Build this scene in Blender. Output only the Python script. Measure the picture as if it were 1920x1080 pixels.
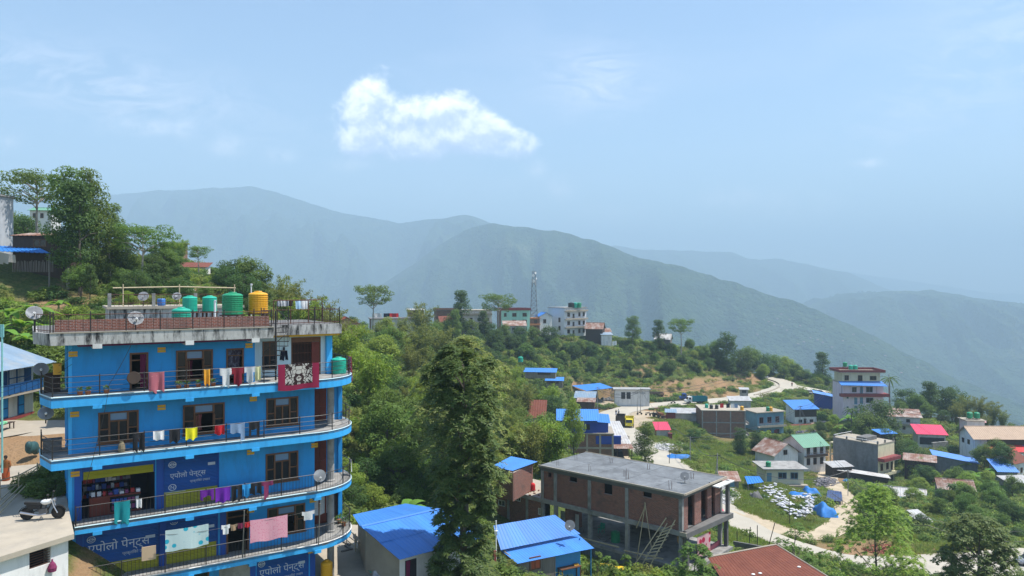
import bpy,math,random
import numpy as np
from mathutils import Vector
for _o in list(bpy.data.objects):bpy.data.objects.remove(_o)
SC=bpy.context.scene
COL=SC.collection
R=math.radians
rnd=random.Random(7)
# -- camera
FPX=1400.0
cam=bpy.data.cameras.new('camera');cam.sensor_width=36.0
cam.lens=FPX/1920.0*36.0
cam.clip_start=0.5;cam.clip_end=40000
camo=bpy.data.objects.new('camera',cam);COL.objects.link(camo)
camo.location=(0,0,0);camo.rotation_euler=(R(90),0,0)
SC.camera=camo
SC.render.resolution_x=1024;SC.render.resolution_y=576
SC.cycles.use_denoising=True
SC.cycles.max_bounces=6;SC.cycles.diffuse_bounces=2;SC.cycles.glossy_bounces=2
SC.cycles.transmission_bounces=3;SC.cycles.transparent_max_bounces=8;SC.cycles.volume_bounces=1
SC.cycles.sample_clamp_indirect=4.0
# -- sky and sun
SUN_EL=R(64);SUN_AZ_V=Vector((0.985,0.06,0)).normalized()
SUNV=Vector((SUN_AZ_V.x*math.cos(SUN_EL),SUN_AZ_V.y*math.cos(SUN_EL),math.sin(SUN_EL)))
W=bpy.data.worlds.new('World');SC.world=W;W.use_nodes=True
class NT:
 """small helper for node trees"""
 def __init__(s,t):s.t=t;t.nodes.clear()
 def n(s,typ,**kw):
  nd=s.t.nodes.new(typ)
  for k,v in kw.items():
   if k=='inp':
    for a,b in v.items():
     if hasattr(b,'is_output')or hasattr(b,'links'):
      s.t.links.new(b,nd.inputs[a])
     else:nd.inputs[a].default_value=b
   else:setattr(nd,k,v)
  return nd
 def m(s,op,a,b=None,c=None,clamp=False):
  nd=s.t.nodes.new('ShaderNodeMath');nd.operation=op;nd.use_clamp=clamp
  for i,v in enumerate((a,b,c)):
   if v is None:continue
   if hasattr(v,'links'):s.t.links.new(v,nd.inputs[i])
   else:nd.inputs[i].default_value=v
  return nd.outputs[0]
 def ramp(s,fac,stops,interp='LINEAR'):
  nd=s.t.nodes.new('ShaderNodeValToRGB');cr=nd.color_ramp;cr.interpolation=interp
  while len(cr.elements)<len(stops):cr.elements.new(0.5)
  for e,(p,c)in zip(cr.elements,stops):
   e.position=p;e.color=(c[0],c[1],c[2],1)if hasattr(c,'__len__')else (c,c,c,1)
  s.t.links.new(fac,nd.inputs[0]);return nd.outputs[0]
 def mix(s,fac,a,b,typ='MIX'):
  nd=s.t.nodes.new('ShaderNodeMix');nd.data_type='RGBA';nd.blend_type=typ
  for i,v in ((0,fac),(6,a),(7,b)):
   if hasattr(v,'links'):s.t.links.new(v,nd.inputs[i])
   else:nd.inputs[i].default_value=v if i==0 else ((v[0],v[1],v[2],1))
  return nd.outputs[2]
 def link(s,a,b):s.t.links.new(a,b)
def build_world():
 t=NT(W.node_tree)
 sky=t.n('ShaderNodeTexSky',sky_type='NISHITA',sun_disc=False)
 sky.sun_elevation=SUN_EL
 sky.sun_rotation=math.atan2(SUNV.x,SUNV.y)
 sky.altitude=900;sky.air_density=1.2;sky.dust_density=0.6;sky.ozone_density=1.6
 tc=t.n('ShaderNodeTexCoord')
 sep=t.n('ShaderNodeSeparateXYZ',inp={0:tc.outputs['Generated']})
 X,Y,Z=sep.outputs
 Yp=t.m('MAXIMUM',Y,0.02)
 u=t.m('DIVIDE',X,Yp);v=t.m('DIVIDE',Z,Yp)
 front=t.m('GREATER_THAN',Y,0.02)
 def q(px,py):return ((px-960)/FPX,(540-py)/FPX)
 uv=t.n('ShaderNodeCombineXYZ',inp={0:u,1:v})
 def fbm(scale,det,off=(0,0,0),rough=0.55,stretch=(1,1,1),dist=0.0,shift=None):
  mp=t.n('ShaderNodeMapping',inp={0:uv.outputs[0]if shift is None else shift})
  mp.inputs['Location'].default_value=off;mp.inputs['Scale'].default_value=stretch
  ns=t.n('ShaderNodeTexNoise',inp={'Vector':mp.outputs[0],'Scale':scale,'Detail':det,'Roughness':rough,'Distortion':dist})
  return ns.outputs[0]
 LOBES=[(690,175,30,32,1.1),(672,212,34,34,.9),(712,205,40,32,.9),(760,222,40,26,.7),(800,206,36,26,.9),(846,204,42,30,1.1),(884,224,38,30,1.0),(915,250,34,26,1.0),(938,275,34,20,.9),(985,268,26,20,1.0),(965,288,34,14,.7),(825,240,70,30,.8),(690,252,46,28,.9),(665,275,36,16,.5),(745,258,66,30,.9),(800,276,66,22,.8),(880,262,54,26,.8),(720,288,64,16,.5)]
 def blob(vec,px,py,rx,ry,wgt,k,acc):
  cx,cy=q(px,py)
  ma=t.n('ShaderNodeVectorMath',operation='MULTIPLY_ADD',inp={0:vec,1:(FPX/rx,FPX/ry,0),2:(-cx*FPX/rx,-cy*FPX/ry,0)})
  dp=t.n('ShaderNodeVectorMath',operation='DOT_PRODUCT',inp={0:ma.outputs[0],1:ma.outputs[0]})
  g=t.m('EXPONENT',t.m('MULTIPLY_ADD',dp.outputs['Value'],-k,math.log(wgt)))
  return g if acc is None else t.m('ADD',acc,g)
 def cum(vec):
  acc=None
  for(px,py,rx,ry,wgt)in LOBES:acc=blob(vec,px,py,rx,ry,wgt,.9,acc)
  acc=t.m('SUBTRACT',1.0,t.m('EXPONENT',t.m('MULTIPLY',acc,-1.55)))
  n1=fbm(26,6,(3,1,0),.62,shift=vec,dist=.25)
  return t.m('MULTIPLY_ADD',t.m('SUBTRACT',n1,.5),1.7,acc)
 d0=cum(uv.outputs[0])
 su=t.m('ADD',u,-0.004);sv=t.m('ADD',v,0.013)
 svec=t.n('ShaderNodeCombineXYZ',inp={0:su,1:sv})
 d1=cum(svec.outputs[0])
 a_c=t.n('ShaderNodeMapRange',interpolation_type='SMOOTHSTEP',inp={0:d0,1:.30,2:.92}).outputs[0]
 bot=t.n('ShaderNodeMapRange',interpolation_type='SMOOTHSTEP',inp={0:v,1:(540-312)/FPX,2:(540-258)/FPX,3:.45,4:1.0}).outputs[0]
 a_c=t.m('MULTIPLY',t.m('MULTIPLY',a_c,bot),front)
 litv=t.m('MULTIPLY_ADD',t.m('SUBTRACT',d0,d1),1.35,.40,clamp=True)
 ccol=t.ramp(litv,[(0.0,(.46,.53,.74)),(.34,(.60,.66,.85)),(.62,(.90,.92,.98)),(1,(1.15,1.13,1.08))])
 pf=None
 for(px,py,rx,ry,wg)in [(430,274,24,14,.55),(525,291,20,11,.5),(345,242,14,12,.5),(290,240,34,11,.42),(225,234,40,9,.35),(1632,305,20,7,.7),(1004,316,14,11,.5),(1050,355,18,16,.4),(1370,372,40,16,.35),(1480,385,80,22,.3),(1140,400,46,14,.3),(660,310,36,10,.3),(10,262,20,14,.45)]:
  pf=blob(uv.outputs[0],px,py,rx,ry,wg,.7,pf)
 pn=fbm(30,4,(5,2,0),.62)
 a_p=t.m('MULTIPLY',t.m('MULTIPLY',pf,t.m('MULTIPLY',t.m('SUBTRACT',pn,.33),3.2,clamp=True)),front)
 wv=t.n('ShaderNodeMapping',inp={0:tc.outputs['Generated']});wv.inputs['Rotation'].default_value=(0,R(12),R(20));wv.inputs['Scale'].default_value=(1.0,1.0,3.2)
 c1=t.n('ShaderNodeTexNoise',inp={'Vector':wv.outputs[0],'Scale':2.1,'Detail':5,'Roughness':.58,'Distortion':.5}).outputs[0]
 c2=t.n('ShaderNodeTexNoise',inp={'Vector':wv.outputs[0],'Scale':9,'Detail':3,'Roughness':.6,'Distortion':.8}).outputs[0]
 ci=t.m('MULTIPLY',t.m('SUBTRACT',c1,.50),3.4,clamp=True)
 ci=t.m('MULTIPLY',ci,t.m('ADD',.35,t.m('MULTIPLY',c2,.9)))
 ci=t.m('MULTIPLY',ci,0.18)
 vl=None
 for(px,py,rx,ry,rot,wg)in [(190,165,330,60,-0.22,.42),(1120,150,95,55,.0,.46),(1880,90,160,110,.5,.26),(1700,220,160,60,.5,.18)]:
  cx,cy=q(px,py)
  du=t.m('SUBTRACT',u,cx);dv=t.m('SUBTRACT',v,cy)
  cr,sr=math.cos(rot),math.sin(rot)
  a=t.m('MULTIPLY',t.m('ADD',t.m('MULTIPLY',du,cr),t.m('MULTIPLY',dv,sr)),FPX/rx)
  b=t.m('MULTIPLY',t.m('SUBTRACT',t.m('MULTIPLY',dv,cr),t.m('MULTIPLY',du,sr)),FPX/ry)
  g=t.m('MULTIPLY',t.m('EXPONENT',t.m('MULTIPLY',t.m('ADD',t.m('MULTIPLY',a,a),t.m('MULTIPLY',b,b)),-1.0)),wg)
  vl=g if vl is None else t.m('ADD',vl,g)
 vn=fbm(12,6,(2,9,0),.66,(1,2.8,1),1.4)
 a_v=t.m('MULTIPLY',t.m('MULTIPLY',vl,t.m('MULTIPLY',t.m('SUBTRACT',vn,.40),4.5,clamp=True)),front)
 base=t.n('ShaderNodeVectorMath',operation='SCALE',inp={0:sky.outputs[0]});base.inputs['Scale'].default_value=0.105
 col=base.outputs[0]
 hi=(.80,.79,.88)
 col=t.mix(t.m('MULTIPLY',ci,1.0,clamp=True),col,hi)
 col=t.mix(t.m('MULTIPLY',a_v,1.0,clamp=True),col,hi)
 col=t.mix(t.m('MULTIPLY',a_p,1.0,clamp=True),col,(1.05,1.02,1.08))
 cb=t.n('ShaderNodeVectorMath',operation='SCALE',inp={0:ccol});cb.inputs['Scale'].default_value=CLOUD_GAIN
 col=t.mix(t.m('MULTIPLY',a_c,1.0,clamp=True),col,cb.outputs[0])
 bg=t.n('ShaderNodeBackground',inp={0:col,1:1.0})
 out=t.n('ShaderNodeOutputWorld',inp={0:bg.outputs[0]})
CLOUD_GAIN=1.0
build_world()
W.cycles.sampling_method='MANUAL';W.cycles.sample_map_resolution=512
sl=bpy.data.lights.new('sun','SUN');sl.energy=4.1;sl.angle=R(0.53);sl.color=(1.0,0.955,0.89)
slo=bpy.data.objects.new('sun',sl);COL.objects.link(slo)
slo.rotation_euler=(-SUNV).to_track_quat('-Z','Y').to_euler();slo.location=SUNV*300
SC.view_settings.view_transform='Standard';SC.view_settings.look='None'
SC.view_settings.gamma=1;SC.view_settings.exposure=1.0;SC.view_settings.use_curve_mapping=False
HAZE_DENSITY=3.0e-4
# -- object helpers
OFF={}
def V(*a):return Vector(a)
def tag(o,label=None,cat=None,group=None,kind=None):
 if label:o['label']=label
 if cat:o['category']=cat
 if group:o['group']=group
 if kind:o['kind']=kind
 return o
def thing(name,label,cat,loc,group=None):
 o=bpy.data.objects.new(name,None);COL.objects.link(o)
 o.location=loc;o.empty_display_size=.3
 OFF[o.name]=Vector(loc)
 return tag(o,label,cat,group)
def link_mesh(name,me,mat,parent=None,loc=None):
 o=bpy.data.objects.new(name,me);COL.objects.link(o)
 if mat and not me.materials:me.materials.append(mat)
 if parent is not None:
  o.parent=parent;OFF[o.name]=OFF[parent.name]
  if loc is not None:o.location=Vector(loc)-OFF[parent.name]
 else:
  OFF[o.name]=Vector((0,0,0))
  if loc is not None:o.location=loc
 return o
class Fr:
 """local frame: origin, u (right), v (inwards), z up"""
 def __init__(s,o,u,z0=None):
  s.o=Vector(o);u=Vector((u[0],u[1],0)).normalized();s.u=u;s.v=Vector((-u.y,u.x,0))
  if z0 is not None:s.o.z=z0
 def p(s,a,b,c=0):return s.o+s.u*a+s.v*b+Vector((0,0,c))
 def at(s,a,b,c=0,rot=0):
  c_,s_=math.cos(rot),math.sin(rot)
  return Fr(s.p(a,b,c),s.u*c_+s.v*s_)
class MB:
 def __init__(s):s.v=[];s.f=[]
 def add(s,vs,fs):
  k=len(s.v);s.v+=[tuple(p)for p in vs];s.f+=[tuple(i+k for i in f)for f in fs];return s
 def quad(s,a,b,c,d):return s.add((a,b,c,d),((0,1,2,3),))
 def hexa(s,b,t):return s.add(list(b)+list(t),((3,2,1,0),(4,5,6,7),(0,1,5,4),(1,2,6,5),(2,3,7,6),(3,0,4,7)))
 def box(s,F,a0,a1,b0,b1,c0,c1):
  if a0>a1:a0,a1=a1,a0
  if b0>b1:b0,b1=b1,b0
  if c0>c1:c0,c1=c1,c0
  return s.hexa([F.p(a0,b0,c0),F.p(a1,b0,c0),F.p(a1,b1,c0),F.p(a0,b1,c0)],[F.p(a0,b0,c1),F.p(a1,b0,c1),F.p(a1,b1,c1),F.p(a0,b1,c1)])
 def slab(s,pts,t):
  """thin solid under a polygon of 3D points"""
  n=len(pts);lo=[Vector(p)-Vector((0,0,t))for p in pts]
  return s.add(list(pts)+lo,[tuple(range(n)),tuple(range(2*n-1,n-1,-1))]+[(i,i+n,(i+1)%n+n,(i+1)%n)for i in range(n)])
 def prism(s,pts,z0,z1):
  n=len(pts)
  return s.add([(p[0],p[1],z0)for p in pts]+[(p[0],p[1],z1)for p in pts],[tuple(range(n-1,-1,-1)),tuple(range(n,2*n))]+[(i,(i+1)%n,(i+1)%n+n,i+n)for i in range(n)])
 def tube(s,pts,r,n=6,cap=True):
  pts=[Vector(p)for p in pts];rs=r if hasattr(r,'__len__')else [r]*len(pts)
  k=len(s.v);up=Vector((0.13,0.21,1)).normalized()
  for i,p in enumerate(pts):
   d=(pts[min(i+1,len(pts)-1)]-pts[max(i-1,0)])
   if d.length<1e-9:d=Vector((0,0,1))
   d.normalize();a=d.cross(up)
   if a.length<1e-3:a=d.cross(Vector((1,0,0)))
   a.normalize();b=d.cross(a)
   for j in range(n):
    q=2*math.pi*j/n;s.v.append(tuple(p+(a*math.cos(q)+b*math.sin(q))*rs[i]))
  for i in range(len(pts)-1):
   for j in range(n):
    s.f.append((k+i*n+j,k+i*n+(j+1)%n,k+(i+1)*n+(j+1)%n,k+(i+1)*n+j))
  if cap:
   s.f.append(tuple(k+j for j in range(n-1,-1,-1)));e=k+(len(pts)-1)*n;s.f.append(tuple(e+j for j in range(n)))
  return s
 def lathe(s,c,prof,n=16,axis=None):
  c=Vector(c);k=len(s.v)
  if axis is None:ax,a,b=Vector((0,0,1)),Vector((1,0,0)),Vector((0,1,0))
  else:
   ax=Vector(axis).normalized();a=ax.cross(Vector((0,0,1)));
   if a.length<1e-3:a=Vector((1,0,0))
   a.normalize();b=ax.cross(a)
  for(r,z)in prof:
   for j in range(n):
    q=2*math.pi*j/n;s.v.append(tuple(c+ax*z+(a*math.cos(q)+b*math.sin(q))*r))
  for i in range(len(prof)-1):
   for j in range(n):s.f.append((k+i*n+j,k+i*n+(j+1)%n,k+(i+1)*n+(j+1)%n,k+(i+1)*n+j))
  s.f.append(tuple(k+j for j in range(n-1,-1,-1)));e=k+(len(prof)-1)*n;s.f.append(tuple(e+j for j in range(n)))
  return s
 def ell(s,c,r,n=10,m=6):
  c=Vector(c);r=r if hasattr(r,'__len__')else (r,r,r);k=len(s.v)
  for i in range(m+1):
   th=math.pi*i/m
   for j in range(n):
    q=2*math.pi*j/n;s.v.append((c.x+r[0]*math.sin(th)*math.cos(q),c.y+r[1]*math.sin(th)*math.sin(q),c.z+r[2]*math.cos(th)))
  for i in range(m):
   for j in range(n):s.f.append((k+i*n+j,k+(i+1)*n+j,k+(i+1)*n+(j+1)%n,k+i*n+(j+1)%n))
  return s
 def build(s,name,mat,parent=None,smooth=False,label=None,kind=None):
  off=OFF[parent.name]if parent is not None else Vector((0,0,0))
  me=bpy.data.meshes.new(name)
  me.from_pydata([(p[0]-off.x,p[1]-off.y,p[2]-off.z)for p in s.v],[],s.f)
  if smooth:me.polygons.foreach_set('use_smooth',[True]*len(me.polygons))
  me.update()
  o=link_mesh(name,me,mat,parent)
  if label:o['label']=label
  if kind:o['kind']=kind
  return o
def solo(name,mb,mat,label,cat,group=None,smooth=False,kind=None):
 """a thing that is one mesh, with its origin at the middle of its base"""
 a=np.array(mb.v);lo=a.min(0);hi=a.max(0);c=Vector(((lo[0]+hi[0])/2,(lo[1]+hi[1])/2,lo[2]))
 me=bpy.data.meshes.new(name);me.from_pydata([tuple(Vector(p)-c)for p in mb.v],[],mb.f)
 if smooth:me.polygons.foreach_set('use_smooth',[True]*len(me.polygons))
 o=link_mesh(name,me,mat);o.location=c;OFF[o.name]=c
 return tag(o,label,cat,group,kind)
def copy_tree(o,parent=None):
 c=o.copy();COL.objects.link(c)
 OFF[c.name]=Vector(o.location)if parent is None else OFF[parent.name]
 if parent is not None:c.parent=parent
 for ch in list(o.children):copy_tree(ch,c)
 return c
 # -- materials
MATS={}
def pm(name,c,c2=None,scale=6.0,amt=.6,rough=.75,bump=0.0,bscale=40.0,streak=False,metal=0.0,spec=.3,stretch=None,dirt=None,dirt_amt=.5,dscale=1.2):
 """painted / mineral surface: two tones mixed by noise, optional dirt patches or run-down streaks"""
 if name in MATS:return MATS[name]
 m=bpy.data.materials.new(name);m.use_nodes=True;t=NT(m.node_tree)
 tc=t.n('ShaderNodeTexCoord');g=t.n('ShaderNodeNewGeometry')
 mp=t.n('ShaderNodeMapping',inp={0:g.outputs['Position']})
 mp.inputs['Scale'].default_value=stretch or (1,1,1)
 ns=t.n('ShaderNodeTexNoise',inp={'Vector':mp.outputs[0],'Scale':scale,'Detail':5,'Roughness':.62})
 c2=c2 or tuple(x*.72 for x in c)
 f=t.m('MULTIPLY',t.m('SUBTRACT',ns.outputs[0],.32),2.4*amt,clamp=True)
 col=t.mix(f,c,c2)
 if dirt:
  mp2=t.n('ShaderNodeMapping',inp={0:g.outputs['Position']})
  mp2.inputs['Scale'].default_value=(1,1,.22)if streak else (1,1,1)
  n2=t.n('ShaderNodeTexNoise',inp={'Vector':mp2.outputs[0],'Scale':dscale,'Detail':7,'Roughness':.7})
  f2=t.m('MULTIPLY',t.m('MULTIPLY',t.m('SUBTRACT',n2.outputs[0],.47),5.0,clamp=True),dirt_amt)
  col=t.mix(f2,col,dirt)
 oi=t.n('ShaderNodeObjectInfo');hv=t.n('ShaderNodeHueSaturation',inp={'Color':col});t.link(t.m('MULTIPLY_ADD',oi.outputs['Random'],.16,.92),hv.inputs['Value']);col=hv.outputs[0]
 b=t.n('ShaderNodeBsdfPrincipled',inp={'Base Color':col,'Roughness':rough,'Metallic':metal})
 b.inputs['Specular IOR Level'].default_value=spec
 if bump>0:
  n3=t.n('ShaderNodeTexNoise',inp={'Vector':g.outputs['Position'],'Scale':bscale,'Detail':4})
  bp=t.n('ShaderNodeBump',inp={'Height':n3.outputs[0],'Strength':bump,'Distance':.03})
  t.link(bp.outputs[0],b.inputs['Normal'])
 o=t.n('ShaderNodeOutputMaterial',inp={0:b.outputs[0]})
 MATS[name]=m;return m
def leafmat(name,c,c2,trans=.35,rough=.6,dead=None):
 if name in MATS:return MATS[name]
 m=bpy.data.materials.new(name);m.use_nodes=True;t=NT(m.node_tree)
 g=t.n('ShaderNodeNewGeometry');oi=t.n('ShaderNodeObjectInfo')
 col=t.mix(g.outputs['Random Per Island'],c,c2)
 n=t.n('ShaderNodeTexNoise',inp={'Vector':g.outputs['Position'],'Scale':.55,'Detail':2})
 hs=t.n('ShaderNodeHueSaturation',inp={'Color':col})
 t.link(t.m('ADD',.85,t.m('MULTIPLY',t.m('ADD',t.m('MULTIPLY',n.outputs[0],.6),t.m('MULTIPLY',oi.outputs['Random'],.4)),.6)),hs.inputs['Value'])
 t.link(t.m('ADD',.482,t.m('MULTIPLY',oi.outputs['Random'],.03)),hs.inputs['Hue'])
 d=t.n('ShaderNodeBsdfPrincipled',inp={'Base Color':hs.outputs[0],'Roughness':rough});d.inputs['Specular IOR Level'].default_value=.2
 tcol=t.n('ShaderNodeHueSaturation',inp={'Color':hs.outputs[0],'Value':1.5,'Saturation':1.1,'Hue':.485})
 tr=t.n('ShaderNodeBsdfTranslucent',inp={'Color':tcol.outputs[0]})
 mx=t.n('ShaderNodeMixShader',inp={0:trans,1:d.outputs[0],2:tr.outputs[0]})
 t.n('ShaderNodeOutputMaterial',inp={0:mx.outputs[0]})
 MATS[name]=m;return m
def glassmat(name='window glass',c=(.012,.016,.02)):
 if name in MATS:return MATS[name]
 m=bpy.data.materials.new(name);m.use_nodes=True;t=NT(m.node_tree)
 g=t.n('ShaderNodeNewGeometry')
 n=t.n('ShaderNodeTexNoise',inp={'Vector':g.outputs['Position'],'Scale':1.3,'Detail':2})
 b=t.n('ShaderNodeBsdfPrincipled',inp={'Base Color':(*c,1),'Roughness':.06});b.inputs['Specular IOR Level'].default_value=.35
 bp=t.n('ShaderNodeBump',inp={'Height':n.outputs[0],'Strength':.25,'Distance':.05});t.link(bp.outputs[0],b.inputs['Normal'])
 t.n('ShaderNodeOutputMaterial',inp={0:b.outputs[0]})
 MATS[name]=m;return m
def brickmat(name,c1,c2,mortar,bw=.23,bh=.078,dirt=(.09,.085,.08)):
 if name in MATS:return MATS[name]
 m=bpy.data.materials.new(name);m.use_nodes=True;t=NT(m.node_tree)
 g=t.n('ShaderNodeNewGeometry')
 sp=t.n('ShaderNodeSeparateXYZ',inp={0:g.outputs['Position']});sn=t.n('ShaderNodeSeparateXYZ',inp={0:g.outputs['True Normal']})
 al=t.m('SUBTRACT',t.m('MULTIPLY',sp.outputs[1],sn.outputs[0]),t.m('MULTIPLY',sp.outputs[0],sn.outputs[1]))
 cv=t.n('ShaderNodeCombineXYZ',inp={0:al,1:sp.outputs[2]})
 br=t.n('ShaderNodeTexBrick',inp={'Vector':cv.outputs[0],'Color1':(*c1,1),'Color2':(*c2,1),'Mortar':(*mortar,1),'Scale':1.0,'Mortar Size':.009,'Bias':-.1,'Brick Width':bw,'Row Height':bh})
 n=t.n('ShaderNodeTexNoise',inp={'Vector':g.outputs['Position'],'Scale':.9,'Detail':6,'Roughness':.7})
 n2=t.n('ShaderNodeTexNoise',inp={'Vector':cv.outputs[0],'Scale':3.2,'Detail':5,'Roughness':.8})
 col=t.mix(t.m('MULTIPLY',t.m('SUBTRACT',n.outputs[0],.52),3.0,clamp=True),br.outputs[0],dirt)
 col=t.mix(t.m('MULTIPLY',t.m('MULTIPLY',t.m('SUBTRACT',n2.outputs[0],.60),8.0,clamp=True),.55),col,mortar)
 b=t.n('ShaderNodeBsdfPrincipled',inp={'Base Color':col,'Roughness':.9});b.inputs['Specular IOR Level'].default_value=.2
 bp=t.n('ShaderNodeBump',inp={'Height':br.outputs['Fac'],'Strength':.5,'Distance':-.02});t.link(bp.outputs[0],b.inputs['Normal'])
 t.n('ShaderNodeOutputMaterial',inp={0:b.outputs[0]})
 MATS[name]=m;return m
M={}
M['conc']=pm('raw concrete',(.34,.33,.31),(.22,.215,.20),1.4,.8,.9,.3,30,dirt=(.12,.115,.105),dirt_amt=.6,dscale=.7)
M['conc_l']=pm('pale concrete',(.40,.35,.275),(.32,.28,.22),1.2,.8,.9,.25,25,dirt=(.25,.23,.2),dirt_amt=.5,dscale=.5)
M['conc_d']=pm('dark weathered concrete',(.16,.155,.15),(.09,.088,.085),1.0,.8,.9,.3,25)
M['plaster']=pm('grey cement plaster',(.20,.215,.225),(.13,.14,.15),1.3,1.0,.9,.2,20,dirt=(.085,.09,.095),dirt_amt=.7,dscale=.6,streak=True)
M['white']=pm('white wall paint',(.74,.73,.70),(.60,.59,.57),1.2,.6,.8,.1,30,dirt=(.33,.32,.30),dirt_amt=.55,dscale=1.0,streak=True)
M['cream']=pm('cream wall paint',(.66,.60,.40),(.54,.49,.33),1.2,.6,.8,dirt=(.3,.28,.2),dirt_amt=.4,streak=True)
M['pinkwall']=pm('pale pink wall paint',(.68,.57,.62),(.58,.48,.53),1.2,.6,.8,dirt=(.36,.32,.33),dirt_amt=.4,streak=True)
M['mint']=pm('mint wall paint',(.40,.70,.55),(.33,.60,.47),1.2,.6,.8,dirt=(.25,.4,.33),dirt_amt=.4,streak=True)
M['teal']=pm('slate blue wall paint',(.13,.27,.36),(.10,.21,.29),1.2,.6,.8,dirt=(.07,.12,.15),dirt_amt=.5,streak=True)
M['maroon']=pm('maroon paint',(.22,.045,.045),(.16,.03,.03),2,.6,.7)
M['stain']=pm('water stained parapet',(.56,.55,.52),(.36,.35,.33),1.6,.7,.9,.2,25,dirt=(.03,.03,.03),dirt_amt=1.3,dscale=2.4,streak=True)
M['blue_wall']=pm('deep sky blue wall paint',(.020,.30,.70),(.017,.25,.60),.8,.9,.62,.06,30,dirt=(.03,.12,.25),dirt_amt=.45,dscale=1.3,streak=True)
M['blue_fas']=pm('bright blue fascia paint',(.05,.43,.86),(.042,.37,.76),1.0,.6,.6,.05,30,dirt=(.02,.16,.4),dirt_amt=.35,dscale=1.6,streak=True)
M['blue_dk']=pm('royal blue pillar paint',(.010,.075,.36),(.009,.06,.29),1.0,.6,.55,dirt=(.01,.04,.18),dirt_amt=.3,streak=True)
M['lt_blue']=pm('pale blue wall paint',(.50,.68,.74),(.43,.60,.66),1.0,.6,.7,dirt=(.3,.4,.43),dirt_amt=.3,streak=True)
M['purple']=pm('dark plum underside',(.10,.012,.055),(.08,.01,.045),1.5,.6,.7)
M['ochre']=pm('ochre yellow paint',(.62,.36,.035),(.52,.30,.03),3,.6,.7)
M['wood']=pm('brown varnished wood',(.15,.07,.035),(.09,.042,.022),5,.8,.5,stretch=(1,1,.2))
M['wood_d']=pm('dark old wood',(.06,.04,.03),(.035,.025,.02),4,.8,.8,stretch=(1,1,.2))
M['wood_g']=pm('grey weathered planks',(.22,.20,.18),(.13,.12,.105),3,.9,.9,stretch=(1,1,.15))
M['bamboo']=pm('dry bamboo',(.50,.42,.27),(.36,.29,.18),3,.8,.7)
M['redwood']=pm('red brown door wood',(.16,.03,.02),(.10,.02,.015),3,.8,.45)
M['iron']=pm('black painted iron',(.018,.017,.018),(.03,.022,.018),6,.7,.5,spec=.5)
M['rust']=pm('rusted iron',(.13,.06,.04),(.07,.04,.03),8,.9,.85)
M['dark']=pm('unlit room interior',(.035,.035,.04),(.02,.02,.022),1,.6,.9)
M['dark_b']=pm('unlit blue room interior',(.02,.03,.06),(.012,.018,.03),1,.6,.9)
M['glass']=glassmat()
M['brick']=brickmat('red brown brickwork',(.27,.085,.055),(.16,.05,.036),(.36,.32,.28))
M['brick_f']=brickmat('brown brickwork far',(.24,.115,.075),(.17,.085,.06),(.33,.30,.26),.46,.16)
M['blue_tin']=pm('blue coated sheet metal',(.045,.21,.60),(.038,.18,.52),.5,.7,.5,metal=0.0,spec=.5,dirt=(.05,.17,.46),dirt_amt=.5,dscale=.8)
M['blue_tin2']=pm('deep blue coated sheet',(.013,.055,.33),(.011,.045,.27),.5,.7,.5,spec=.5,dirt=(.02,.07,.3),dirt_amt=.4,dscale=.8)
M['tin']=pm('galvanised sheet',(.50,.50,.49),(.36,.35,.34),.9,.8,.5,metal=.25,dirt=(.22,.15,.11),dirt_amt=.5,dscale=.7)
M['tin_r']=pm('half rusted sheet',(.45,.40,.36),(.22,.11,.075),.55,1.6,.75,dirt=(.16,.07,.045),dirt_amt=.8,dscale=.6)
M['rust_roof']=pm('red brown rusted roof sheet',(.15,.045,.028),(.19,.062,.036),2.2,.8,.8,.2,30,dirt=(.11,.03,.02),dirt_amt=.6,dscale=.9,stretch=(1,1,1))
M['tin_pale']=pm('pale bluish sheet',(.24,.33,.42),(.19,.27,.35),.7,.7,.45,metal=.15,dirt=(.52,.46,.36),dirt_amt=.4,dscale=.5)
M['green_tin']=pm('green coated sheet',(.13,.30,.20),(.11,.25,.17),.6,.7,.55,dirt=(.18,.29,.2),dirt_amt=.4)
M['pink_tin']=pm('bright pink coated sheet',(.66,.055,.12),(.57,.045,.10),.6,.7,.5)
M['red_tin']=pm('red coated sheet',(.55,.035,.035),(.45,.03,.03),.6,.7,.5)
M['brown_roof']=pm('sandy brown roof sheet',(.46,.33,.23),(.38,.27,.19),.8,.7,.7,dirt=(.3,.2,.14),dirt_amt=.4)
M['tank_g']=pm('green tank plastic',(.012,.27,.12),(.010,.22,.10),1.5,.6,.42,spec=.5)
M['tank_t']=pm('sea green tank plastic',(.015,.40,.27),(.012,.33,.22),1.5,.6,.42,spec=.5)
M['tank_y']=pm('yellow tank plastic',(.72,.36,.012),(.62,.30,.01),1.5,.6,.42,spec=.5)
M['tank_b']=pm('black tank plastic',(.018,.022,.022),(.012,.014,.014),1.5,.6,.42,spec=.5)
M['dish']=pm('grey dish metal',(.40,.41,.42),(.33,.34,.35),2,.5,.45,metal=.2)
M['white_p']=pm('white plastic',(.78,.78,.76),(.66,.66,.64),2,.5,.5)
M['rubber']=pm('black rubber',(.016,.016,.016),(.025,.024,.023),6,.5,.85)
M['chrome']=pm('bright metal',(.55,.55,.56),(.42,.42,.43),4,.4,.28,metal=.9)
M['tarp']=pm('blue tarpaulin',(.03,.20,.55),(.02,.14,.42),1.6,.9,.6,.5,5)
M['sack']=pm('white woven sack',(.56,.56,.58),(.38,.38,.40),3,.8,.8,.4,12)
M['road']=pm('dusty concrete road',(.47,.43,.355),(.40,.365,.30),.35,.9,.95,.2,12,dirt=(.52,.465,.375),dirt_amt=.7,dscale=.22)
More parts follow.
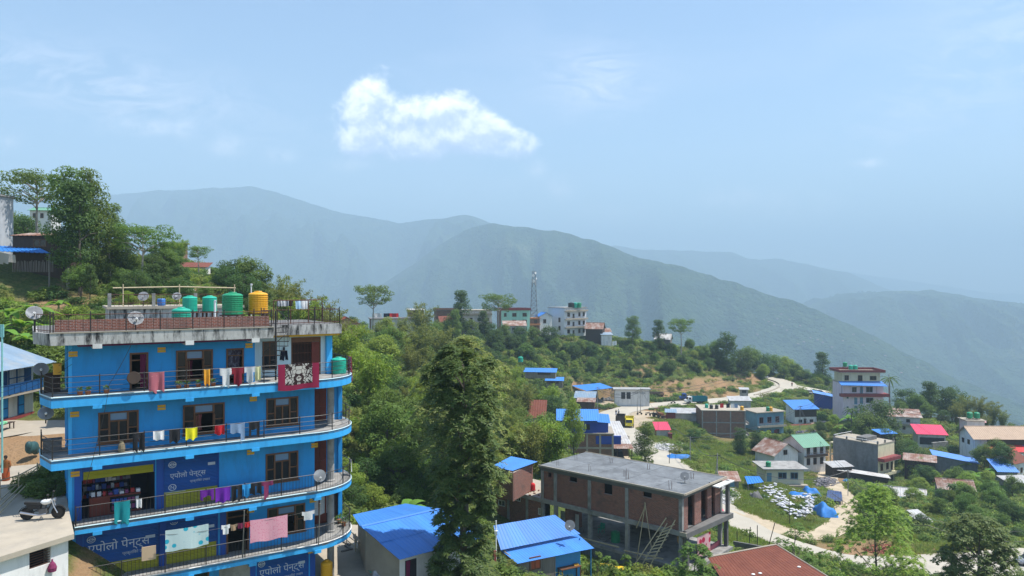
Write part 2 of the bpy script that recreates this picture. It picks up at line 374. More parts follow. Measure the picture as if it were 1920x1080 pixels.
M['dirt']=pm('bare earth track',(.46,.38,.27),(.37,.30,.21),.5,.9,1,.4,5,dirt=(.26,.215,.15),dirt_amt=.5,dscale=.3)
M['earth']=pm('orange cut earth',(.34,.18,.09),(.24,.13,.07),.6,1,1,.8,3,dirt=(.20,.16,.08),dirt_amt=.7,dscale=.4)
M['stone']=pm('pale rubble stone',(.55,.54,.52),(.36,.35,.34),1.5,1,.9,.3,8)
M['bark']=pm('tree bark',(.15,.125,.10),(.085,.07,.055),3,.9,.95,.4,12,stretch=(1,1,.3))
M['bark_p']=pm('pale tree bark',(.34,.31,.27),(.22,.20,.17),3,.9,.95,.4,12,stretch=(1,1,.3))
M['skin']=pm('brown skin',(.22,.12,.08),(.19,.10,.065),4,.5,.6)
M['hair']=pm('black hair',(.012,.010,.010),(.02,.016,.014),10,.5,.6)
def cloth(name,c):return pm('cloth '+name,c,tuple(x*.78 for x in c),9,.8,.9,.3,14)
# -- ground
def P(px,py,d):return Vector(((px-960)/FPX*d,d,(540-py)/FPX*d))
def PZ(px,py,z):
 d=-z*FPX/(py-540);return P(px,py,d)
CP=[]
for a in [(10,905,45),(60,800,55),(30,795,58),(100,795,56),(60,640,70),(0,640,70),(60,600,76),(0,600,78),(150,592,76),(60,480,94),(0,480,96),(130,545,88),(200,560,84),(200,500,100),(300,560,96),(300,590,75),(350,500,135),(420,520,135),(450,570,110),(560,590,130),(560,620,80),(640,630,140),(640,690,100),(720,645,215),(850,632,255),(970,622,280),(1060,630,288),(1140,630,292),(1250,648,300),(1350,670,306),(1420,697,318),(1500,708,318),(1520,735,275),(900,760,160),(800,800,120),(700,850,90),(650,930,66),(760,930,70),(690,760,120),(800,720,150),(900,700,200),(1000,700,240),(1060,745,238),(1100,695,268),(1180,715,266),(1180,670,282),(1270,728,266),(1270,690,280),(1360,732,274),(1400,722,296),(1350,700,290),(1130,765,233),(1080,775,222),(1000,800,150),(950,830,118),(1060,850,138),(1160,862,145),(1000,862,92),(930,870,88),(1090,868,122),(1100,1075,58),(1250,1062,64),(960,1090,52),(850,1080,52),(890,1040,60),(940,1000,72),(1000,1022,70),(910,960,77),(960,1065,62),(1150,1085,63),(1360,1010,96),(1330,1030,86),(1200,940,92),(1450,1080,74),(1700,1130,80),(1850,1130,80),(1700,1190,60),(1300,1150,52),(1700,1000,116),(1850,1000,118),(1640,910,190),(1580,880,186),(1480,940,142),(1400,930,139),(1450,990,119),(1540,960,136),(1560,920,160),(1480,910,166),(1400,880,170),(1300,822,195),(1312,795,207),(1345,832,202),(1400,838,198),(1250,830,186),(1450,812,213),(1500,805,222),(1540,755,255),(1570,770,245),(1620,785,225),(1600,815,215),(1700,795,230),(1700,845,208),(1745,842,204),(1780,888,184),(1800,930,160),(1700,930,165),(1850,862,186),(1920,850,190),(1920,910,168),(1750,970,132),(1850,960,132),(1800,800,246),(1890,812,240),(2050,860,190),(2100,950,150),(2100,1050,110)]:
 CP.append(tuple(P(*a)))
CP+=[(-22,28,-15.2),(-10,37,-17.6),(-12,45,-17.3),(-10,50,-17.2),(-6,46,-17.6),(-30,35,-12.5),(-40,30,-12.5),(0,20,-21),(25,30,-27),(50,40,-30),(-60,60,-6),(-80,90,4),(-110,110,6),(-75,140,4),(-120,180,4),(-60,180,-2),(-60,260,-20),(0,300,-30),(-130,300,-10),(40,340,-40),(100,350,-55),(20,420,-90),(120,420,-110),(-120,420,-70),(170,330,-85),(220,260,-80),(260,200,-70),(280,330,-130),(240,420,-170),(200,120,-48),(150,60,-40),(90,20,-38),(0,0,-20),(-60,0,-14),(80,0,-36)]
CPA=np.array(CP)
_xy=CPA[:,:2]
_D=np.sqrt(((_xy[:,None]-_xy[None])**2).sum(-1)+9.0)
_n=len(CP)
_A=np.zeros((_n+1,_n+1));_A[:_n,:_n]=_D+np.eye(_n)*-1.5;_A[:_n,_n]=1;_A[_n,:_n]=1
_w=np.linalg.solve(_A,np.append(CPA[:,2],0))
GX0,GX1,GY0,GY1,GS=-150.0,290.0,2.0,440.0,1.6
gx=np.arange(GX0,GX1+.1,GS);gy=np.arange(GY0,GY1+.1,GS)
GXX,GYY=np.meshgrid(gx,gy)
HZ=np.full(GXX.shape,_w[_n])
for i in range(_n):HZ+=_w[i]*np.sqrt((GXX-_xy[i,0])**2+(GYY-_xy[i,1])**2+9.0)
def vnoise(x,y,seed=0):
 xi=np.floor(x).astype(np.int64);yi=np.floor(y).astype(np.int64);xf=x-xi;yf=y-yi
 def h(a,b):
  n=(a*374761393+b*668265263+seed*1442695041)&0x7fffffff
  n=((n^(n>>13))*1274126177)&0x7fffffff
  return ((n^(n>>16))&0xffff)/65535.0
 sx=xf*xf*(3-2*xf);sy=yf*yf*(3-2*yf)
 return (h(xi,yi)*(1-sx)+h(xi+1,yi)*sx)*(1-sy)+(h(xi,yi+1)*(1-sx)+h(xi+1,yi+1)*sx)*sy
def fbm(x,y,o=5,seed=0,g=.5):
 a=1.0;s=0;t=0
 for i in range(o):s=s+a*(vnoise(x,y,seed+i)-.5);t+=a;x=x*2.03+1.7;y=y*2.03+9.1;a*=g
 return s/t
HZ+=fbm(GXX/14,GYY/14,4,3)*2.2*np.clip((GYY-60)/60,0.1,1)
_tm=np.exp(-((GXX-60)/55)**2-((GYY-255)/40)**2)
HZ+=_tm*.9*np.sin(HZ*1.6)
def hz(x,y):
 fx=min(max((x-GX0)/GS,0),len(gx)-1.001);fy=min(max((y-GY0)/GS,0),len(gy)-1.001)
 i=int(fx);j=int(fy);a=fx-i;b=fy-j
 return float((HZ[j,i]*(1-a)+HZ[j,i+1]*a)*(1-b)+(HZ[j+1,i]*(1-a)+HZ[j+1,i+1]*a)*b)
def chaikin(p,n=3):
 p=[np.array(q,float)for q in p]
 for _ in range(n):
  q=[p[0]]
  for a,b in zip(p[:-1],p[1:]):q+=[a*.75+b*.25,a*.25+b*.75]
  q.append(p[-1]);p=q
 return np.array(p)
ROADS=[]
def road_line(pix,width,z=None,zs=None):
 pts=[]
 for i,a in enumerate(pix):
  zz=zs[i]if zs else z
  pts.append(tuple(PZ(a[0],a[1],zz)))
 pts=chaikin(pts)
 ROADS.append((pts,width));return pts
RD_MAIN=road_line([(2000,1048),(1850,1058),(1700,1066),(1600,1061),(1540,1049),(1480,1031),(1425,1011),(1384,990),(1344,960),(1290,905),(1236,858),(1190,822),(1152,797),(1140,778),(1185,764),(1270,756),(1370,750),(1440,738),(1478,724),(1462,713),(1424,706)],8.8,zs=[-37.4,-37.6,-37.8,-38,-38,-38,-38,-38,-38,-38,-38,-38,-38,-38,-38,-38,-38,-38,-38,-37.8,-37.5])
RD_SPUR=road_line([(1470,722),(1510,728),(1555,738)],7,z=-38)
RD_DIRT=road_line([(1366,956),(1422,978),(1475,997),(1506,1004),(1545,1003),(1581,983),(1592,950),(1580,926),(1556,903),(1548,891),(1566,874)],4.2,zs=[-38,-38,-38.2,-38.4,-38.8,-39.6,-41.2,-42.6,-44,-44.8,-45.6])
RD_LEFT=road_line([(-180,1010),(-60,960),(5,905),(50,850),(66,810),(100,790)],6.5,zs=[-11.3,-11.4,-11.6,-11.2,-10.6,-10.2])
RD_LEFT2=road_line([(60,812),(20,800),(-60,800)],6,zs=[-10.6,-10.4,-10.2])
FLATS=[(PZ(1165,790,-38),9.5),(PZ(1190,776,-38),8),(PZ(1130,757,-38),7)]
for pts,wd in ROADS:
 rd=np.full(HZ.shape,1e9);rz=np.zeros(HZ.shape)
 for i in range(0,len(pts)-1):
  a,b=pts[i],pts[i+1];ab=b[:2]-a[:2];L=(ab**2).sum()+1e-9
  tt=np.clip(((GXX-a[0])*ab[0]+(GYY-a[1])*ab[1])/L,0,1)
  dd=np.hypot(GXX-a[0]-tt*ab[0],GYY-a[1]-tt*ab[1]);zz=a[2]+(b[2]-a[2])*tt
  k=dd<rd;rd[k]=dd[k];rz[k]=zz[k]
 wgt=1-np.clip((rd-wd/2-1.2)/5.0,0,1);wgt=wgt*wgt*(3-2*wgt)
 HZ=HZ*(1-wgt)+(rz-.06)*wgt
for c,r in FLATS:
 dd=np.hypot(GXX-c.x,GYY-c.y);wgt=1-np.clip((dd-r)/5,0,1);HZ=HZ*(1-wgt)+(c.z-.06)*wgt
dd=np.hypot((GXX+10.5)*1.0,(GYY-48)*1.0);wgt=1-np.clip((dd-8)/4,0,1);HZ=HZ*(1-wgt)+(-17.2)*wgt
def G(px,py,d0=14,d1=438):
 """where the sight line of a picture point meets the ground"""
 dx=(px-960)/FPX;dz=(540-py)/FPX;pv=None;d=d0
 while d<d1:
  df=dz*d-hz(dx*d,d)
  if pv is not None and df<=0<pv:
   lo,hi=d-.5,d
   for _ in range(12):
    mid=(lo+hi)/2
    if dz*mid-hz(dx*mid,mid)>0:lo=mid
    else:hi=mid
   return Vector((dx*hi,hi,hz(dx*hi,hi)))
  pv=df;d+=.5
 d=250.0
 return Vector((dx*d,d,hz(dx*d,d)))
def GD(px,d):
 """point of the ground at a bearing and a distance"""
 x=(px-960)/FPX*d;return Vector((x,d,hz(x,d)))
def ground_material():
 m=bpy.data.materials.new('hillside soil and grass');m.use_nodes=True;t=NT(m.node_tree)
 g=t.n('ShaderNodeNewGeometry')
 def nz(sc,det=5,r=.6):return t.n('ShaderNodeTexNoise',inp={'Vector':g.outputs['Position'],'Scale':sc,'Detail':det,'Roughness':r}).outputs[0]
 n1,n2,n3=nz(.06),nz(.5),nz(3.0)
 grass=t.mix(t.m('MULTIPLY',t.m('SUBTRACT',n2,.3),2.4,clamp=True),(.085,.13,.03),(.14,.15,.05))
 grass=t.mix(t.m('MULTIPLY',t.m('SUBTRACT',n3,.35),2.5,clamp=True),grass,(.05,.08,.02))
 soil=t.mix(n2,(.36,.215,.115),(.23,.16,.09))
 sp=t.n('ShaderNodeSeparateXYZ',inp={0:g.outputs['Normal']})
 steep=t.m('MULTIPLY',t.m('SUBTRACT',.80,sp.outputs[2]),6.0)
 f=t.m('ADD',t.m('MULTIPLY',t.m('SUBTRACT',t.m('ADD',t.m('MULTIPLY',n1,.6),t.m('MULTIPLY',n2,.5)),.60),8.0),t.m('MAXIMUM',steep,0.0),clamp=True)
 at=t.n('ShaderNodeAttribute',attribute_name='bare')
 f=t.m('MAXIMUM',f,at.outputs['Fac'])
 col=t.mix(t.m('MULTIPLY',f,1.0,clamp=True),grass,soil)
 b=t.n('ShaderNodeBsdfPrincipled',inp={'Base Color':col,'Roughness':1.0});b.inputs['Specular IOR Level'].default_value=.1
 bp=t.n('ShaderNodeBump',inp={'Height':n3,'Strength':.9,'Distance':.35});t.link(bp.outputs[0],b.inputs['Normal'])
 t.n('ShaderNodeOutputMaterial',inp={0:b.outputs[0]})
 return m
def grid_mesh(name,X,Y,Z,mat,smooth=True,attr=None):
 ny,nx=X.shape
 co=np.stack([X,Y,Z],-1).reshape(-1,3).astype(np.float32)
 idx=np.arange(nx*ny).reshape(ny,nx)
 q=np.stack([idx[:-1,:-1],idx[:-1,1:],idx[1:,1:],idx[1:,:-1]],-1).reshape(-1,4)
 me=mesh_np(name,co,q,smooth)
 if attr is not None:
  a=me.attributes.new('bare','FLOAT','POINT');a.data.foreach_set('value',attr.reshape(-1).astype(np.float32))
 return link_mesh(name,me,mat)
def mesh_np(name,co,q,smooth=False):
 me=bpy.data.meshes.new(name);k=q.shape[1]
 me.vertices.add(len(co));me.vertices.foreach_set('co',np.ascontiguousarray(co,np.float32).ravel())
 me.loops.add(q.size);me.loops.foreach_set('vertex_index',np.ascontiguousarray(q,np.int32).ravel())
 me.polygons.add(len(q));me.polygons.foreach_set('loop_start',np.arange(0,q.size,k,dtype=np.int32))
 if smooth:me.polygons.foreach_set('use_smooth',np.ones(len(q),bool))
 me.update(calc_edges=True);return me
BARE=np.zeros(HZ.shape)
def bare(px,py,r,d=None,s=1.0):
 c=G(px,py)if d is None else GD(px,d)
 global BARE
 BARE=np.maximum(BARE,s*np.clip(1.4-np.hypot(GXX-c.x,GYY-c.y)/r,0,1))
for a in [(1270,728,7),(1320,727,7),(1355,724,7),(1385,716,6),(1410,708,5),(1165,785,15),(1190,770,12),(1130,757,10),(1200,752,8),(1160,748,9),(1240,742,8),(1290,738,9),(1340,735,9),(1390,727,7),(1300,743,8),(1360,740,8),(1405,715,6),(1240,775,6),(1560,895,7),(1540,870,6),(1570,860,6),(1600,1030,7),(1650,1038,9),(1720,1040,8),(1790,1040,6),(1360,850,4),(1210,690,5),(100,570,4),(150,565,4),(10,905,8),(60,830,8),(1480,945,6),(1810,830,4),(1500,1000,3),(1360,815,4)]:
 bare(*a)
GROUND_M=ground_material()
go=grid_mesh('ground',GXX,GYY,HZ,GROUND_M,True,BARE);tag(go,kind='structure')
def strip(name,pts,width,mat,lift=.04,kind='structure',crown=.04,wob=.35,seed=0):
 pts=np.array(pts);n=len(pts)
 L=np.concatenate([[0],np.cumsum(np.hypot(*(np.diff(pts[:,:2],axis=0)).T))]);m=max(int(L[-1]/1.5),4)
 s=np.linspace(0,L[-1],m);pts=np.stack([np.interp(s,L,pts[:,k])for k in range(3)],-1)
 tg=np.gradient(pts[:,:2],axis=0);tg/=np.linalg.norm(tg,axis=1)[:,None];nr=np.stack([-tg[:,1],tg[:,0]],-1)
 off=np.array([-.5,-.35,0,.35,.5])*width
 X=np.zeros((m,5));Y=X.copy();Z=X.copy()
 for k,o in enumerate(off):
  oo=o*(1+(fbm(s/4,s*0+k,3,seed)*wob if k in (0,4)else 0))
  X[:,k]=pts[:,0]+nr[:,0]*oo;Y[:,k]=pts[:,1]+nr[:,1]*oo;Z[:,k]=pts[:,2]+lift+(crown if k==2 else 0)
 o=grid_mesh(name,X,Y,Z,mat);tag(o,kind=kind);return o,pts,nr
road_o,RDP,RDN=strip('road',RD_MAIN,8.8,M['road'],.05)
strip('road',RD_SPUR,7,M['road'],.03,seed=4)
strip('dirt_track',RD_DIRT,4.2,M['dirt'],.02,wob=.6,seed=5)
strip('street',RD_LEFT,6.5,M['conc_l'],.05,seed=6);strip('street',RD_LEFT2,6,M['conc_l'],.03,seed=7)
for k_,(c,r)in enumerate(FLATS):
 mb=MB();mb.v=[(c.x,c.y,c.z+.0)]+[(c.x+r*.95*(1+.14*math.sin(3*q+k_)+.08*math.sin(7*q))*math.cos(q),c.y+r*.95*(1+.14*math.sin(3*q+k_)+.08*math.sin(7*q))*math.sin(q),c.z-.01+.004*k_)for q in (i*math.pi/18 for i in range(36))]
 mb.f=[(0,1+i,1+(i+1)%36)for i in range(36)];tag(mb.build('gravel_area',M['dirt']),kind='structure')
mb=MB();yp=[(-14.5,44.2),(-9.5,41.5),(-4.2,44.2),(-3.6,49),(-5.5,52.5),(-12,54)]
mb.slab([Vector((x,y,-17.08))for x,y in yp],.3);tag(mb.build('yard_paving',M['conc_l']),kind='structure')
# -- far valley and mountains
def mountain_material(name,g1,g2,pale,sc,bumpd):
 m=bpy.data.materials.new(name);m.use_nodes=True;t=NT(m.node_tree)
 g=t.n('ShaderNodeNewGeometry')
 v=t.n('ShaderNodeTexVoronoi',inp={'Vector':g.outputs['Position'],'Scale':sc,'Detail':2.0,'Roughness':.6})
 n=t.n('ShaderNodeTexNoise',inp={'Vector':g.outputs['Position'],'Scale':sc*.22,'Detail':8,'Roughness':.7})
 n2=t.n('ShaderNodeTexNoise',inp={'Vector':g.outputs['Position'],'Scale':sc*.035,'Detail':6,'Roughness':.65})
 col=t.mix(t.m('MULTIPLY',t.m('SUBTRACT',n.outputs[0],.35),3.0,clamp=True),g1,g2)
 col=t.mix(t.m('MULTIPLY',t.m('MULTIPLY',t.m('SUBTRACT',n2.outputs[0],.56),9.0,clamp=True),t.m('MULTIPLY',t.m('SUBTRACT',n.outputs[0],.3),2.0,clamp=True)),col,pale)
 b=t.n('ShaderNodeBsdfPrincipled',inp={'Base Color':col,'Roughness':1.0});b.inputs['Specular IOR Level'].default_value=0.05
 h=t.m('SUBTRACT',t.m('MULTIPLY',n.outputs[0],.8),v.outputs[0])
 bp=t.n('ShaderNodeBump',inp={'Height':h,'Strength':1.0,'Distance':bumpd});t.link(bp.outputs[0],b.inputs['Normal'])
 t.n('ShaderNodeOutputMaterial',inp={0:b.outputs[0]});return m
MM=mountain_material('forested mountainside',(.014,.036,.012),(.06,.095,.03),(.14,.15,.07),.042,16.0)
FLOOR=-620.0
def ridge(name,sil,label_seed,run,nj=150,ni=420,spur=.22,rough=16,back=.8):
 """sil: (px, py, distance) along the crest; the slope comes down from it towards the near valley"""
 s=np.array(sil,float);u=np.linspace(0,1,ni);k=np.linspace(0,1,len(s))
 xs=np.interp(u,(s[:,0]-s[0,0])/(s[-1,0]-s[0,0]),s[:,0])
 py=np.interp(xs,s[:,0],s[:,1]);D=np.interp(xs,s[:,0],s[:,2])
 ker=np.hanning(9);ker/=ker.sum();py=np.convolve(np.pad(py,4,'edge'),ker,'valid');D=np.convolve(np.pad(D,4,'edge'),ker,'valid')
 cx=(xs-960)/FPX*D;cy=D;cz=(540-py)/FPX*D+fbm(xs/26,xs*0,5,label_seed)*rough*1.6
 j=np.concatenate([np.linspace(-.35,0,18)[:-1],np.linspace(0,1,nj)])
 J,I=np.meshgrid(j,np.arange(ni),indexing='ij')
 drop=np.where(J>=0,J,-J*back)
 hh=(cz-FLOOR)[I]
 X=cx[I]-(cx/D)[I]*0;Y=cy[I]-J*run
 X=cx[I]*(1-J*run/D[I]*.35)
 prof=1-np.clip(drop,0,1)**1.05
 Z=FLOOR+hh*prof
 w=np.clip(np.abs(J)*4.0,0,1)*np.clip(1.25-np.abs(J),.25,1)
 arc=np.concatenate([[0],np.cumsum(np.hypot(np.diff(cx),np.diff(cy)))])[I]
 warp=fbm(X/900,Y/900,3,label_seed+40)*500
 rdg=1-np.abs(2*fbm((arc+warp)/520,Y/2200,4,label_seed+7,.5)*2.2)
 Z+=w*(rdg-.6)*spur*run*.55
 rdg2=1-np.abs(2*fbm((arc+warp*.5)/170,Y/600,4,label_seed+17,.55)*2)
 Z+=w*(rdg2-.6)*spur*run*.10
 Z+=w*fbm(X/55,Y/55,3,label_seed+3)*rough*2.0
 o=grid_mesh(name,X,Y,Z,MM);tag(o,kind='structure');return o
ridge('mountain',[(-420,380,6900),(60,366,6700),(220,365,6600),(300,357,6500),(400,353,6400),(480,350,6300),(540,368,6200),(620,395,6100),(700,410,6000),(745,419,5900),(790,414,5800),(830,411,5700),(865,401,5600),(900,410,5600),(940,428,5700),(1000,470,5800),(1100,520,5900),(1250,560,6000)],11,3000)
ridge('mountain',[(420,680,4400),(600,610,4400),(700,545,4350),(760,505,4300),(820,462,4200),(870,432,4050),(920,417,3900),(960,424,3750),(1040,434,3500),(1100,447,3300),(1150,464,3120),(1200,484,2950),(1300,506,2850),(1400,538,2750),(1500,568,2650),(1600,612,2550),(1700,662,2450),(1800,712,2350),(1920,760,2250),(2150,840,2150)],23,1900,rough=10)
ridge('mountain',[(950,520,7600),(1100,470,7500),(1150,461,7400),(1200,467,7300),(1300,470,7200),(1370,472,7100),(1400,485,7100),(1470,486,7000),(1530,500,6900),(1600,514,6900),(1660,540,6800),(1760,570,6800),(1900,620,6800)],31,2600,spur=.16)
ridge('mountain',[(1380,640,4400),(1460,590,4400),(1550,562,4300),(1600,550,4300),(1700,545,4200),(1750,544,4150),(1800,552,4100),(1840,561,4100),(1920,569,4000),(2060,578,4000),(2350,590,4000)],47,2100,rough=10)
ridge('mountain',[(1250,490,10500),(1400,488,10400),(1600,512,10200),(1750,533,10000),(1850,548,10000),(2000,556,10000),(2400,560,10000)],53,3000,spur=.14)
mb=MB();mb.add([(-14000,380,FLOOR),(14000,380,FLOOR),(16000,14000,FLOOR),(-16000,14000,FLOOR)],[(0,1,2,3)]);tag(mb.build('valley_floor',MM),kind='structure')
xs=np.linspace(-2600,2600,130);ys=np.linspace(0,1,60)
XX,TT=np.meshgrid(xs,ys)
YY=436+TT*1300
edge=np.array([hz(float(np.clip(x*.1,GX0+1,GX1-1)),437)for x in xs])
edge=np.where(np.abs(xs)<300,[hz(float(np.clip(x,GX0+1,GX1-1)),437)for x in xs],edge-30)
ZZ=edge[None]*(1-TT)+(FLOOR-6)*TT-np.sin(TT*np.pi)*60+fbm(XX/120,YY/120,5,77)*60*np.clip(TT*6,0,1)-1.0
tag(grid_mesh('valley_slope',XX,YY,ZZ,MM),kind='structure')
# -- haze
mb=MB();hzF=Fr((0,0,0),(1,0));mb.box(hzF,-13000,13000,-400,13500,FLOOR-30,920)
mhz=bpy.data.materials.new('hazy air');mhz.use_nodes=True;t=NT(mhz.node_tree)
pv=t.n('ShaderNodeVolumePrincipled');pv.inputs['Color'].default_value=(.50,.68,.83,1);pv.inputs['Density'].default_value=HAZE_DENSITY;pv.inputs['Anisotropy'].default_value=0.0
t.n('ShaderNodeOutputMaterial',inp={1:pv.outputs[0]})
hzo=mb.build('haze',mhz);tag(hzo,'pale blue haze filling the valley and veiling the mountains','haze',kind='stuff')
# -- shared builders
def quad_uv(F,fn):pass
def sheet(mb,A,B,C,D,wave=.03,pitch=.25,thick=.012):
 """corrugated sheet: A-B along the top edge, D-C along the eave; ribs run down the slope"""
 A,B,C,D=(Vector(p)for p in (A,B,C,D))
 n=max(int((B-A).length/pitch),1);nrm=(B-A).cross(D-A)
 if nrm.z<0:nrm=-nrm
 nrm.normalize();k=len(mb.v);prof=[]
 for i in range(n):
  for f,h in ((0,0),(.36,0),(.5,1),(.64,1),(.78,0)):prof.append(((i+f)/n,h))
 prof.append((1,0))
 for(s,h)in prof:
  up=nrm*(h*wave)
  for p in (A.lerp(B,s),D.lerp(C,s)):mb.v.append(tuple(p+up))
 for(s,h)in prof:
  up=nrm*(h*wave-thick)
  for p in (A.lerp(B,s),D.lerp(C,s)):mb.v.append(tuple(p+up))
 m=len(prof)
 for i in range(m-1):
  a=k+2*i;mb.f.append((a,a+1,a+3,a+2));b=k+2*m+2*i;mb.f.append((b,b+2,b+3,b+1))
 return mb
def sheet_roof(root,A,B,C,D,mat,panel=.9,wave=.03,pitch=.25,name='roof_sheet',rows=1,jit=.012):
 """a roof slope laid from single sheets, each its own part"""
 A,B,C,D=(Vector(p)for p in (A,B,C,D))
 n=max(int(round((B-A).length/panel)),1)
 for r in range(rows):
  t0,t1=r/rows,(r+1)/rows
  for i in range(n):
   s0,s1=i/n,(i+1)/n+.004
   z=Vector((0,0,rnd.uniform(0,jit)+.02*(rows-r)))
   q=lambda s,t:A.lerp(B,s).lerp(D.lerp(C,s),t)+z
   mb=sheet(MB(),q(s0,t0),q(s1,t0),q(s1,t1+.02),q(s0,t1+.02),wave,pitch)
   mb.build(name,mat,root)
def window(root,F,a0,a1,c0,c1,b,cols=2,rows=1,frame=.07,mat_f=None,mat_g=None,name='window',out=.05,recess=.05,sub=True):
 """a window in a wall face at depth b: frame is the part, panes its sub-parts"""
 mat_f=mat_f or M['wood'];mat_g=mat_g or M['glass']
 mb=MB();fr=frame
 mb.box(F,a0,a0+fr,b-out,b+recess,c0,c1);mb.box(F,a1-fr,a1,b-out,b+recess,c0,c1)
 mb.box(F,a0+fr,a1-fr,b-out,b+recess,c0,c0+fr);mb.box(F,a0+fr,a1-fr,b-out,b+recess,c1-fr,c1)
 cw=(a1-a0-2*fr)/cols;rh=(c1-c0-2*fr)/rows
 for i in range(1,cols):mb.box(F,a0+fr+i*cw-fr*.35,a0+fr+i*cw+fr*.35,b-out*.8,b+recess,c0+fr,c1-fr)
 for j in range(1,rows):mb.box(F,a0+fr,a1-fr,b-out*.7,b+recess,c0+fr+j*rh-fr*.35,c0+fr+j*rh+fr*.35)
 w=mb.build(name,mat_f,root)
 if sub:
  for i in range(cols):
   for j in range(rows):
    g=MB();g.box(F,a0+fr+i*cw+.01,a0+fr+(i+1)*cw-.01,b-.012,b+.012,c0+fr+j*rh+.01,c0+fr+(j+1)*rh-.01);g.build('pane',mat_g,w)
 return w
def tank(name,pos,r,h,mat,label,group=None,stand=0,cat='water tank',seg=20):
 t=thing(name,label,cat,pos,group);p=Vector(pos)
 if stand>0:
  mb=MB();F=Fr(p,(1,0))
  for a in (-1,1):
   for b in (-1,1):mb.box(F,a*r*.7-.04,a*r*.7+.04,b*r*.7-.04,b*r*.7+.04,0,stand-.06)
  mb.box(F,-r*.95,r*.95,-r*.95,r*.95,stand-.06,stand);mb.build('stand',M['rust'],t)
  p=p+Vector((0,0,stand))
 prof=[(r*.94,0),(r,.03*h)]
 n=9
 for i in range(n):
  z0=.06*h+i*(.74*h/n);dz=.74*h/n
  prof+=[(r,z0),(r*1.0,z0+dz*.45),(r*.955,z0+dz*.6),(r*.955,z0+dz*.85)]
 prof+=[(r,.82*h),(r*.985,.86*h),(r*.80,.915*h),(r*.5,.945*h),(r*.42,.95*h)]
 MB().lathe(p,prof,seg).build('shell',mat,t,smooth=False)
 MB().lathe(p+Vector((0,0,.945*h)),[(r*.40,0),(r*.42,.03*h),(r*.36,.055*h),(r*.1,.06*h)],seg).build('lid',mat,t)
 return t
def dish(name,pos,face,r,label,group=None,pole=.6):
 t=thing(name,label,'satellite dish',pos,group);p=Vector(pos);f=Vector(face).normalized();c=p+Vector((0,0,pole))+f*.05
 MB().lathe(c,[(r*.97,.20*r),(r*.75,.075*r),(r*.4,-.01*r),(r*.02,-.04*r),(r*.02,-.07*r),(r*.4,-.04*r),(r*.75,.045*r),(r*1.0,.17*r),(r*1.0,.20*r),(r*.97,.20*r)],20,f).build('reflector',M['dish'],t)
 tip=c+f*(r*1.0)+Vector((0,0,-r*.35))
 mb=MB();mb.tube([c-Vector((0,0,r*.95))+f*r*.15,tip],.018,5);mb.build('feed_arm',M['iron'],t)
 MB().lathe(tip-f*.02,[(.05,0),(.06,.06),(.04,.12),(.02,.14)],8,-f).build('receiver',M['white_p'],t)
 MB().tube([p,p+Vector((0,0,pole)),c-f*.03],.028,6).build('mast',M['iron'],t)
 return t
def hang(name,A,B,drop,mat,label,cat='cloth',group=None,fold=.05,ragged=.03,seed=0,thick=.012,n=12,m=7,flare=0.0,shape=None):
 """cloth hanging over a line from A to B: rippled, with thickness; shape(s,t)->keep"""
 rr=random.Random(seed);A,B=Vector(A),Vector(B);d=B-A;nr=Vector((d.y,-d.x,0)).normalized()
 ph=[rr.uniform(0,6.28)for _ in range(4)];mb=MB();pts={}
 def pos(s,t):
  w=math.sin(s*9+ph[0])*fold*(.2+t)+math.sin(s*17+ph[1]+t*2)*fold*.45*t
  z=-drop*t*(1+ragged*math.sin(s*11+ph[2]))+(-.03*math.sin(math.pi*s))
  return A+d*(.5+(s-.5)*(1+flare*t))+nr*w+Vector((0,0,z))
 keep=shape or (lambda s,t:True)
 for i in range(n):
  for j in range(m):
   s0,s1,t0,t1=i/n,(i+1)/n,j/m,(j+1)/m
   if not keep((s0+s1)/2,(t0+t1)/2):continue
   for s,t in ((s0,t0),(s1,t0),(s1,t1),(s0,t1)):
    for sd in (0,1):
     if (s,t,sd)not in pts:pts[(s,t,sd)]=len(mb.v);mb.v.append(tuple(pos(s,t)+nr*(thick*(sd-.5))))
   q=[(s0,t0),(s1,t0),(s1,t1),(s0,t1)]
   mb.f.append(tuple(pts[(*k,1)]for k in q));mb.f.append(tuple(pts[(*k,0)]for k in reversed(q)))
   for e in range(4):
    a,b=q[e],q[(e+1)%4]
    ds=((a[0]+b[0])/2-(s0+s1)/2)*2;dt=((a[1]+b[1])/2-(t0+t1)/2)*2
    s2,t2=(s0+s1)/2+ds,(t0+t1)/2+dt
    if not (0<s2<1 and 0<t2<1 and keep(s2,t2)):mb.f.append((pts[(*a,0)],pts[(*b,0)],pts[(*b,1)],pts[(*a,1)]))
 return solo(name,mb,mat,label,cat,group)
def shirt_shape(s,t):return (t<.38)or (.2<s<.8)
def pants_shape(s,t):return t<.25 or s<.44 or s>.56
def wire(name,pts,label,r=.014,sag=.5,mat=None,cat='wire',group=None):
 mb=MB()
 for A,B in zip(pts[:-1],pts[1:]):
  A,B=Vector(A),Vector(B);n=10
  mb.tube([A.lerp(B,i/n)-Vector((0,0,sag*4*(i/n)*(1-i/n)))for i in range(n+1)],r,4)
 return solo(name,mb,mat or M['iron'],label,cat,group)
def text_mesh(body,size,extrude=.004):
 cu=bpy.data.curves.new('lettering','FONT');cu.body=body;cu.size=size;cu.extrude=extrude;cu.align_x='LEFT'
 o=bpy.data.objects.new('lettering',cu);COL.objects.link(o)
 dg=bpy.context.evaluated_depsgraph_get();dg.update()
 me=bpy.data.meshes.new_from_object(o.evaluated_get(dg));bpy.data.objects.remove(o)
 return me
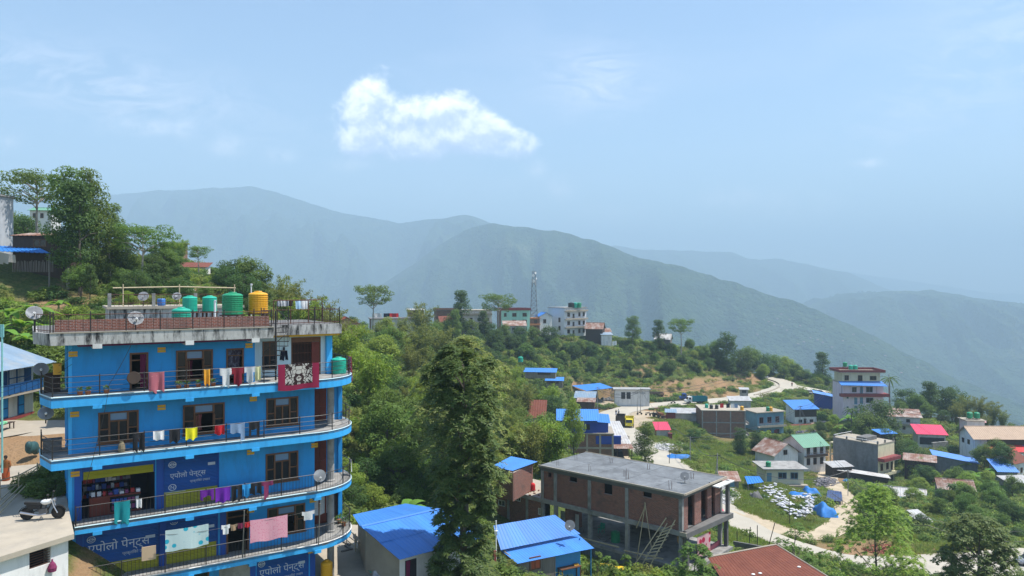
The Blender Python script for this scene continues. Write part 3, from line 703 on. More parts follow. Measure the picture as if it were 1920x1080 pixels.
def lettering(root,F,a,b,c,body,width,mat,name='lettering',label=None):
 """flat letters on a wall face, scaled to a given width"""
 me=text_mesh(body,1.0);co=np.zeros(len(me.vertices)*3);me.vertices.foreach_get('co',co);co=co.reshape(-1,3)
 lo=co.min(0);hi=co.max(0);k=width/(hi[0]-lo[0]);off=OFF[root.name]
 out=[tuple(F.p(a+(p[0]-lo[0])*k,b-.004-.004*(p[2]>0),c+(p[1]-lo[1])*k)-off)for p in co]
 for v,p in zip(me.vertices,out):v.co=p
 me.update();o=link_mesh(name,me,mat,root)
 if label:o['label']=label
 return o,(hi[1]-lo[1])*k
 # -- the blue apartment house
BL=thing('apartment_building','tall bright blue building with four balcony storeys, shop shutters and stained flat roof','building',V(-17,40,-17.5))
BF=Fr((-21.6,35.0,0),(10.8,7.0))
WB=1.2
def on_wall(px,py,b=WB):
 """picture point on the wall plane b -> (a, z)"""
 dx=(px-960)/FPX;o=BF.o+BF.v*b
 u=BF.u;det=u.x*(-1)-u.y*(-dx)
 a=(dx*o.y-o.x)/(u.x-dx*u.y);d=o.y+u.y*a
 return a,(540-py)/FPX*d
LV={3:-5.18,2:-8.14,1:-11.42,0:-14.40}
FB={3:-5.66,2:-8.60,1:-11.76,0:-14.74}
ROOF_T,ROOF_B=-2.15,-2.72
GRD=-17.6
A_R=12.95
def curve_edge(a0=0.0,inset=0.0,left=True,aR=15.7,bulge=True,tail=6.5):
 """outline of a balcony deck, from the left end along the street round the curved corner"""
 pts=[(a0,inset)]
 pts.append((12.6,inset))
 n=12
 for i in range(1,n+1):
  th=math.pi/2*i/n;pts.append((12.6+(aR-inset-12.6)*math.sin(th),3.2-(3.2-inset)*math.cos(th)))
 pts.append((aR-inset,tail))
 return pts
def deck(level,zt,zb,mat_f,left_flare,aR):
 o=curve_edge(0.85 if level==1 or level==0 else 0.0,0,aR=aR)
 if level in (0,1):o[0]=(0.95,0)
 back=[(aR-.02,9.0),(0.9,9.0)]
 fl=[(-.42,1.9),(-.42,3.4),(0.9,3.4)]if left_flare else []
 out=o+[(aR,9.0),(.9,9.0)]+list(reversed(fl))
 mb=MB();mb.prism([BF.p(a,b)for a,b in out],zt-.14,zt)
 dk=mb.build('deck',M['conc'],BL)
 path=([(-.42,3.4),(-.42,1.9)]if left_flare else [])+o
 f=MB();th=.12
 for(a,b),(c,d)in zip(path[:-1],path[1:]):
  p,q=BF.p(a,b),BF.p(c,d);w=(q-p);nr=Vector((-w.y,w.x,0)).normalized()*th
  f.hexa([Vector((p.x,p.y,zb)),Vector((q.x,q.y,zb)),Vector((q.x+nr.x,q.y+nr.y,zb)),Vector((p.x+nr.x,p.y+nr.y,zb))],[Vector((p.x,p.y,zt-.003)),Vector((q.x,q.y,zt-.003)),Vector((q.x+nr.x,q.y+nr.y,zt-.003)),Vector((p.x+nr.x,p.y+nr.y,zt-.003))])
 f.build('balcony_fascia',mat_f,BL)
 e=MB();e.tube([BF.p(a,b-.0,zt+.012)for a,b in path],.03,4);e.build('edge_moulding',M['lt_blue']if level else M['white'],BL)
 s=MB();s.prism([BF.p(a,b)for a,b in [(1.1,.14),(12.5,.14),(12.9,WB-.03),(1.1,WB-.03)]],zb+.02,zb+.10);s.build('soffit',M['purple'],BL)
 for a in ((1.9,6.05,9.35)if level in (3,2)else (1.9,6.05,9.2,12.75)):
  c=MB();c.box(BF,a-.2,a+.2,-.012,WB-.02,zb-.16,zb+.02);c.build('bracket',mat_f,BL)
 return o
def wall_with_holes(name,F,a0,a1,b0,b1,c0,c1,holes,mat,root):
 """front wall as strips around rectangular openings (a0,a1,c0,c1)"""
 mb=MB();xs=sorted(set([a0,a1]+[h for H in holes for h in H[:2]]));xs=[x for x in xs if a0<=x<=a1]
 for x0,x1 in zip(xs[:-1],xs[1:]):
  if x1-x0<1e-4:continue
  hs=sorted([(max(H[2],c0),min(H[3],c1))for H in holes if H[0]<=x0+1e-5 and H[1]>=x1-1e-5]);z=c0
  for(h0,h1)in hs:
   if h0>z+1e-4:mb.box(F,x0,x1,b0,b1,z,h0)
   z=max(z,h1)
  if z<c1-1e-4:mb.box(F,x0,x1,b0,b1,z,c1)
 return mb.build(name,mat,root)
def wr(px0,py0,px1,py1,b=WB):
 xm=(px0+px1)/2
 a0,_=on_wall(px0,py0,b);a1,_=on_wall(px1,py0,b);_,zt=on_wall(xm,py0,b);_,zb=on_wall(xm,py1,b)
 return [a0,a1,zb,zt]
DOOR3=wr(243,661,278,738);DOOR3[2]=LV[3]
WIN3=wr(330,656,399,712)
CURT=wr(424,653,457,728);CURT[2]=LV[3]
WIN2=[wr(184,771,260,829),wr(343,757,421,812),wr(499,745,559,797)]
SHOP=wr(153,870,291,962);SHOP[2]=LV[1]
SHUT1=wr(305,850,411,945);SHUT1[2]=LV[1]
WIN1=wr(498,848,559,902)
SHUT0=wr(156,990,301,1090);SHUT0[2]=LV[0]
SHUT0b=wr(309,969,409,1060);SHUT0b[2]=LV[0]
DOOR0=wr(424,955,467,1040);DOOR0[2]=LV[0]
WIN0=wr(501,948,572,1000)
SHUTG=wr(481,1040,579,1100);SHUTG[2]=GRD
WING=wr(330,1074,392,1100)
A_L=0.9
storeys=[(3,LV[3],ROOF_B,[DOOR3,WIN3,CURT],9.6),(2,LV[2],LV[3]-.14,WIN2,A_R),(1,LV[1],LV[2]-.14,[SHOP,SHUT1,WIN1],A_R),(0,LV[0],LV[1]-.14,[SHUT0,SHUT0b,DOOR0,WIN0],A_R),(-1,GRD-1.5,LV[0]-.14,[SHUTG,WING],A_R)]
for lv,c0,c1,holes,aR in storeys:
 wall_with_holes('wall',BF,A_L,aR,WB,WB+.22,c0,c1,holes,M['blue_wall'],BL)
 mb=MB();mb.box(BF,A_L,A_L+.22,WB+.22,9.0,c0,c1);mb.box(BF,aR-.2,aR,WB+.22,9.0,c0,c1);mb.box(BF,A_L+.22,aR-.2,8.8,9.0,c0,c1)
 mb.build('wall',M['blue_wall'],BL)
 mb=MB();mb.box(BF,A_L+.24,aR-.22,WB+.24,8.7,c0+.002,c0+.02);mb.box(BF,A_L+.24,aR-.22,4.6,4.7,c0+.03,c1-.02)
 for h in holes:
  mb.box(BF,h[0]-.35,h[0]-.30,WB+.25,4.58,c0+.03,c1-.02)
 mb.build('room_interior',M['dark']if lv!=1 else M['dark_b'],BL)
for lv in (3,2,1,0):
 zt=LV[lv];deck(lv,zt,FB[lv],M['blue_fas'],lv in (3,2),15.7)
for lv,c0,c1,_,_ in storeys[:3]:
 for k,(b0,b1)in enumerate(((2.0,2.9),(3.7,4.5))):
  mb=MB();mb.box(BF,A_L-.04,A_L+.02,b0,b1,c0+.02,c0+2.15);mb.build('door',M['wood_d'],BL)
 for b in (WB+.02,3.2,5.0):
  mb=MB();mb.box(BF,A_L-.16,A_L-.003,b,b+.3,c0+.01,c1-.02);mb.build('pilaster',M['blue_fas'],BL)
mb=MB();out=[(-0.05,0),(10.3,0),(10.3,2.1),(14.9,2.1),(14.9,9.2),(-.7,9.2),(-.7,2.0)]
mb.prism([BF.p(a,b)for a,b in out],ROOF_B,ROOF_T);mb.build('roof_slab',M['stain'],BL)
mb=MB();mb.prism([BF.p(a,b)for a,b in [(-.06,-.03),(10.32,-.03),(10.32,.12),(0.0,.12)]],ROOF_T+.002,ROOF_T+.05);mb.build('parapet_cap',M['conc_l'],BL)
mb=MB();mb.prism([BF.p(a,b)for a,b in [(.1,.2),(10.2,.2),(10.2,2.25),(14.7,2.25),(14.7,9),(-.5,9),(-.5,2.1)]],ROOF_T+.001,ROOF_T+.02);mb.build('roof_deck',M['conc_d'],BL)
mb=MB();mb.prism([BF.p(a,b)for a,b in [(1.1,.14),(9.5,.14),(9.5,WB-.03),(1.1,WB-.03)]],ROOF_B-.10,ROOF_B-.003);mb.build('soffit',M['purple'],BL)
mb=MB();mb.prism([BF.p(a,b)for a,b in [(10.4,2.2),(14.8,2.2),(14.8,3.0),(10.4,3.0)]],ROOF_B-.12,ROOF_B-.003);mb.build('soffit',M['ochre'],BL)
for a in (1.9,6.05,9.35):
 mb=MB();mb.box(BF,a-.2,a+.2,-.013,WB-.02,ROOF_B-.2,ROOF_B-.12+.14);mb.build('bracket',M['white'],BL)
BB=3.0
JW=wr(492,640,519,693,BB);GATE=wr(546,632,601,700,BB);GATE[2]=LV[3]
wall_with_holes('wall',BF,9.6,14.2,BB,BB+.2,LV[3],ROOF_B,[JW,GATE],M['lt_blue'],BL,)
mb=MB();mb.box(BF,9.4,9.6,WB+.22,BB,LV[3],ROOF_B);mb.build('wall',M['blue_wall'],BL);mb=MB();mb.box(BF,14.0,14.2,BB+.2,9,LV[3],ROOF_B);mb.build('wall',M['blue_wall'],BL)
mb=MB();mb.box(BF,14.2,14.55,BB-.25,BB+.4,LV[3],ROOF_B);mb.build('pier',M['blue_fas'],BL)
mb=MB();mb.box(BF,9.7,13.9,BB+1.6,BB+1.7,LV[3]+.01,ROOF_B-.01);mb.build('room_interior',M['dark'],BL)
window(BL,BF,JW[0],JW[1],JW[2],JW[3],BB,2,2)
gt=MB();ga0,ga1,gz0,gz1=GATE
gt.box(BF,ga0,ga0+.06,BB-.03,BB+.05,gz0,gz1);gt.box(BF,ga1-.06,ga1,BB-.03,BB+.05,gz0,gz1);gt.box(BF,ga0+.06,ga1-.06,BB-.03,BB+.05,gz1-.3,gz1);g_o=gt.build('folding_gate',M['wood'],BL)
for i in range(13):
 x=ga0+.1+i*.085
 mb=MB();mb.box(BF,x,x+.022,BB,BB+.02,gz0+.02,gz1-.31);mb.build('bar',M['rust'],g_o)
for j in range(4):
 mb=MB();mb.box(BF,ga0+.08,ga0+.08+13*.085,BB-.012,BB-.002,gz0+.2+j*.55,gz0+.23+j*.55);mb.build('bar',M['rust'],g_o)
mb=MB();mb.box(BF,ga1-.55,ga1-.07,BB,BB+.03,gz0+.02,gz1-.31);mb.build('door_leaf',M['redwood'],g_o)
def house_window(h,b=WB,open_left=False,open_mid=False,curtain=None):
 """timber window with side lights and a top light, the way the building has them"""
 a0,a1,c0,c1=h;w=a1-a0;H=c1-c0;fr=.085
 mb=MB()
 mb.box(BF,a0,a0+fr,b-.05,b+.1,c0,c1);mb.box(BF,a1-fr,a1,b-.05,b+.1,c0,c1);mb.box(BF,a0+fr,a1-fr,b-.05,b+.1,c1-fr,c1);mb.box(BF,a0+fr,a1-fr,b-.05,b+.1,c0,c0+fr)
 x1,x2=a0+w*.27,a1-w*.27;zt=c1-H*.30;zm=c0+H*.45
 for x in (x1,x2):mb.box(BF,x-fr*.5,x+fr*.5,b-.04,b+.09,c0+fr,c1-fr)
 mb.box(BF,x1+fr*.5,x2-fr*.5,b-.04,b+.09,zt-fr*.4,zt+fr*.4)
 mb.box(BF,a0+fr,x1-fr*.5,b-.03,b+.08,zm-.03,zm+.03);mb.box(BF,x2+fr*.5,a1-fr,b-.03,b+.08,zm-.03,zm+.03)
 if not open_mid:mb.box(BF,(x1+x2)/2-fr*.45,(x1+x2)/2+fr*.45,b-.035,b+.085,c0+fr,zt-fr*.4)
 wn=mb.build('window',M['wood'],BL)
 panes=[(a0+fr,x1-fr*.5,c0+fr,zm-.03),(a0+fr,x1-fr*.5,zm+.03,c1-fr),(x2+fr*.5,a1-fr,c0+fr,zm-.03),(x2+fr*.5,a1-fr,zm+.03,c1-fr),(x1+fr*.5,x2-fr*.5,zt+fr*.4,c1-fr)]
 if not open_mid:panes+=[(x1+fr*.5,(x1+x2)/2-fr*.45,c0+fr,zt-fr*.4),((x1+x2)/2+fr*.45,x2-fr*.5,c0+fr,zt-fr*.4)]
 for i,(p0,p1,q0,q1)in enumerate(panes):
  g=MB();g.box(BF,p0+.004,p1-.004,b+.02,b+.035,q0+.004,q1-.004);g.build('pane',M['glass']if i!=4 else glassmat('pale top light',(.16,.26,.40)),wn)
 mb=MB();mb.box(BF,a0-.06,a1+.06,b-.12,b-.052,c0-.06,c0-.003);mb.build('sill',M['wood'],wn)
 if open_left:
  F2=BF.at(a0,b-.06,0,-1.75);mb=MB();L=w*.27
  mb.box(F2,0,.06,0,.04,c0+fr,c1-fr);mb.box(F2,L-.06,L,0,.04,c0+fr,c1-fr);mb.box(F2,.06,L-.06,0,.04,c0+fr,c0+fr+.06);mb.box(F2,.06,L-.06,0,.04,c1-fr-.06,c1-fr);mb.box(F2,.06,L-.06,0,.04,zm-.03,zm+.03)
  cs=mb.build('casement',M['wood'],wn)
 if open_mid:
  for sx,base in ((1,x1+fr*.5),(-1,x2-fr*.5)):
   F2=BF.at(base,b-.05,0,-1.5 if sx>0 else -1.6);L=w*.22;mb=MB()
   mb.box(F2,0,.05,0,.035,c0+fr,zt-fr*.5);mb.box(F2,L-.05,L,0,.035,c0+fr,zt-fr*.5);mb.box(F2,.05,L-.05,0,.035,c0+fr,c0+fr+.05);mb.box(F2,.05,L-.05,0,.035,zt-fr*.5-.05,zt-fr*.5)
   mb.build('casement',M['wood'],wn)
 if curtain:
  hang_part(wn,BF.p(x1+.1,b+.16,zt-.1),BF.p(x1+w*.2,b+.16,zt-.1),zt-c0-.25,curtain)
 return wn
def hang_part(root,A,B,drop,mat,name='curtain',n=14):
 A,B=Vector(A),Vector(B);d=B-A;nr=Vector((d.y,-d.x,0)).normalized();mb=MB();m=6
 for j in range(m+1):
  for i in range(n+1):
   s=i/n;w=math.sin(s*n*1.7)*.035;pinch=1-.18*math.sin(math.pi*j/m)
   mb.v.append(tuple(A+d*(s*pinch)+nr*w+Vector((0,0,-drop*j/m))))
 for j in range(m):
  for i in range(n):a=j*(n+1)+i;mb.f.append((a,a+1,a+n+2,a+n+1))
 return mb.build(name,mat,root)
house_window(WIN3,open_mid=True,curtain=cloth('plum',(.16,.02,.06)))
house_window(WIN2[0]);house_window(WIN2[1],open_left=True,open_mid=True,curtain=cloth('dusty rose',(.30,.10,.10)));house_window(WIN2[2])
house_window(WIN1);house_window(WIN0,open_left=False,open_mid=True)
window(BL,BF,WING[0],WING[1],WING[2],WING[3],WB,2,1)
def door_frame(h,curtain=None,mat=None,b=WB):
 a0,a1,c0,c1=h;mb=MB();fr=.09
 mb.box(BF,a0,a0+fr,b-.04,b+.12,c0,c1);mb.box(BF,a1-fr,a1,b-.04,b+.12,c0,c1);mb.box(BF,a0+fr,a1-fr,b-.04,b+.12,c1-fr,c1);mb.box(BF,a0+fr,a1-fr,b-.03,b+.10,c1-.42,c1-.36)
 d=mb.build('door',M['wood'],BL);return d
d=door_frame(DOOR3);hang_part(d,BF.p(DOOR3[1]-.38,WB-.06,DOOR3[3]-.1),BF.p(DOOR3[1]-.08,WB-.06,DOOR3[3]-.1),DOOR3[3]-DOOR3[2]-.2,cloth('wine',(.20,.03,.09)))
d=door_frame(CURT);hang_part(d,BF.p(CURT[0]+.1,WB+.03,CURT[3]-.1),BF.p(CURT[1]-.08,WB+.03,CURT[3]-.1),CURT[3]-CURT[2]-.5,pm('patterned grey curtain',(.19,.21,.27),(.05,.04,.06),5.0,2.0,.9))
door_frame(DOOR0)
for px,py in [(137,664),(303,656),(467,648),(140,777),(303,764),(475,748),(141,889),(470,848),(590,835),(470,957),(587,938),(584,1033),(605,632)]:
 a,z=on_wall(px,py,WB-.03)
 if px in (605,):continue
 mb=MB();mb.box(BF,a-.19,a+.19,WB-.035,WB-.004,z-.13,z-.012);mb.box(BF,a-.19,a+.19,WB-.035,WB-.004,z+.012,z+.13);mb.build('vent_plate',M['ochre'],BL)
for lv in (2,1,0):
 c0=LV[lv];c1=LV[lv+1]-.15
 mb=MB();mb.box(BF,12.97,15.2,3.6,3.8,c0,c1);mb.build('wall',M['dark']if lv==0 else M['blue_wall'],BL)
 mb=MB();mb.box(BF,13.5,14.45,3.52,3.59,c0+.02,c0+2.1);dd_=mb.build('door',M['redwood'],BL)
 for(z0,z1)in ((.2,.9),(1.05,1.9)):
  for x in (13.58,14.02):
   mb=MB();mb.box(BF,x,x+.35,3.495,3.519,c0+z0,c0+z1);mb.build('panel',M['redwood'],dd_)
 mb=MB();mb.box(BF,15.2,15.45,3.5,9,c0,c1);mb.build('wall',M['blue_wall'],BL)
for lv in (2,1,0,-1):
 c0=LV[lv]if lv>=0 else -17.2;c1=(LV[lv+1])-.15
 mb=MB();mb.lathe(BF.p(14.1,1.75,c0),[(.27,0),(.27,.1),(.21,.14),(.20,c1-c0-.3),(.24,c1-c0-.22),(.26,c1-c0)],18);mb.build('column',M['conc'],BL,smooth=False)
def edge_points(a0,step,inset,aR=15.7,tail=6.4):
 o=curve_edge(a0,inset,aR=aR,tail=tail);pts=[];pts_full=[Vector((a,b,0))for a,b in o]
 L=[0]
 for p,q in zip(pts_full[:-1],pts_full[1:]):L.append(L[-1]+(q-p).length)
 s=0
 while s<=L[-1]:
  for i in range(len(L)-1):
   if L[i]<=s<=L[i+1]+1e-9:
    pts.append(pts_full[i].lerp(pts_full[i+1],(s-L[i])/max(L[i+1]-L[i],1e-9)));break
  s+=step
 return pts
_bal=MB().tube([(0,0,0),(0,0,.86)],.011,4);_bme=bpy.data.meshes.new('baluster');_bme.from_pydata(_bal.v,[],_bal.f);_bme.materials.append(M['iron'])
_pst=MB().tube([(0,0,0),(0,0,1.0),(0,0,1.04)],[.028,.028,.01],6);_pme=bpy.data.meshes.new('post');_pme.from_pydata(_pst.v,[],_pst.f);_pme.materials.append(M['iron'])
def railing(level_z,bars,balusters,a0,left,step=.17):
 e=edge_points(a0,.35,.07)
 path=[BF.p(p.x,p.y,level_z)for p in e]
 if left:path=[BF.p(-.36,3.3,level_z),BF.p(-.36,1.95,level_z)]+path
 mb=MB()
 for h in bars:mb.tube([p+Vector((0,0,h))for p in path],.020 if h>.9 else.012,5)
 rl=mb.build('railing',M['iron'],BL)
 for p in edge_points(a0,1.95,.07):link_mesh('post',_pme,None,rl,BF.p(p.x,p.y,level_z+.0))
 if left:
  for b in (1.95,2.6,3.3):link_mesh('post',_pme,None,rl,BF.p(-.36,b,level_z))
 if balusters:
  for p in edge_points(a0,step,.07):link_mesh('baluster',_bme,None,rl,BF.p(p.x,p.y,level_z+.08))
 return rl
railing(LV[3],(.22,.45,.68,.95),False,.05,True)
railing(LV[2],(.22,.45,.68,.95),False,.05,True)
railing(LV[1],(.08,.95),True,1.0,False)
railing(LV[0],(.08,.95),True,1.0,False)
mb=MB();mb.box(BF,.15,10.2,.55,.67,ROOF_T+.06,ROOF_T+.62);mb.build('roof_upstand',M['brick'],BL)
pk=[(-.62,3.2),(-.62,2.05),(0.08,.1),(10.2,.1),(10.2,2.2),(14.8,2.2),(14.8,8.5)]
mb=MB()
for h in (.12,.88):mb.tube([BF.p(a,b,ROOF_T+h)for a,b in pk],.020,5)
rr_=mb.build('roof_railing',M['rust'],BL)
for(a,b),(c,d)in zip(pk[:-1],pk[1:]):
 L=math.hypot(c-a,d-b);n=int(L/(.30));
 for i in range(n+1):
  s=i/max(n,1);me_=_pme if i%5==0 else _bme
  link_mesh('post' if i%5==0 else 'baluster',me_,None,rr_,BF.p(a+(c-a)*s,b+(d-b)*s,ROOF_T-.0))
M['shut_b']=pm('blue painted roller shutter',(.012,.085,.33),(.010,.07,.27),1.0,.7,.5,dirt=(.01,.05,.2),dirt_amt=.3)
M['shut_y']=pm('olive yellow painted shutter',(.34,.33,.02),(.28,.27,.018),1.0,.7,.5,dirt=(.2,.2,.02),dirt_amt=.4)
M['letter']=pm('grey white sign paint',(.50,.56,.66),(.40,.46,.56),3,.8,.7)
def shutter(h,c_bottom,c_top,split,label=None,b=WB+.1):
 """roller shutter of separate slats; slats below split (height) are yellow"""
 a0,a1=h[0]+.02,h[1]-.02;root=BL
 mb=MB();mb.box(BF,a0-.02,a0+.05,b-.05,b+.05,c_bottom,c_top);mb.box(BF,a1-.05,a1+.02,b-.05,b+.05,c_bottom,c_top);mb.box(BF,a0+.05,a1-.05,b-.06,b+.12,c_top-.16,c_top);sh=mb.build('roller_shutter',M['blue_dk'],root)
 z=c_bottom
 while z<c_top-.17:
  z2=min(z+.078,c_top-.16);mb=MB();y=z+.04<split
  mb.add([BF.p(a0+.05,b,z),BF.p(a1-.05,b,z),BF.p(a1-.05,b-.022,(z+z2)/2),BF.p(a0+.05,b-.022,(z+z2)/2),BF.p(a1-.05,b,z2),BF.p(a0+.05,b,z2),BF.p(a0+.05,b+.02,z),BF.p(a1-.05,b+.02,z),BF.p(a1-.05,b+.02,z2),BF.p(a0+.05,b+.02,z2)],[(0,1,2,3),(3,2,4,5),(6,9,8,7)])
  mb.build('slat',M['shut_y']if y else M['shut_b'],sh);z=z2
 return sh
MAIN_TXT='\u090f\u092a\u094b\u0932\u094b \u092a\u0947\u0928\u094d\u091f\u094d\u0938'
SUB_TXT='\u092a\u094d\u0930\u0915\u0943\u0924\u093f\u0915\u094b \u0909\u092a\u0939\u093e\u0930'
def emblem(root,a,c,r,b):
 mb=MB();n=20
 for ro,ri in ((r,r*.82),(r*.55,r*.40)):
  for i in range(n):
   t0,t1=2*math.pi*i/n,2*math.pi*(i+1)/n
   q=[BF.p(a+rr*math.cos(tt)*1.15,b,c+rr*math.sin(tt))for rr,tt in ((ri,t0),(ro,t0),(ro,t1),(ri,t1))]
   mb.quad(*q)
 mb.box(BF,a-r*.95,a+r*.95,b-.004,b+.004,c-r*.08,c+r*.12)
 return mb.build('emblem',M['letter'],root)
def emblem2(root,a,c,r,b):
 mb=MB();n=18
 for i in range(n):
  t0,t1=2*math.pi*i/n,2*math.pi*(i+1)/n
  mb.quad(*[BF.p(a+rr*math.cos(tt)*1.15,b,c+rr*math.sin(tt))for rr,tt in ((r*.8,t0),(r,t0),(r,t1),(r*.8,t1))])
 for x0,x1,z0,z1 in ((-.5,-.32,-.45,.45),(.32,.5,-.45,.45)):mb.box(BF,a+x0*r,a+x1*r,b-.004,b+.004,c+z0*r,c+z1*r)
 p=[BF.p(a-.5*r,b-.001,c+.45*r),BF.p(a-.3*r,b-.001,c+.45*r),BF.p(a+.5*r,b-.001,c-.45*r),BF.p(a+.3*r,b-.001,c-.45*r)];mb.quad(p[0],p[1],p[2],p[3])
 return mb.build('emblem',M['letter'],root)
def shutter_print(h,sh,ytxt,full=True,px=None):
 a0,a1=h[0],h[1];w=a1-a0;b=WB+.1-.026
 lettering(sh,BF,a0+w*px[0],b,ytxt,MAIN_TXT,w*(px[1]-px[0]),M['letter'],label='grey white shop name painted on the shutter')
 lettering(sh,BF,a0+w*(px[0]+.52*(px[1]-px[0])+.02),b,ytxt-.27,SUB_TXT,w*.36,M['letter'])
 emblem(sh,a0+w*(px[0]+.04),ytxt+.80,.17,b-.006)
 emblem2(sh,a0+w*(px[0]+.04),ytxt-.38,.17,b-.006)
 mb=MB();mb.box(BF,a0+w*.80,a0+w*.93,b-.008,b,h[3]-.75,h[3]-.6);mb.build('badge',M['letter'],sh)
 mb=MB();mb.box(BF,a0+w*.04,a0+w*.40,b-.008,b,ytxt-.64,ytxt-.62);mb.build('badge',M['letter'],sh)
s1=shutter(SHUT1,LV[1],SHUT1[3],LV[1]+.75);shutter_print(SHUT1,s1,LV[1]+1.38,px=(.13,.76))
s0=shutter(SHUT0,LV[0],SHUT0[3],LV[0]+.62);shutter_print(SHUT0,s0,LV[0]+1.12,px=(.06,.86))
s0b=shutter(SHUT0b,LV[0],SHUT0b[3],LV[0]+.75);shutter_print(SHUT0b,s0b,LV[0]+1.38,px=(.13,.76))
sg=shutter(SHUTG,GRD,SHUTG[3],GRD+.6);shutter_print(SHUTG,sg,GRD+1.45,px=(.06,.92))
sh_=shutter(SHOP,SHOP[3]-.62,SHOP[3],SHOP[3]-.2)
mb=MB()
for a in (SHOP[0]-.22,SHOP[1]+.22,SHUT0[1]+.1):
 pass
for(a,lv)in ((SHOP[0]-.16,1),(SHOP[1]+.2,1),(SHUT0[0]-.16,0),(SHUT0[1]+.12,0),(SHUT0b[1]+.25,0),(SHUTG[0]-.2,-1),(SHUTG[1]+.22,-1)):
 mb=MB();mb.box(BF,a-.15,a+.15,WB-.03,WB-.002,LV[lv]if lv>=0 else GRD,FB[lv+1]+.0);mb.build('pillar',M['blue_dk'],BL)
a,z=on_wall(445,1060);mb=MB();mb.box(BF,a-.95,a+.72,WB-.02,WB-.002,GRD,FB[0]+.02);mb.build('plaster_patch',M['conc'],BL)
shp=MB()
for j in range(5):shp.box(BF,SHOP[0]+.1,SHOP[1]-.9,3.3,3.6,LV[1]+.5+j*.38,LV[1]+.53+j*.38)
SHELF=tag(thing('shop_shelf','dark shelves packed with small goods inside the open shop','shelf',BF.p((SHOP[0]+SHOP[1])/2,3.4,LV[1]+.02)),None)
shp.box(BF,SHOP[0]+.1,SHOP[0]+.14,3.3,3.6,LV[1]+.02,LV[1]+2.4);shp.box(BF,SHOP[1]-.94,SHOP[1]-.9,3.3,3.6,LV[1]+.02,LV[1]+2.4);shp.build('shelf_boards',M['wood_d'],SHELF)
pc=[cloth('packet red',(.35,.04,.04)),cloth('packet white',(.6,.6,.62)),cloth('packet blue',(.05,.1,.35)),cloth('packet grey',(.2,.2,.24)),cloth('packet plum',(.2,.05,.14))]
for j in range(5):
 x=SHOP[0]+.18;
 while x<SHOP[1]-1.1:
  w=rnd.uniform(.1,.24);h=rnd.uniform(.12,.3);mb=MB();mb.box(BF,x,x+w-.015,3.28,3.5,LV[1]+.532+j*.38,LV[1]+.53+j*.38+h);mb.build('packet',rnd.choice(pc),SHELF);x+=w+.01
CT=thing('shop_counter','red brown glass fronted counter standing in the open shop','counter',BF.p(SHOP[0]+1.3,1.7,LV[1]+.02))
mb=MB();ca0=SHOP[0]+.35;mb.box(BF,ca0,ca0+.9,WB+.25,WB+.75,LV[1]+.02,LV[1]+.95);mb.box(BF,ca0+.9,ca0+2.3,WB+.25,WB+.75,LV[1]+.02,LV[1]+.12);mb.box(BF,ca0+.9,ca0+2.3,WB+.25,WB+.75,LV[1]+.88,LV[1]+.95);mb.build('cabinet',M['redwood'],CT)
mb=MB();mb.box(BF,ca0+.92,ca0+2.28,WB+.27,WB+.29,LV[1]+.13,LV[1]+.87);mb.build('glass_front',M['glass'],CT)
for k in range(7):
 for j in range(2):
  mb=MB();mb.box(BF,ca0+.98+k*.18,ca0+1.12+k*.18,WB+.215,WB+.262,LV[1]+.2+j*.34,LV[1]+.42+j*.34);mb.build('packet',rnd.choice(pc),CT)
for k in range(9):
 x=ca0+.1+k*.25;mb=MB();mb.box(BF,x,x+rnd.uniform(.1,.2),WB+.3+rnd.random()*.2,WB+.6,LV[1]+.955,LV[1]+.955+rnd.uniform(.08,.26));mb.build('packet',rnd.choice(pc),CT)
ST=thing('spiral_stair','black iron spiral stair from the top balcony to the roof','staircase',BF.p(10.75,1.25,LV[3]))
cx_,cy_=10.75,1.25;zc=LV[3];Hh=ROOF_T-LV[3]+.15
MB().tube([BF.p(cx_,cy_,zc),BF.p(cx_,cy_,zc+Hh+.7)],.05,8).build('centre_pole',M['iron'],ST)
rail=[]
for i in range(13):
 th=2.6+i*.42;z=zc+.22+i*(Hh-.22)/12;t0,t1=th-.2,th+.2;ro=.72
 mb=MB();mb.slab([BF.p(cx_+.04*math.cos(th),cy_+.04*math.sin(th),z),BF.p(cx_+ro*math.cos(t0),cy_+ro*math.sin(t0),z),BF.p(cx_+ro*math.cos(t1),cy_+ro*math.sin(t1),z)],.035);mb.build('tread',M['iron'],ST)
 MB().tube([BF.p(cx_+ro*math.cos(th),cy_+ro*math.sin(th),z),BF.p(cx_+ro*math.cos(th),cy_+ro*math.sin(th),z+.85)],.012,4).build('baluster',M['iron'],ST)
 rail.append(BF.p(cx_+ro*math.cos(th),cy_+ro*math.sin(th),z+.85))
MB().tube(rail,.02,5).build('handrail',M['iron'],ST)
# -- things on the blue house
def onF(F,px,py,b=0.0):
 dx=(px-960)/FPX;o=F.o+F.v*b
 a=(dx*o.y-o.x)/(F.u.x-dx*F.u.y);d=o.y+F.u.y*a
 return a,(540-py)/FPX*d
def roof_at(px,b,z=ROOF_T):
 a,_=onF(BF,px,600,b);p=BF.p(a,b,0);return Vector((p.x,p.y,z))
tank('water_tank',roof_at(340,1.2,ROOF_T),.48,1.15,M['tank_t'],'sea green ribbed water tank by the front rail of the blue building roof')
tank('water_tank',roof_at(356,6.5,ROOF_T),.42,.95,M['tank_t'],'small sea green tank on a rusty stand, leftmost of the roof row',stand=.75)
tank('water_tank',roof_at(393,6.5,ROOF_T),.42,.95,M['tank_t'],'small sea green tank on a rusty stand beside the white pipe',stand=.75)
tank('water_tank',roof_at(436,4.2,ROOF_T),.58,1.32,M['tank_g'],'large leaf green ribbed water tank on a rusty stand',stand=.6)
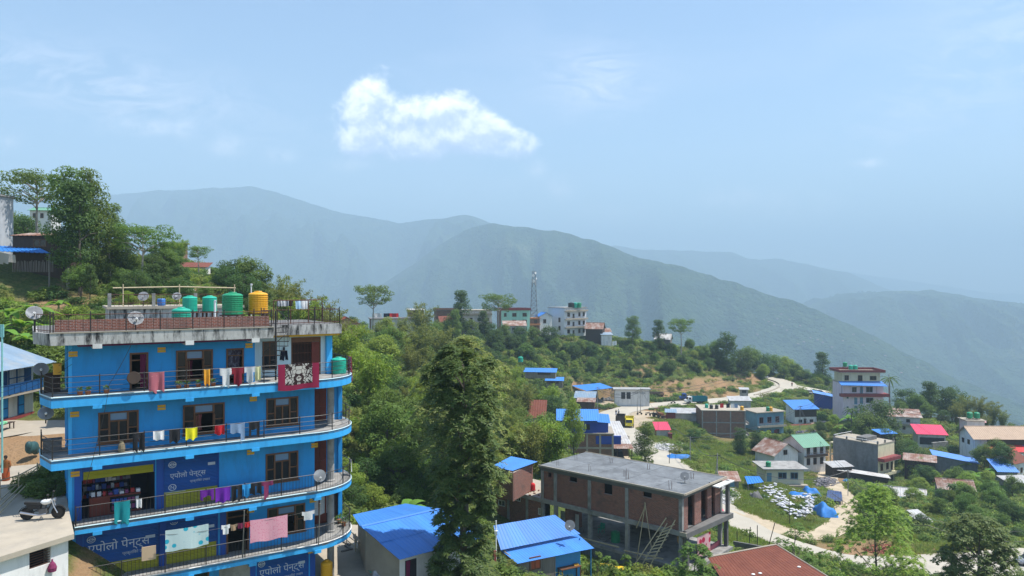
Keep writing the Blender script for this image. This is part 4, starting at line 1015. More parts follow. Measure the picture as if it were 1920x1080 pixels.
tank('water_tank',roof_at(484,4.2,ROOF_T),.56,1.32,M['tank_y'],'large yellow ribbed water tank on a rusty stand',stand=.65)
dish('satellite_dish',roof_at(254,.25,ROOF_T+.06),(.55,-.75,.45),.36,'grey satellite dish on the roof front rail of the blue building',pole=.55)
dish('satellite_dish',BF.p(-.66,2.0,ROOF_T),(.5,-.75,.5),.36,'grey satellite dish at the left roof corner of the blue building',pole=.9)
dish('satellite_dish',BF.p(-.38,2.3,LV[3]),(.5,-.75,.5),.34,'grey satellite dish on the left end of the top balcony',pole=1.15)
dish('satellite_dish',BF.p(-.2,1.0,LV[3]-1.3),(.5,-.75,.6),.34,'grey satellite dish hung under the left end of the top balcony',pole=.45)
a,z=onF(BF,598,892,-.05);dish('satellite_dish',BF.p(a,-.1,z-.45),(.45,-.85,.3),.34,'grey satellite dish bolted to the railing below the curved corner',pole=.45)
tank('water_tank',BF.p(14.9,2.6,LV[3]),.45,1.0,M['tank_t'],'sea green water tank on the curved corner of the top balcony')
tank('water_tank',BF.p(13.6,1.0,-17.08),.34,1.35,M['tank_y'],'yellow ribbed drum standing at the foot of the grey column')
for px,b,h,m_,nm in ((403,3.4,1.35,'white_p','white roof pipe standing beside the small green tanks'),(471,5.5,2.3,'white_p','thin white pipe rising behind the yellow roof tank')):
 p=roof_at(px,b);mb=MB();mb.tube([p,p+Vector((0,0,h))],.06 if px==403 else.035,8);mb.tube([p+Vector((0,0,h)),p+Vector((.03,0,h+.1))],.07,8);solo('vent_pipe',mb,M[m_],nm,'pipe')
CLF=thing('clothes_airer','rusty iron clothesline frame on the blue building roof','clothesline',roof_at(560,4.5))
fp=[roof_at(px,b)for px,b in ((513,3.2),(545,3.4),(578,3.6),(520,6.0),(604,6.2))]
for p in fp:MB().tube([p,p+Vector((0,0,1.42))],.03,5).build('post',M['rust'],CLF)
for i,j in ((0,1),(1,2),(3,4),(0,3),(2,4)):MB().tube([fp[i]+Vector((0,0,1.4)),fp[j]+Vector((0,0,1.4))],.02,5).build('crossbar',M['rust'],CLF)
CB=[('white',(.7,.7,.7)),('grey',(.3,.32,.35)),('black',(.02,.02,.024)),('pale blue',(.42,.6,.75)),('navy',(.03,.04,.1))]
for k,(px,w,c)in enumerate([(524,.3,1),(530,.28,0),(537,.3,1),(545,.3,2)]):
 p=fp[0].lerp(fp[1],min((px-513)/32,1));d_=(fp[1]-fp[0]).normalized()
 hang('laundry',p+Vector((0,0,1.41))-d_*w/2,p+Vector((0,0,1.41))+d_*w/2,.32,cloth(*CB[c]),'bunched laundry on the roof clothesline frame beside the railing','laundry','laundry on the roof line',seed=k,fold=.06)
for k,(px,w,c)in enumerate([(560,.45,3),(569,.5,0),(574,.4,0)]):
 p=fp[1].lerp(fp[2],(px-545)/33);d_=(fp[2]-fp[1]).normalized()
 hang('laundry',p+Vector((0,0,1.41))-d_*w/2,p+Vector((0,0,1.41))+d_*w/2,.5,cloth(*CB[c]),'pale blue and white washing at the right of the roof clothesline','laundry','pale washing on the roof line',seed=k+9,flare=-.2)
def patt(name,c1,c2,sc,thr=.5,kind='voronoi',c3=None):
 if name in MATS:return MATS[name]
 m=bpy.data.materials.new(name);m.use_nodes=True;t=NT(m.node_tree);g=t.n('ShaderNodeNewGeometry')
 if kind=='voronoi':f=t.n('ShaderNodeTexVoronoi',inp={'Vector':g.outputs['Position'],'Scale':sc}).outputs[0]
 else:f=t.n('ShaderNodeTexNoise',inp={'Vector':g.outputs['Position'],'Scale':sc,'Detail':3}).outputs[0]
 k=t.m('MULTIPLY',t.m('SUBTRACT',f,thr),14.0,clamp=True)
 col=t.mix(k,c1,c2)
 b=t.n('ShaderNodeBsdfPrincipled',inp={'Base Color':col,'Roughness':.95});b.inputs['Specular IOR Level'].default_value=.1
 t.n('ShaderNodeOutputMaterial',inp={0:b.outputs[0]});MATS[name]=m;return m
W_=[(279,308,709,734,patt('mottled pink rug',(.62,.26,.26),(.42,.13,.16),9,.3,'noise'),'pink bath rug hung over the top balcony rail',None,'rug'),(382,394,703,721,cloth('orange',(.75,.34,.03)),'small orange towel on the top balcony rail',None,'towel'),(412,435,701,724,cloth('white',(.75,.75,.77)),'white shirt on the top balcony rail beside a maroon one',shirt_shape,'shirt'),(433,459,701,721,cloth('maroon',(.22,.015,.03)),'maroon shirt drying between white and grey clothes',shirt_shape,'shirt'),(458,479,699,716,cloth('greywhite',(.5,.53,.56)),'grey and white shirt on the top balcony rail',shirt_shape,'shirt'),(478,489,698,712,cloth('lemon',(.72,.70,.40)),'pale yellow vest hanging beside the spiral stair',None,'vest'),(249,270,819,846,cloth('black',(.015,.015,.02)),'black trousers on the second balcony rail beside the post',pants_shape,'trousers'),(287,308,815,824,cloth('white',(.75,.75,.77)),'short white cloth on the second balcony rail',None,'cloth'),(317,338,813,828,cloth('black',(.015,.015,.02)),'black shirt between white and yellow washing',None,'shirt'),(348,370,808,823,cloth('yellow',(.80,.72,.02)),'bright yellow cloth on the second balcony rail',None,'cloth'),(403,421,802,814,cloth('red',(.55,.02,.03)),'small red cloth on the second balcony rail',None,'cloth'),(432,459,799,829,cloth('denim',(.22,.32,.48)),'grey blue shirt on the second balcony rail',lambda s,t:t<.45 or s>.7,'shirt'),(467,487,795,818,cloth('black',(.015,.015,.02)),'black and white jersey on the second balcony rail',lambda s,t:t<.55 or s>.7 or s<.2,'shirt'),(214,244,945,982,cloth('teal',(.01,.24,.27)),'teal towel on the railing in front of the open shop',None,'towel'),(255,266,941,951,cloth('white',(.75,.75,.77)),'small white rag on the railing in front of the open shop',None,'rag'),(375,401,922,937,cloth('purple',(.13,.015,.26)),'dark purple shirt on the third balcony rail',lambda s,t:t<.6 or s<.25 or s>.8,'shirt'),(404,432,918,940,cloth('violet',(.16,.02,.38)),'plain violet towel on the third balcony rail',None,'towel'),(434,454,914,938,cloth('black',(.015,.015,.02)),'black trousers beside the violet towel',pants_shape,'trousers'),(454,470,911,931,cloth('azure',(.03,.30,.65)),'bright blue shirt between two black garments',shirt_shape,'shirt'),(469,490,907,926,cloth('black',(.015,.015,.02)),'black trousers beside the bright blue shirt',pants_shape,'trousers'),(490,512,903,933,cloth('wine',(.20,.02,.04)),'wine red trousers at the right end of the third balcony washing',lambda s,t:t<.2 or.2<s<.62,'trousers'),]
for k,(x0,x1,y0,y1,mt,lab,shp_,cat)in enumerate(W_):
 bb=-.03
 a0,z0=onF(BF,x0,y0,bb);a1,z1=onF(BF,x1,y0,bb);am,zt=onF(BF,(x0+x1)/2,y0,bb);_,zb=onF(BF,(x0+x1)/2,y1,bb)
 lv=min((l for l in (3,2,1,0)),key=lambda l:abs(LV[l]+.95-zt));zt2=LV[lv]+.975
 hang(cat,BF.p(a0,bb,zt2),BF.p(a1,bb,zt2),max(zt2-zb,.2),mt,lab,cat,seed=k,shape=shp_,n=14,m=8,fold=.055,ragged=.08)
def carpet_mat():
 m=bpy.data.materials.new('maroon carpet with white scrolls');m.use_nodes=True;t=NT(m.node_tree)
 uv=t.n('ShaderNodeAttribute',attribute_name='st');sp=t.n('ShaderNodeSeparateXYZ',inp={0:uv.outputs['Vector']});s,tt=sp.outputs[0],sp.outputs[1]
 cx=t.m('ABSOLUTE',t.m('SUBTRACT',s,.5))
 inner=t.m('MULTIPLY',t.m('LESS_THAN',cx,.33),t.m('LESS_THAN',tt,.80))
 dx=t.m('MULTIPLY',cx,2.4);r=t.m('SQRT',t.m('ADD',t.m('MULTIPLY',dx,dx),t.m('MULTIPLY',t.m('SUBTRACT',tt,.1),t.m('SUBTRACT',tt,.1))))
 med=t.m('MULTIPLY',t.m('LESS_THAN',r,.32),t.m('GREATER_THAN',r,.22))
 cv=t.n('ShaderNodeCombineXYZ',inp={0:t.m('MULTIPLY',cx,1.6),1:tt})
 vo=t.n('ShaderNodeTexVoronoi',inp={'Vector':cv.outputs[0],'Scale':7.0,'Randomness':.8},feature='DISTANCE_TO_EDGE').outputs[0]
 n=t.n('ShaderNodeTexNoise',inp={'Vector':cv.outputs[0],'Scale':5.0,'Detail':2}).outputs[0]
 scr=t.m('MULTIPLY',t.m('GREATER_THAN',n,.50),inner)
 dark=t.m('MULTIPLY',t.m('LESS_THAN',vo,.055),inner)
 diag=t.m('LESS_THAN',t.m('ABSOLUTE',t.m('SUBTRACT',t.m('ADD',t.m('MULTIPLY',cx,1.5),.12),tt)),.16)
 white=t.m('MULTIPLY',t.m('MAXIMUM',t.m('MAXIMUM',scr,med),t.m('MULTIPLY',diag,inner)),t.m('SUBTRACT',1.0,dark))
 base=t.mix(inner,(.24,.008,.045),(.03,.012,.012))
 col=t.mix(t.m('MULTIPLY',white,.9),base,(.55,.52,.47))
 b=t.n('ShaderNodeBsdfPrincipled',inp={'Base Color':col,'Roughness':.95})
 t.n('ShaderNodeOutputMaterial',inp={0:b.outputs[0]});return m
a0,zt=onF(BF,521,691,-.05);a1,_=onF(BF,598,690,-.05)
cm=carpet_mat();A_,B_=BF.p(a0,-.06,LV[3]+1.0),BF.p(a1,-.06,LV[3]+1.0);n_,m_=26,18;mb=MB();st=[]
for j in range(m_+1):
 for i in range(n_+1):
  s,tt=i/n_,j/m_;w=math.sin(s*8)*.025*tt+math.sin(s*15+1)*.015
  p=A_.lerp(B_,s)+BF.v*(-w)+Vector((0,0,-1.42*tt*(1+.03*math.sin(s*6))));mb.v.append(tuple(p));st.append((s,tt,0))
for j in range(m_):
 for i in range(n_):q=j*(n_+1)+i;mb.f.append((q,q+1,q+n_+2,q+n_+1))
co_=solo('carpet',mb,cm,'large maroon carpet with white scroll pattern hung over the top balcony rail','carpet')
at=co_.data.attributes.new('st','FLOAT_VECTOR','POINT');at.data.foreach_set('vector',[x for q in st for x in q])
_sm=co_.modifiers.new('thickness','SOLIDIFY');_sm.thickness=.015
hang('towel',BF.p(15.66,2.5,LV[3]+1.0),BF.p(15.66,3.0,LV[3]+1.0),1.5,patt('red patterned towel',(.55,.05,.10),(.7,.45,.5),12,.55,'noise'),'red patterned towel hanging past the curved corner of the top balcony','towel',seed=4)
hang('trousers',BF.p(15.62,2.3,LV[1]+.98),BF.p(15.66,2.85,LV[1]+.98),.75,cloth('white',(.75,.75,.77)),'white trousers on the curved railing','trousers',seed=6,shape=pants_shape)
a,z=onF(BF,532,660,BB);hang('jacket',BF.p(a-.16,BB-.05,z+.32),BF.p(a+.16,BB-.05,z+.32),.78,cloth('navy',(.012,.015,.03)),'dark jacket hung on the pale wall beside the folding gate','jacket',shape=lambda s,t:t>.22 or.3<s<.7,flare=.5)
FBp=-.75
def fpt(px,py,b=FBp):
 a,z=onF(BF,px,py,b);return BF.p(a,b,z)
for x,y0,y1,lab in ((455,957,1046,'grey bamboo pole leaning on the lowest balcony beside the doorway'),(597,944,1022,'grey bamboo pole leaning on the lowest balcony near the column')):
 A=fpt(x+3,y0,-.5);B=fpt(x,y1,-.12);mb=MB();mb.tube([A,B],.035,6);solo('pole',mb,M['wood_g'],lab,'pole')
wire('clothesline',[fpt(300,1003,-.5),fpt(456,981,-.5),fpt(600,951,-.5)],'thin clothesline strung along the lowest balcony',.008,.12,cat='clothesline')
for k,(x0,x1,y0,y1,mt,lab,sh_p,cat)in enumerate([(310,391,995,1028,patt('turquoise sheet with pale flowers',(.03,.38,.52),(.5,.62,.62),2.2,.22),'turquoise flowered sheet hanging before the lowest shutters',None,'sheet'),(469,539,976,1012,patt('pink dotted sheet',(.62,.10,.20),(.72,.35,.42),12,.2),'pink dotted sheet drying before the lowest balcony window',None,'sheet'),(415,431,985,1001,cloth('white',(.75,.75,.77)),'white shirt before the dark lowest doorway',shirt_shape,'shirt'),(431,445,984,994,cloth('tan',(.42,.28,.17)),'tan shirt before the dark lowest doorway',shirt_shape,'shirt'),(446,457,981,990,cloth('plum',(.16,.02,.06)),'plum cloth beside the pole on the lowest balcony line',None,'cloth'),(459,469,979,988,cloth('red',(.55,.02,.03)),'small red cloth beside the pink sheet',None,'cloth'),(566,590,960,974,cloth('white',(.75,.75,.77)),'white shirt at the end of the lowest balcony line',shirt_shape,'shirt')]):
 p0,p1=fpt(x0,y0,-.5),fpt(x1,y0-(x1-x0)*.16,-.5);q=fpt((x0+x1)/2,y1,-.5)
 hang(cat,p0,p1,max((p0.z+p1.z)/2-q.z,.2),mt,lab,cat,seed=k+30,shape=sh_p,fold=.025)
mb=MB();Fq=Fr(fpt(279,1050,-.2),(BF.u.x,BF.u.y));mb.box(Fq,-.32,.32,-.02,.02,0,.68);solo('cardboard_sheet',mb,pm('brown cardboard',(.50,.36,.24),(.43,.31,.2),2,.5,.9),'plain cardboard sheet propped before the lowest shutter lettering','cardboard')
hang('laundry',BF.p(12.9,2.1,LV[0]+2.0),BF.p(14.0,1.95,LV[0]+2.1),1.0,cloth('greywhite',(.5,.53,.56)),'grey and white laundry in the shade behind the lowest column','laundry',seed=77,shape=lambda s,t:math.sin(s*20)>-.5)
wire('cable',[fpt(249,640,-.3),fpt(205,720,-.3),fpt(192,790,-.3),fpt(140,985,-.3)],'black cable slung diagonally down the front of the blue building',.012,.1,cat='cable')
POTM=pm('terracotta pot',(.32,.11,.05),(.24,.08,.04),4,.6,.9)
LG=leafmat('garden leaf',(.06,.13,.03),(.12,.20,.05))
def pot_plant(pos,r,h,label,group=None,nleaf=60,seed=0):
 rr=random.Random(seed);t=thing('pot_plant',label,'pot plant',pos,group);p=Vector(pos)
 MB().lathe(p,[(r*.7,0),(r,r*1.4),(r*1.08,r*1.42),(r*1.08,r*1.6),(r*.9,r*1.6)],10).build('pot',POTM,t)
 mb=MB()
 for i in range(nleaf):
  th=rr.uniform(0,6.28);e=rr.uniform(.1,1.3);L=h*rr.uniform(.4,1.0);b=p+Vector((0,0,r*1.5))
  d_=Vector((math.cos(th)*math.cos(e),math.sin(th)*math.cos(e),math.sin(e)));s_=Vector((-math.sin(th),math.cos(th),0))*.05
  c_=b+d_*L*.6;mb.quad(c_-d_*L*.12,c_+s_,c_+d_*L*.25-Vector((0,0,.03)),c_-s_)
 mb.build('foliage',LG,t);return t
for k,(px,lv)in enumerate([(150,3),(165,3),(200,3),(335,3),(350,3),(372,3),(400,3)]):
 a,_=onF(BF,px,700,.3);pot_plant(BF.p(a,.3,LV[3]),.13,.38,'low leafy pot plant on the top balcony floor','pot plants on the top balcony',seed=k)
for k,(b,lv)in enumerate([(1.9,0),(2.6,0),(3.4,0)]):pot_plant(BF.p(15.1,b+.4,LV[0]),.15,.6,'leafy pot plant behind the lowest curved railing','pot plants on the lowest balcony',seed=k+20)
for k,(lv,bx,c,h,w,nm,lab)in enumerate([(3,2.6,'wood_d',.9,.7,'cupboard','dark wooden cupboard on the left end of the top balcony'),(3,2.2,'tank_y',.5,.35,'jerrycan','yellow container on the left end of the top balcony'),(2,2.5,'conc_d',.6,.8,'chest','dark chest on the left end of the second balcony')]):
 mb=MB();F2=BF.at(.1+.2*(k==1),bx,LV[lv]+.005+(.9 if k==1 else 0));mb.box(F2,-w/2,w/2,-.25,.25,0,h);mb.box(F2,-w/2-.03,w/2+.03,-.28,.28,h,h+.04);mb.box(F2,-.012,.012,-.265,-.25,.05,h-.05);solo(nm,mb,M[c],lab,nm)
a,z=onF(BF,228,840,.5);mb=MB();mb.lathe(BF.p(a,.5,LV[2]),[(.14,0),(.17,.15),(.15,.35),(.08,.5),(.1,.55)],10);solo('sack',mb,pm('jute sack',(.24,.2,.13),(.17,.14,.09),5,.8,.95),'brown jute sack on the second balcony under the window','sack')
a,z=onF(BF,252,735,.1)
mb=MB();mb.lathe(BF.p(a-.05,-.1,LV[3]+.75),[(.30,-.05),(.32,0),(.30,.12),(.05,.16)],14,(-.5,.8,-.2));solo('wicker_tray',mb,M['wood_d'],'dark round tray leaning on the top balcony rail before the door','tray')
# -- low roof terrace left of the blue house, motorcycle, street
TZ=-10.72
tp=[PZ(-200,1100,TZ),PZ(0,1044,TZ),PZ(139,1001,TZ),BF.p(.75,-.1,TZ),BF.p(.75,3.6,TZ),PZ(30,915,TZ),PZ(-200,940,TZ)]
TR=thing('terrace_house','low white walled house whose flat concrete roof is a parking terrace','building',(tp[2]+tp[5])/2-Vector((0,0,5)))
MB().slab([Vector((p.x,p.y,TZ))for p in tp],.22).build('roof_slab',M['conc_l'],TR)
w0,w1,w2=tp[0],tp[1],tp[2]
TFr=Fr(w1+(w2-w1).normalized()*-3,(w2-w1));L_=(w2-w1).length+3
hl=onF(TFr,55,1036,.25);hr=onF(TFr,95,1030,.25);hb=onF(TFr,75,1062,.25);OPN=[hl[0],hr[0],hb[1]-TFr.o.z+0,hl[1]-TFr.o.z+.05]
TFr.o.z=0;OPN[2]=hb[1];OPN[3]=hl[1]+.02
wall_with_holes('wall',TFr,0,L_-.1,.25,.45,-16.5,TZ-.222,[OPN],M['white'],TR)
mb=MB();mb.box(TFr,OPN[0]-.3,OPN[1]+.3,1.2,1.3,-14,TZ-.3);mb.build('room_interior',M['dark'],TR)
mb=MB();mb.box(TFr,L_-.32,L_-.1,.45,5,-16.5,TZ-.222);mb.build('side_wall',M['conc'],TR)
for i in range(7):
 mb=MB();z=OPN[2]+(i+.3)*(OPN[3]-OPN[2])/7;mb.box(TFr,OPN[0],OPN[1],.30,.33,z,z+.025);mb.build('window_bar',M['rust'],TR)
mb=MB();p=TFr.p(onF(TFr,95,1060,.2)[0],.1,onF(TFr,95,1072,.2)[1]);mb.lathe(p,[(.04,0),(.16,.04),(.18,.2),(.12,.36),(.04,.46),(.03,.55)],10);solo('hanging_bag',mb,cloth('wine',(.20,.02,.04)),'wine coloured bag hanging on the white wall beside the barred window','bag')
def motorcycle(pos,ang):
 F=Fr(pos,(math.cos(ang),math.sin(ang)));t=thing('motorcycle','parked white and black motorcycle on the concrete terrace','motorcycle',pos)
 wb=.66;r=.30
 for x,nm in ((-wb,'rear_wheel'),(wb,'front_wheel')):
  c=F.p(x,0,r);mb=MB()
  prof=[]
  for k in range(9):
   q=2*math.pi*k/8;prof.append((r-.05+.05*math.cos(q),.055*math.sin(q)))
  mb.lathe(c,prof,22,F.v);w=mb.build(nm,M['rubber'],t)
  rm=MB();rm.lathe(c,[(r-.09,-.03),(r-.07,-.03),(r-.07,.03),(r-.09,.03),(r-.09,-.03)],20,F.v)
  for k in range(6):
   q=math.pi*k/3;rm.tube([c,c+(F.u*math.cos(q)+Vector((0,0,math.sin(q))))*(r-.08)],.016,4)
  rm.lathe(c,[(.06,-.06),(.06,.06)],10,F.v);rm.build('rim',M['iron'],w)
 fr=MB()
 for s in (-.1,.1):fr.tube([F.p(-wb,s,r),F.p(-.25,s*.9,.42),F.p(.2,s*.6,.38),F.p(.38,s*.3,.75)],.022,6)
 fr.tube([F.p(-.55,.0,.72),F.p(.0,0,.70),F.p(.42,0,.84)],.03,6);fr.build('frame',M['iron'],t)
 for s in (-.09,.09):MB().tube([F.p(wb,s,r),F.p(.50,s,.62),F.p(.42,s,.95)],.026,6).build('fork',M['chrome'],t)
 en=MB();en.box(F,-.12,.22,-.13,.13,.26,.52);en.lathe(F.p(.06,0,.5),[(.10,0),(.11,.05),(.1,.1),(.11,.14),(.08,.18)],10);en.build('engine',M['conc_d'],t)
 tk=MB();tk.ell(F.p(.17,0,.80),(.27,.16,.13),14,8)
 tk2=MB();k=len(tk.v)
 for v_ in tk.v:
  dv=Vector(v_)-F.p(.17,0,.80);tk2.v.append(tuple(F.p(.17,0,.80)+F.u*dv.x+F.v*dv.y+Vector((0,0,dv.z+(.03 if dv.x>0 else 0)))))
 tk2.f=tk.f;tk2.build('fuel_tank',M['white_p'],t,smooth=True)
 st_=MB();st_.hexa([F.p(-.72,-.10,.74),F.p(-.02,-.13,.70),F.p(-.02,.13,.70),F.p(-.72,.10,.74)],[F.p(-.76,-.09,.84),F.p(-.02,-.10,.78),F.p(-.02,.10,.78),F.p(-.76,.09,.84)]);st_.build('seat',M['rubber'],t)
 sp_=MB();sp_.hexa([F.p(-.55,-.14,.52),F.p(-.05,-.14,.50),F.p(-.05,.14,.50),F.p(-.55,.14,.52)],[F.p(-.66,-.12,.72),F.p(-.04,-.13,.69),F.p(-.04,.13,.69),F.p(-.66,.12,.72)]);sp_.build('side_panel',M['rubber'],t)
 ex=MB();ex.tube([F.p(.2,-.15,.3),F.p(-.1,-.18,.24),F.p(-.35,-.2,.3),F.p(-.85,-.22,.42)],[.03,.03,.055,.06],8);ex.build('exhaust',M['chrome'],t)
 hb_=MB();hb_.tube([F.p(.28,-.36,1.02),F.p(.38,-.2,1.0),F.p(.40,0,.97),F.p(.38,.2,1.0),F.p(.28,.36,1.02)],.018,6)
 for s in (-1,1):hb_.tube([F.p(.33,.22*s,1.0),F.p(.35,.3*s,1.16)],.01,4);hb_.ell(F.p(.35,.33*s,1.2),(.05,.07,.05),8,5)
 hb_.build('handlebar',M['iron'],t)
 hl_=MB();hl_.lathe(F.p(.46,0,.9),[(.03,0),(.09,.05),(.10,.10),(.05,.12)],12,F.u);hl_.build('headlight',M['chrome'],t)
 fd=MB()
 for x,s0,s1 in ((wb,.25,2.3),(-wb,.8,2.9)):
  for i in range(6):
   q0,q1=s0+(s1-s0)*i/6,s0+(s1-s0)*(i+1)/6
   p=lambda q,y,e=.0:F.p(x,y,r)+(F.u*math.cos(q)+Vector((0,0,math.sin(q))))*(r+.03+e)
   fd.hexa([p(q0,-.07),p(q1,-.07),p(q1,.07),p(q0,.07)],[p(q0,-.06,.015),p(q1,-.06,.015),p(q1,.06,.015),p(q0,.06,.015)])
 fd.build('mudguard',M['rubber'],t)
 MB().tube([F.p(.0,-.15,.2),F.p(-.05,-.28,.01)],.014,4).build('side_stand',M['iron'],t)
 return t
mp_=PZ(80,974,TZ);mp_.z=TZ+.004;motorcycle(mp_,.18)
# -- people
def person(pos,face,h,top,bottom,hairc,label,skirt=True,stride=.10,scarf=None,group=None,arm=.1):
 """one continuous skinned body in a walking or standing pose; clothes and hair are its children"""
 t=thing('person',label,'person',pos,group);k=h/1.7;fx,fy=face
 F=Fr(pos,(fy,-fx))
 sv=[(0,0,.98),(0,0,1.16),(0,.01,1.36),(0,.01,1.46),(0,.03,1.53),(0,.05,1.62),(0,.045,1.70),(-.10,0,.92),(-.11,stride*.6+.03,.52),(-.11,stride*.9,.09),(-.11,stride*.9+.14,.03),(.10,0,.92),(.11,-stride*.2+.03,.52),(.11,-stride*1.4,.10),(.11,-stride*1.4+.13,.03),(-.19,.0,1.40),(-.25,-.03,1.13),(-.24,.08+arm,.90),(-.24,.12+arm,.80),(.19,.0,1.40),(.25,.0,1.13),(.24,.10,.90),(.24,.14,.80)]
 ed=[(0,1),(1,2),(2,3),(3,4),(4,5),(5,6),(0,7),(7,8),(8,9),(9,10),(0,11),(11,12),(12,13),(13,14),(2,15),(15,16),(16,17),(17,18),(2,19),(19,20),(20,21),(21,22)]
 rad=[(.15,.11),(.13,.10),(.15,.10),(.07,.06),(.065,.07),(.085,.10),(.06,.07),(.09,.09),(.06,.06),(.042,.045),(.035,.03),(.09,.09),(.06,.06),(.042,.045),(.035,.03),(.06,.06),(.045,.045),(.032,.032),(.035,.025),(.06,.06),(.045,.045),(.032,.032),(.035,.025)]
 me=bpy.data.meshes.new('body');me.from_pydata([tuple(F.p(a*k,b*k,c*k)-OFF[t.name])for a,b,c in sv],ed,[])
 o=link_mesh('body',me,M['skin'],t)
 md=o.modifiers.new('skin','SKIN');md.use_smooth_shade=True
 for i,r in enumerate(rad):me.skin_vertices[0].data[i].radius=(r[0]*k,r[1]*k)
 me.skin_vertices[0].data[0].use_root=True
 o.modifiers.new('sub','SUBSURF').levels=1;o.modifiers['sub'].render_levels=1
 def ring(prof,n=14):
  mb=MB()
  for(cx,cy,z,rx,ry)in prof:
   for j in range(n):
    q=2*math.pi*j/n;mb.v.append(tuple(F.p((cx+rx*math.cos(q))*k,(cy+ry*math.sin(q))*k,z*k)))
  for i in range(len(prof)-1):
   for j in range(n):mb.f.append((i*n+j,i*n+(j+1)%n,(i+1)*n+(j+1)%n,(i+1)*n+j))
  return mb
 mb=ring([(0,0,.86,.19,.14),(0,0,1.0,.18,.135),(0,0,1.16,.16,.125),(0,.005,1.34,.20,.13),(0,.01,1.43,.17,.10),(0,.012,1.48,.08,.075)])
 for s in (-1,1):
  A,B,C=(F.p(s*.17*k,0,1.40*k),F.p(s*.25*k,-.01*k,1.13*k),F.p(s*.245*k,(.05+(arm*.5 if s<0 else.02))*k,1.0*k));mb.tube([A,B,C],[.078*k,.064*k,.06*k],8)
 mb.build('shirt',top,t,smooth=True)
 if skirt:
  mb=ring([(0,0,.99,.17,.13),(0,0,.85,.21,.17),(0,0,.5,.22,.19+stride*.5),(0,-stride*.2,.12,.22,.18+stride),(0,-stride*.2,.10,.20,.16+stride)]);mb.build('skirt',bottom,t,smooth=True)
 else:
  mb=MB()
  for s,kx,fx2 in ((-1,stride*.6+.03,stride*.9),(1,-stride*.2+.03,-stride*1.4)):mb.tube([F.p(s*.09*k,0,.97*k),F.p(s*.11*k,kx*k,.52*k),F.p(s*.11*k,fx2*k,.10*k)],[.12*k,.085*k,.07*k],8)
  mb.lathe(F.p(0,0,.84*k),[(.17*k,0),(.17*k,.15*k)],10);mb.build('trousers',bottom,t,smooth=True)
 hd=F.p(0,.05*k,1.63*k);mb=MB();mb.ell(hd+Vector((0,0,.025*k))-F.v*.015*k,(.105*k,.115*k,.12*k),12,8)
 keep=[f for f in mb.f if not all(((Vector(mb.v[i])-hd).dot(F.v)>.035*k and (Vector(mb.v[i])-hd).z<.06*k)for i in f)]
 mb.f=keep;mb.build('hair',scarf or hairc,t,smooth=True)
 mb=MB();mb.ell(F.p(0,.155*k,1.615*k),(.014*k,.02*k,.022*k),6,4);mb.build('nose',M['skin'],t)
 for s in (-1,1):
  mb=MB();mb.ell(F.p(s*.035*k,.138*k,1.645*k),(.012*k,.008*k,.008*k),6,4);mb.build('eye',M['hair'],t)
 for s,(hx,hy)in ((-1,(-.24,.12+arm)),(1,(.24,.14))):
  for q in range(4):MB().tube([F.p(hx*k+(q-1.5)*.016*k,hy*k,.80*k),F.p(hx*k+(q-1.5)*.017*k,(hy+.012)*k,.755*k),F.p(hx*k+(q-1.5)*.017*k,(hy+.03)*k,(.72-(.012 if q in (0,3)else 0))*k)],[.009*k,.008*k,.006*k],5).build('finger',M['skin'],t)
  MB().tube([F.p(hx*k-s*.03*k,(hy+.01)*k,.81*k),F.p(hx*k-s*.048*k,(hy+.03)*k,.785*k),F.p(hx*k-s*.05*k,(hy+.04)*k,.76*k)],[.011*k,.009*k,.007*k],5).build('thumb',M['skin'],t)
 return t
wp=G(11,905);person(wp,(.3,-.95),1.58,cloth('saffron brown',(.26,.10,.03)),cloth('rust orange',(.33,.07,.02)),M['hair'],'woman in rust orange skirt and brown blouse walking down the pale street',True,.12)
# -- blue and white timber house at the left edge
p0=P(-70,800,52);LFz=-10.4
LF=Fr((-40.2,48.0,LFz),(-1.2,16.5));LF=Fr((-39.0,47.0,LFz),(-.03,1.0))
LH=thing('timber_house','two storey house of white panels and blue boards under a pale sheet roof','house',V(-41,56,LFz))
LL=14.5
def lbox(nm,mat,a0,a1,b0,b1,c0,c1,par=None):
 mb=MB();mb.box(LF,a0,a1,b0,b1,c0,c1);return mb.build(nm,mat,par or LH)
lbox('wall',M['white'],0,LL,0.0,5.5,-.6,4.5)
lbox('plinth',M['maroon'],0,LL,-.12,-.002,-.6,.25)
lbox('balcony_floor',M['conc_l'],0,LL,-1.0,-.003,2.05,2.2)
x=.3
M['blue_trim']=pm('blue timber paint',(.012,.085,.24),(.01,.065,.19),2,.7,.6)
k=0
while x<LL-.8:
 lbox('post',M['blue_trim'],x,x+.1,-.05,-.004,2.25,4.45)
 if k%3==1:lbox('shutter',M['blue_trim'],x+.15,x+.85,-.06,-.004,2.3,3.9)
 else:lbox('rail',M['blue_trim'],x+.1,x+1.0,-.04,-.004,3.25,3.33)
 if k%2==0:d=lbox('door',M['blue_trim'],x+.15,x+.95,-.06,-.004,.26,1.95);lbox('panel',M['blue_wall'],x+.25,x+.85,-.075,-.061,.4,1.0,d);lbox('panel',M['blue_wall'],x+.25,x+.85,-.075,-.061,1.1,1.8,d)
 x+=1.0;k+=1
lbox('rail',M['blue_trim'],0,LL,-.05,-.003,4.35,4.47)
mb=MB()
for i in range(int(LL/.75)):lbox('railing_board',M['blue_trim'],i*.75+.02,i*.75+.71,-1.0,-.96,2.25,2.95)
lbox('handrail',M['blue_trim'],0,LL,-1.04,-.94,2.97,3.03)
for a in (4.2,9.0,14.0):lbox('balcony_post',M['blue_trim'],a,a+.1,-.99,-.89,-.3,2.05)
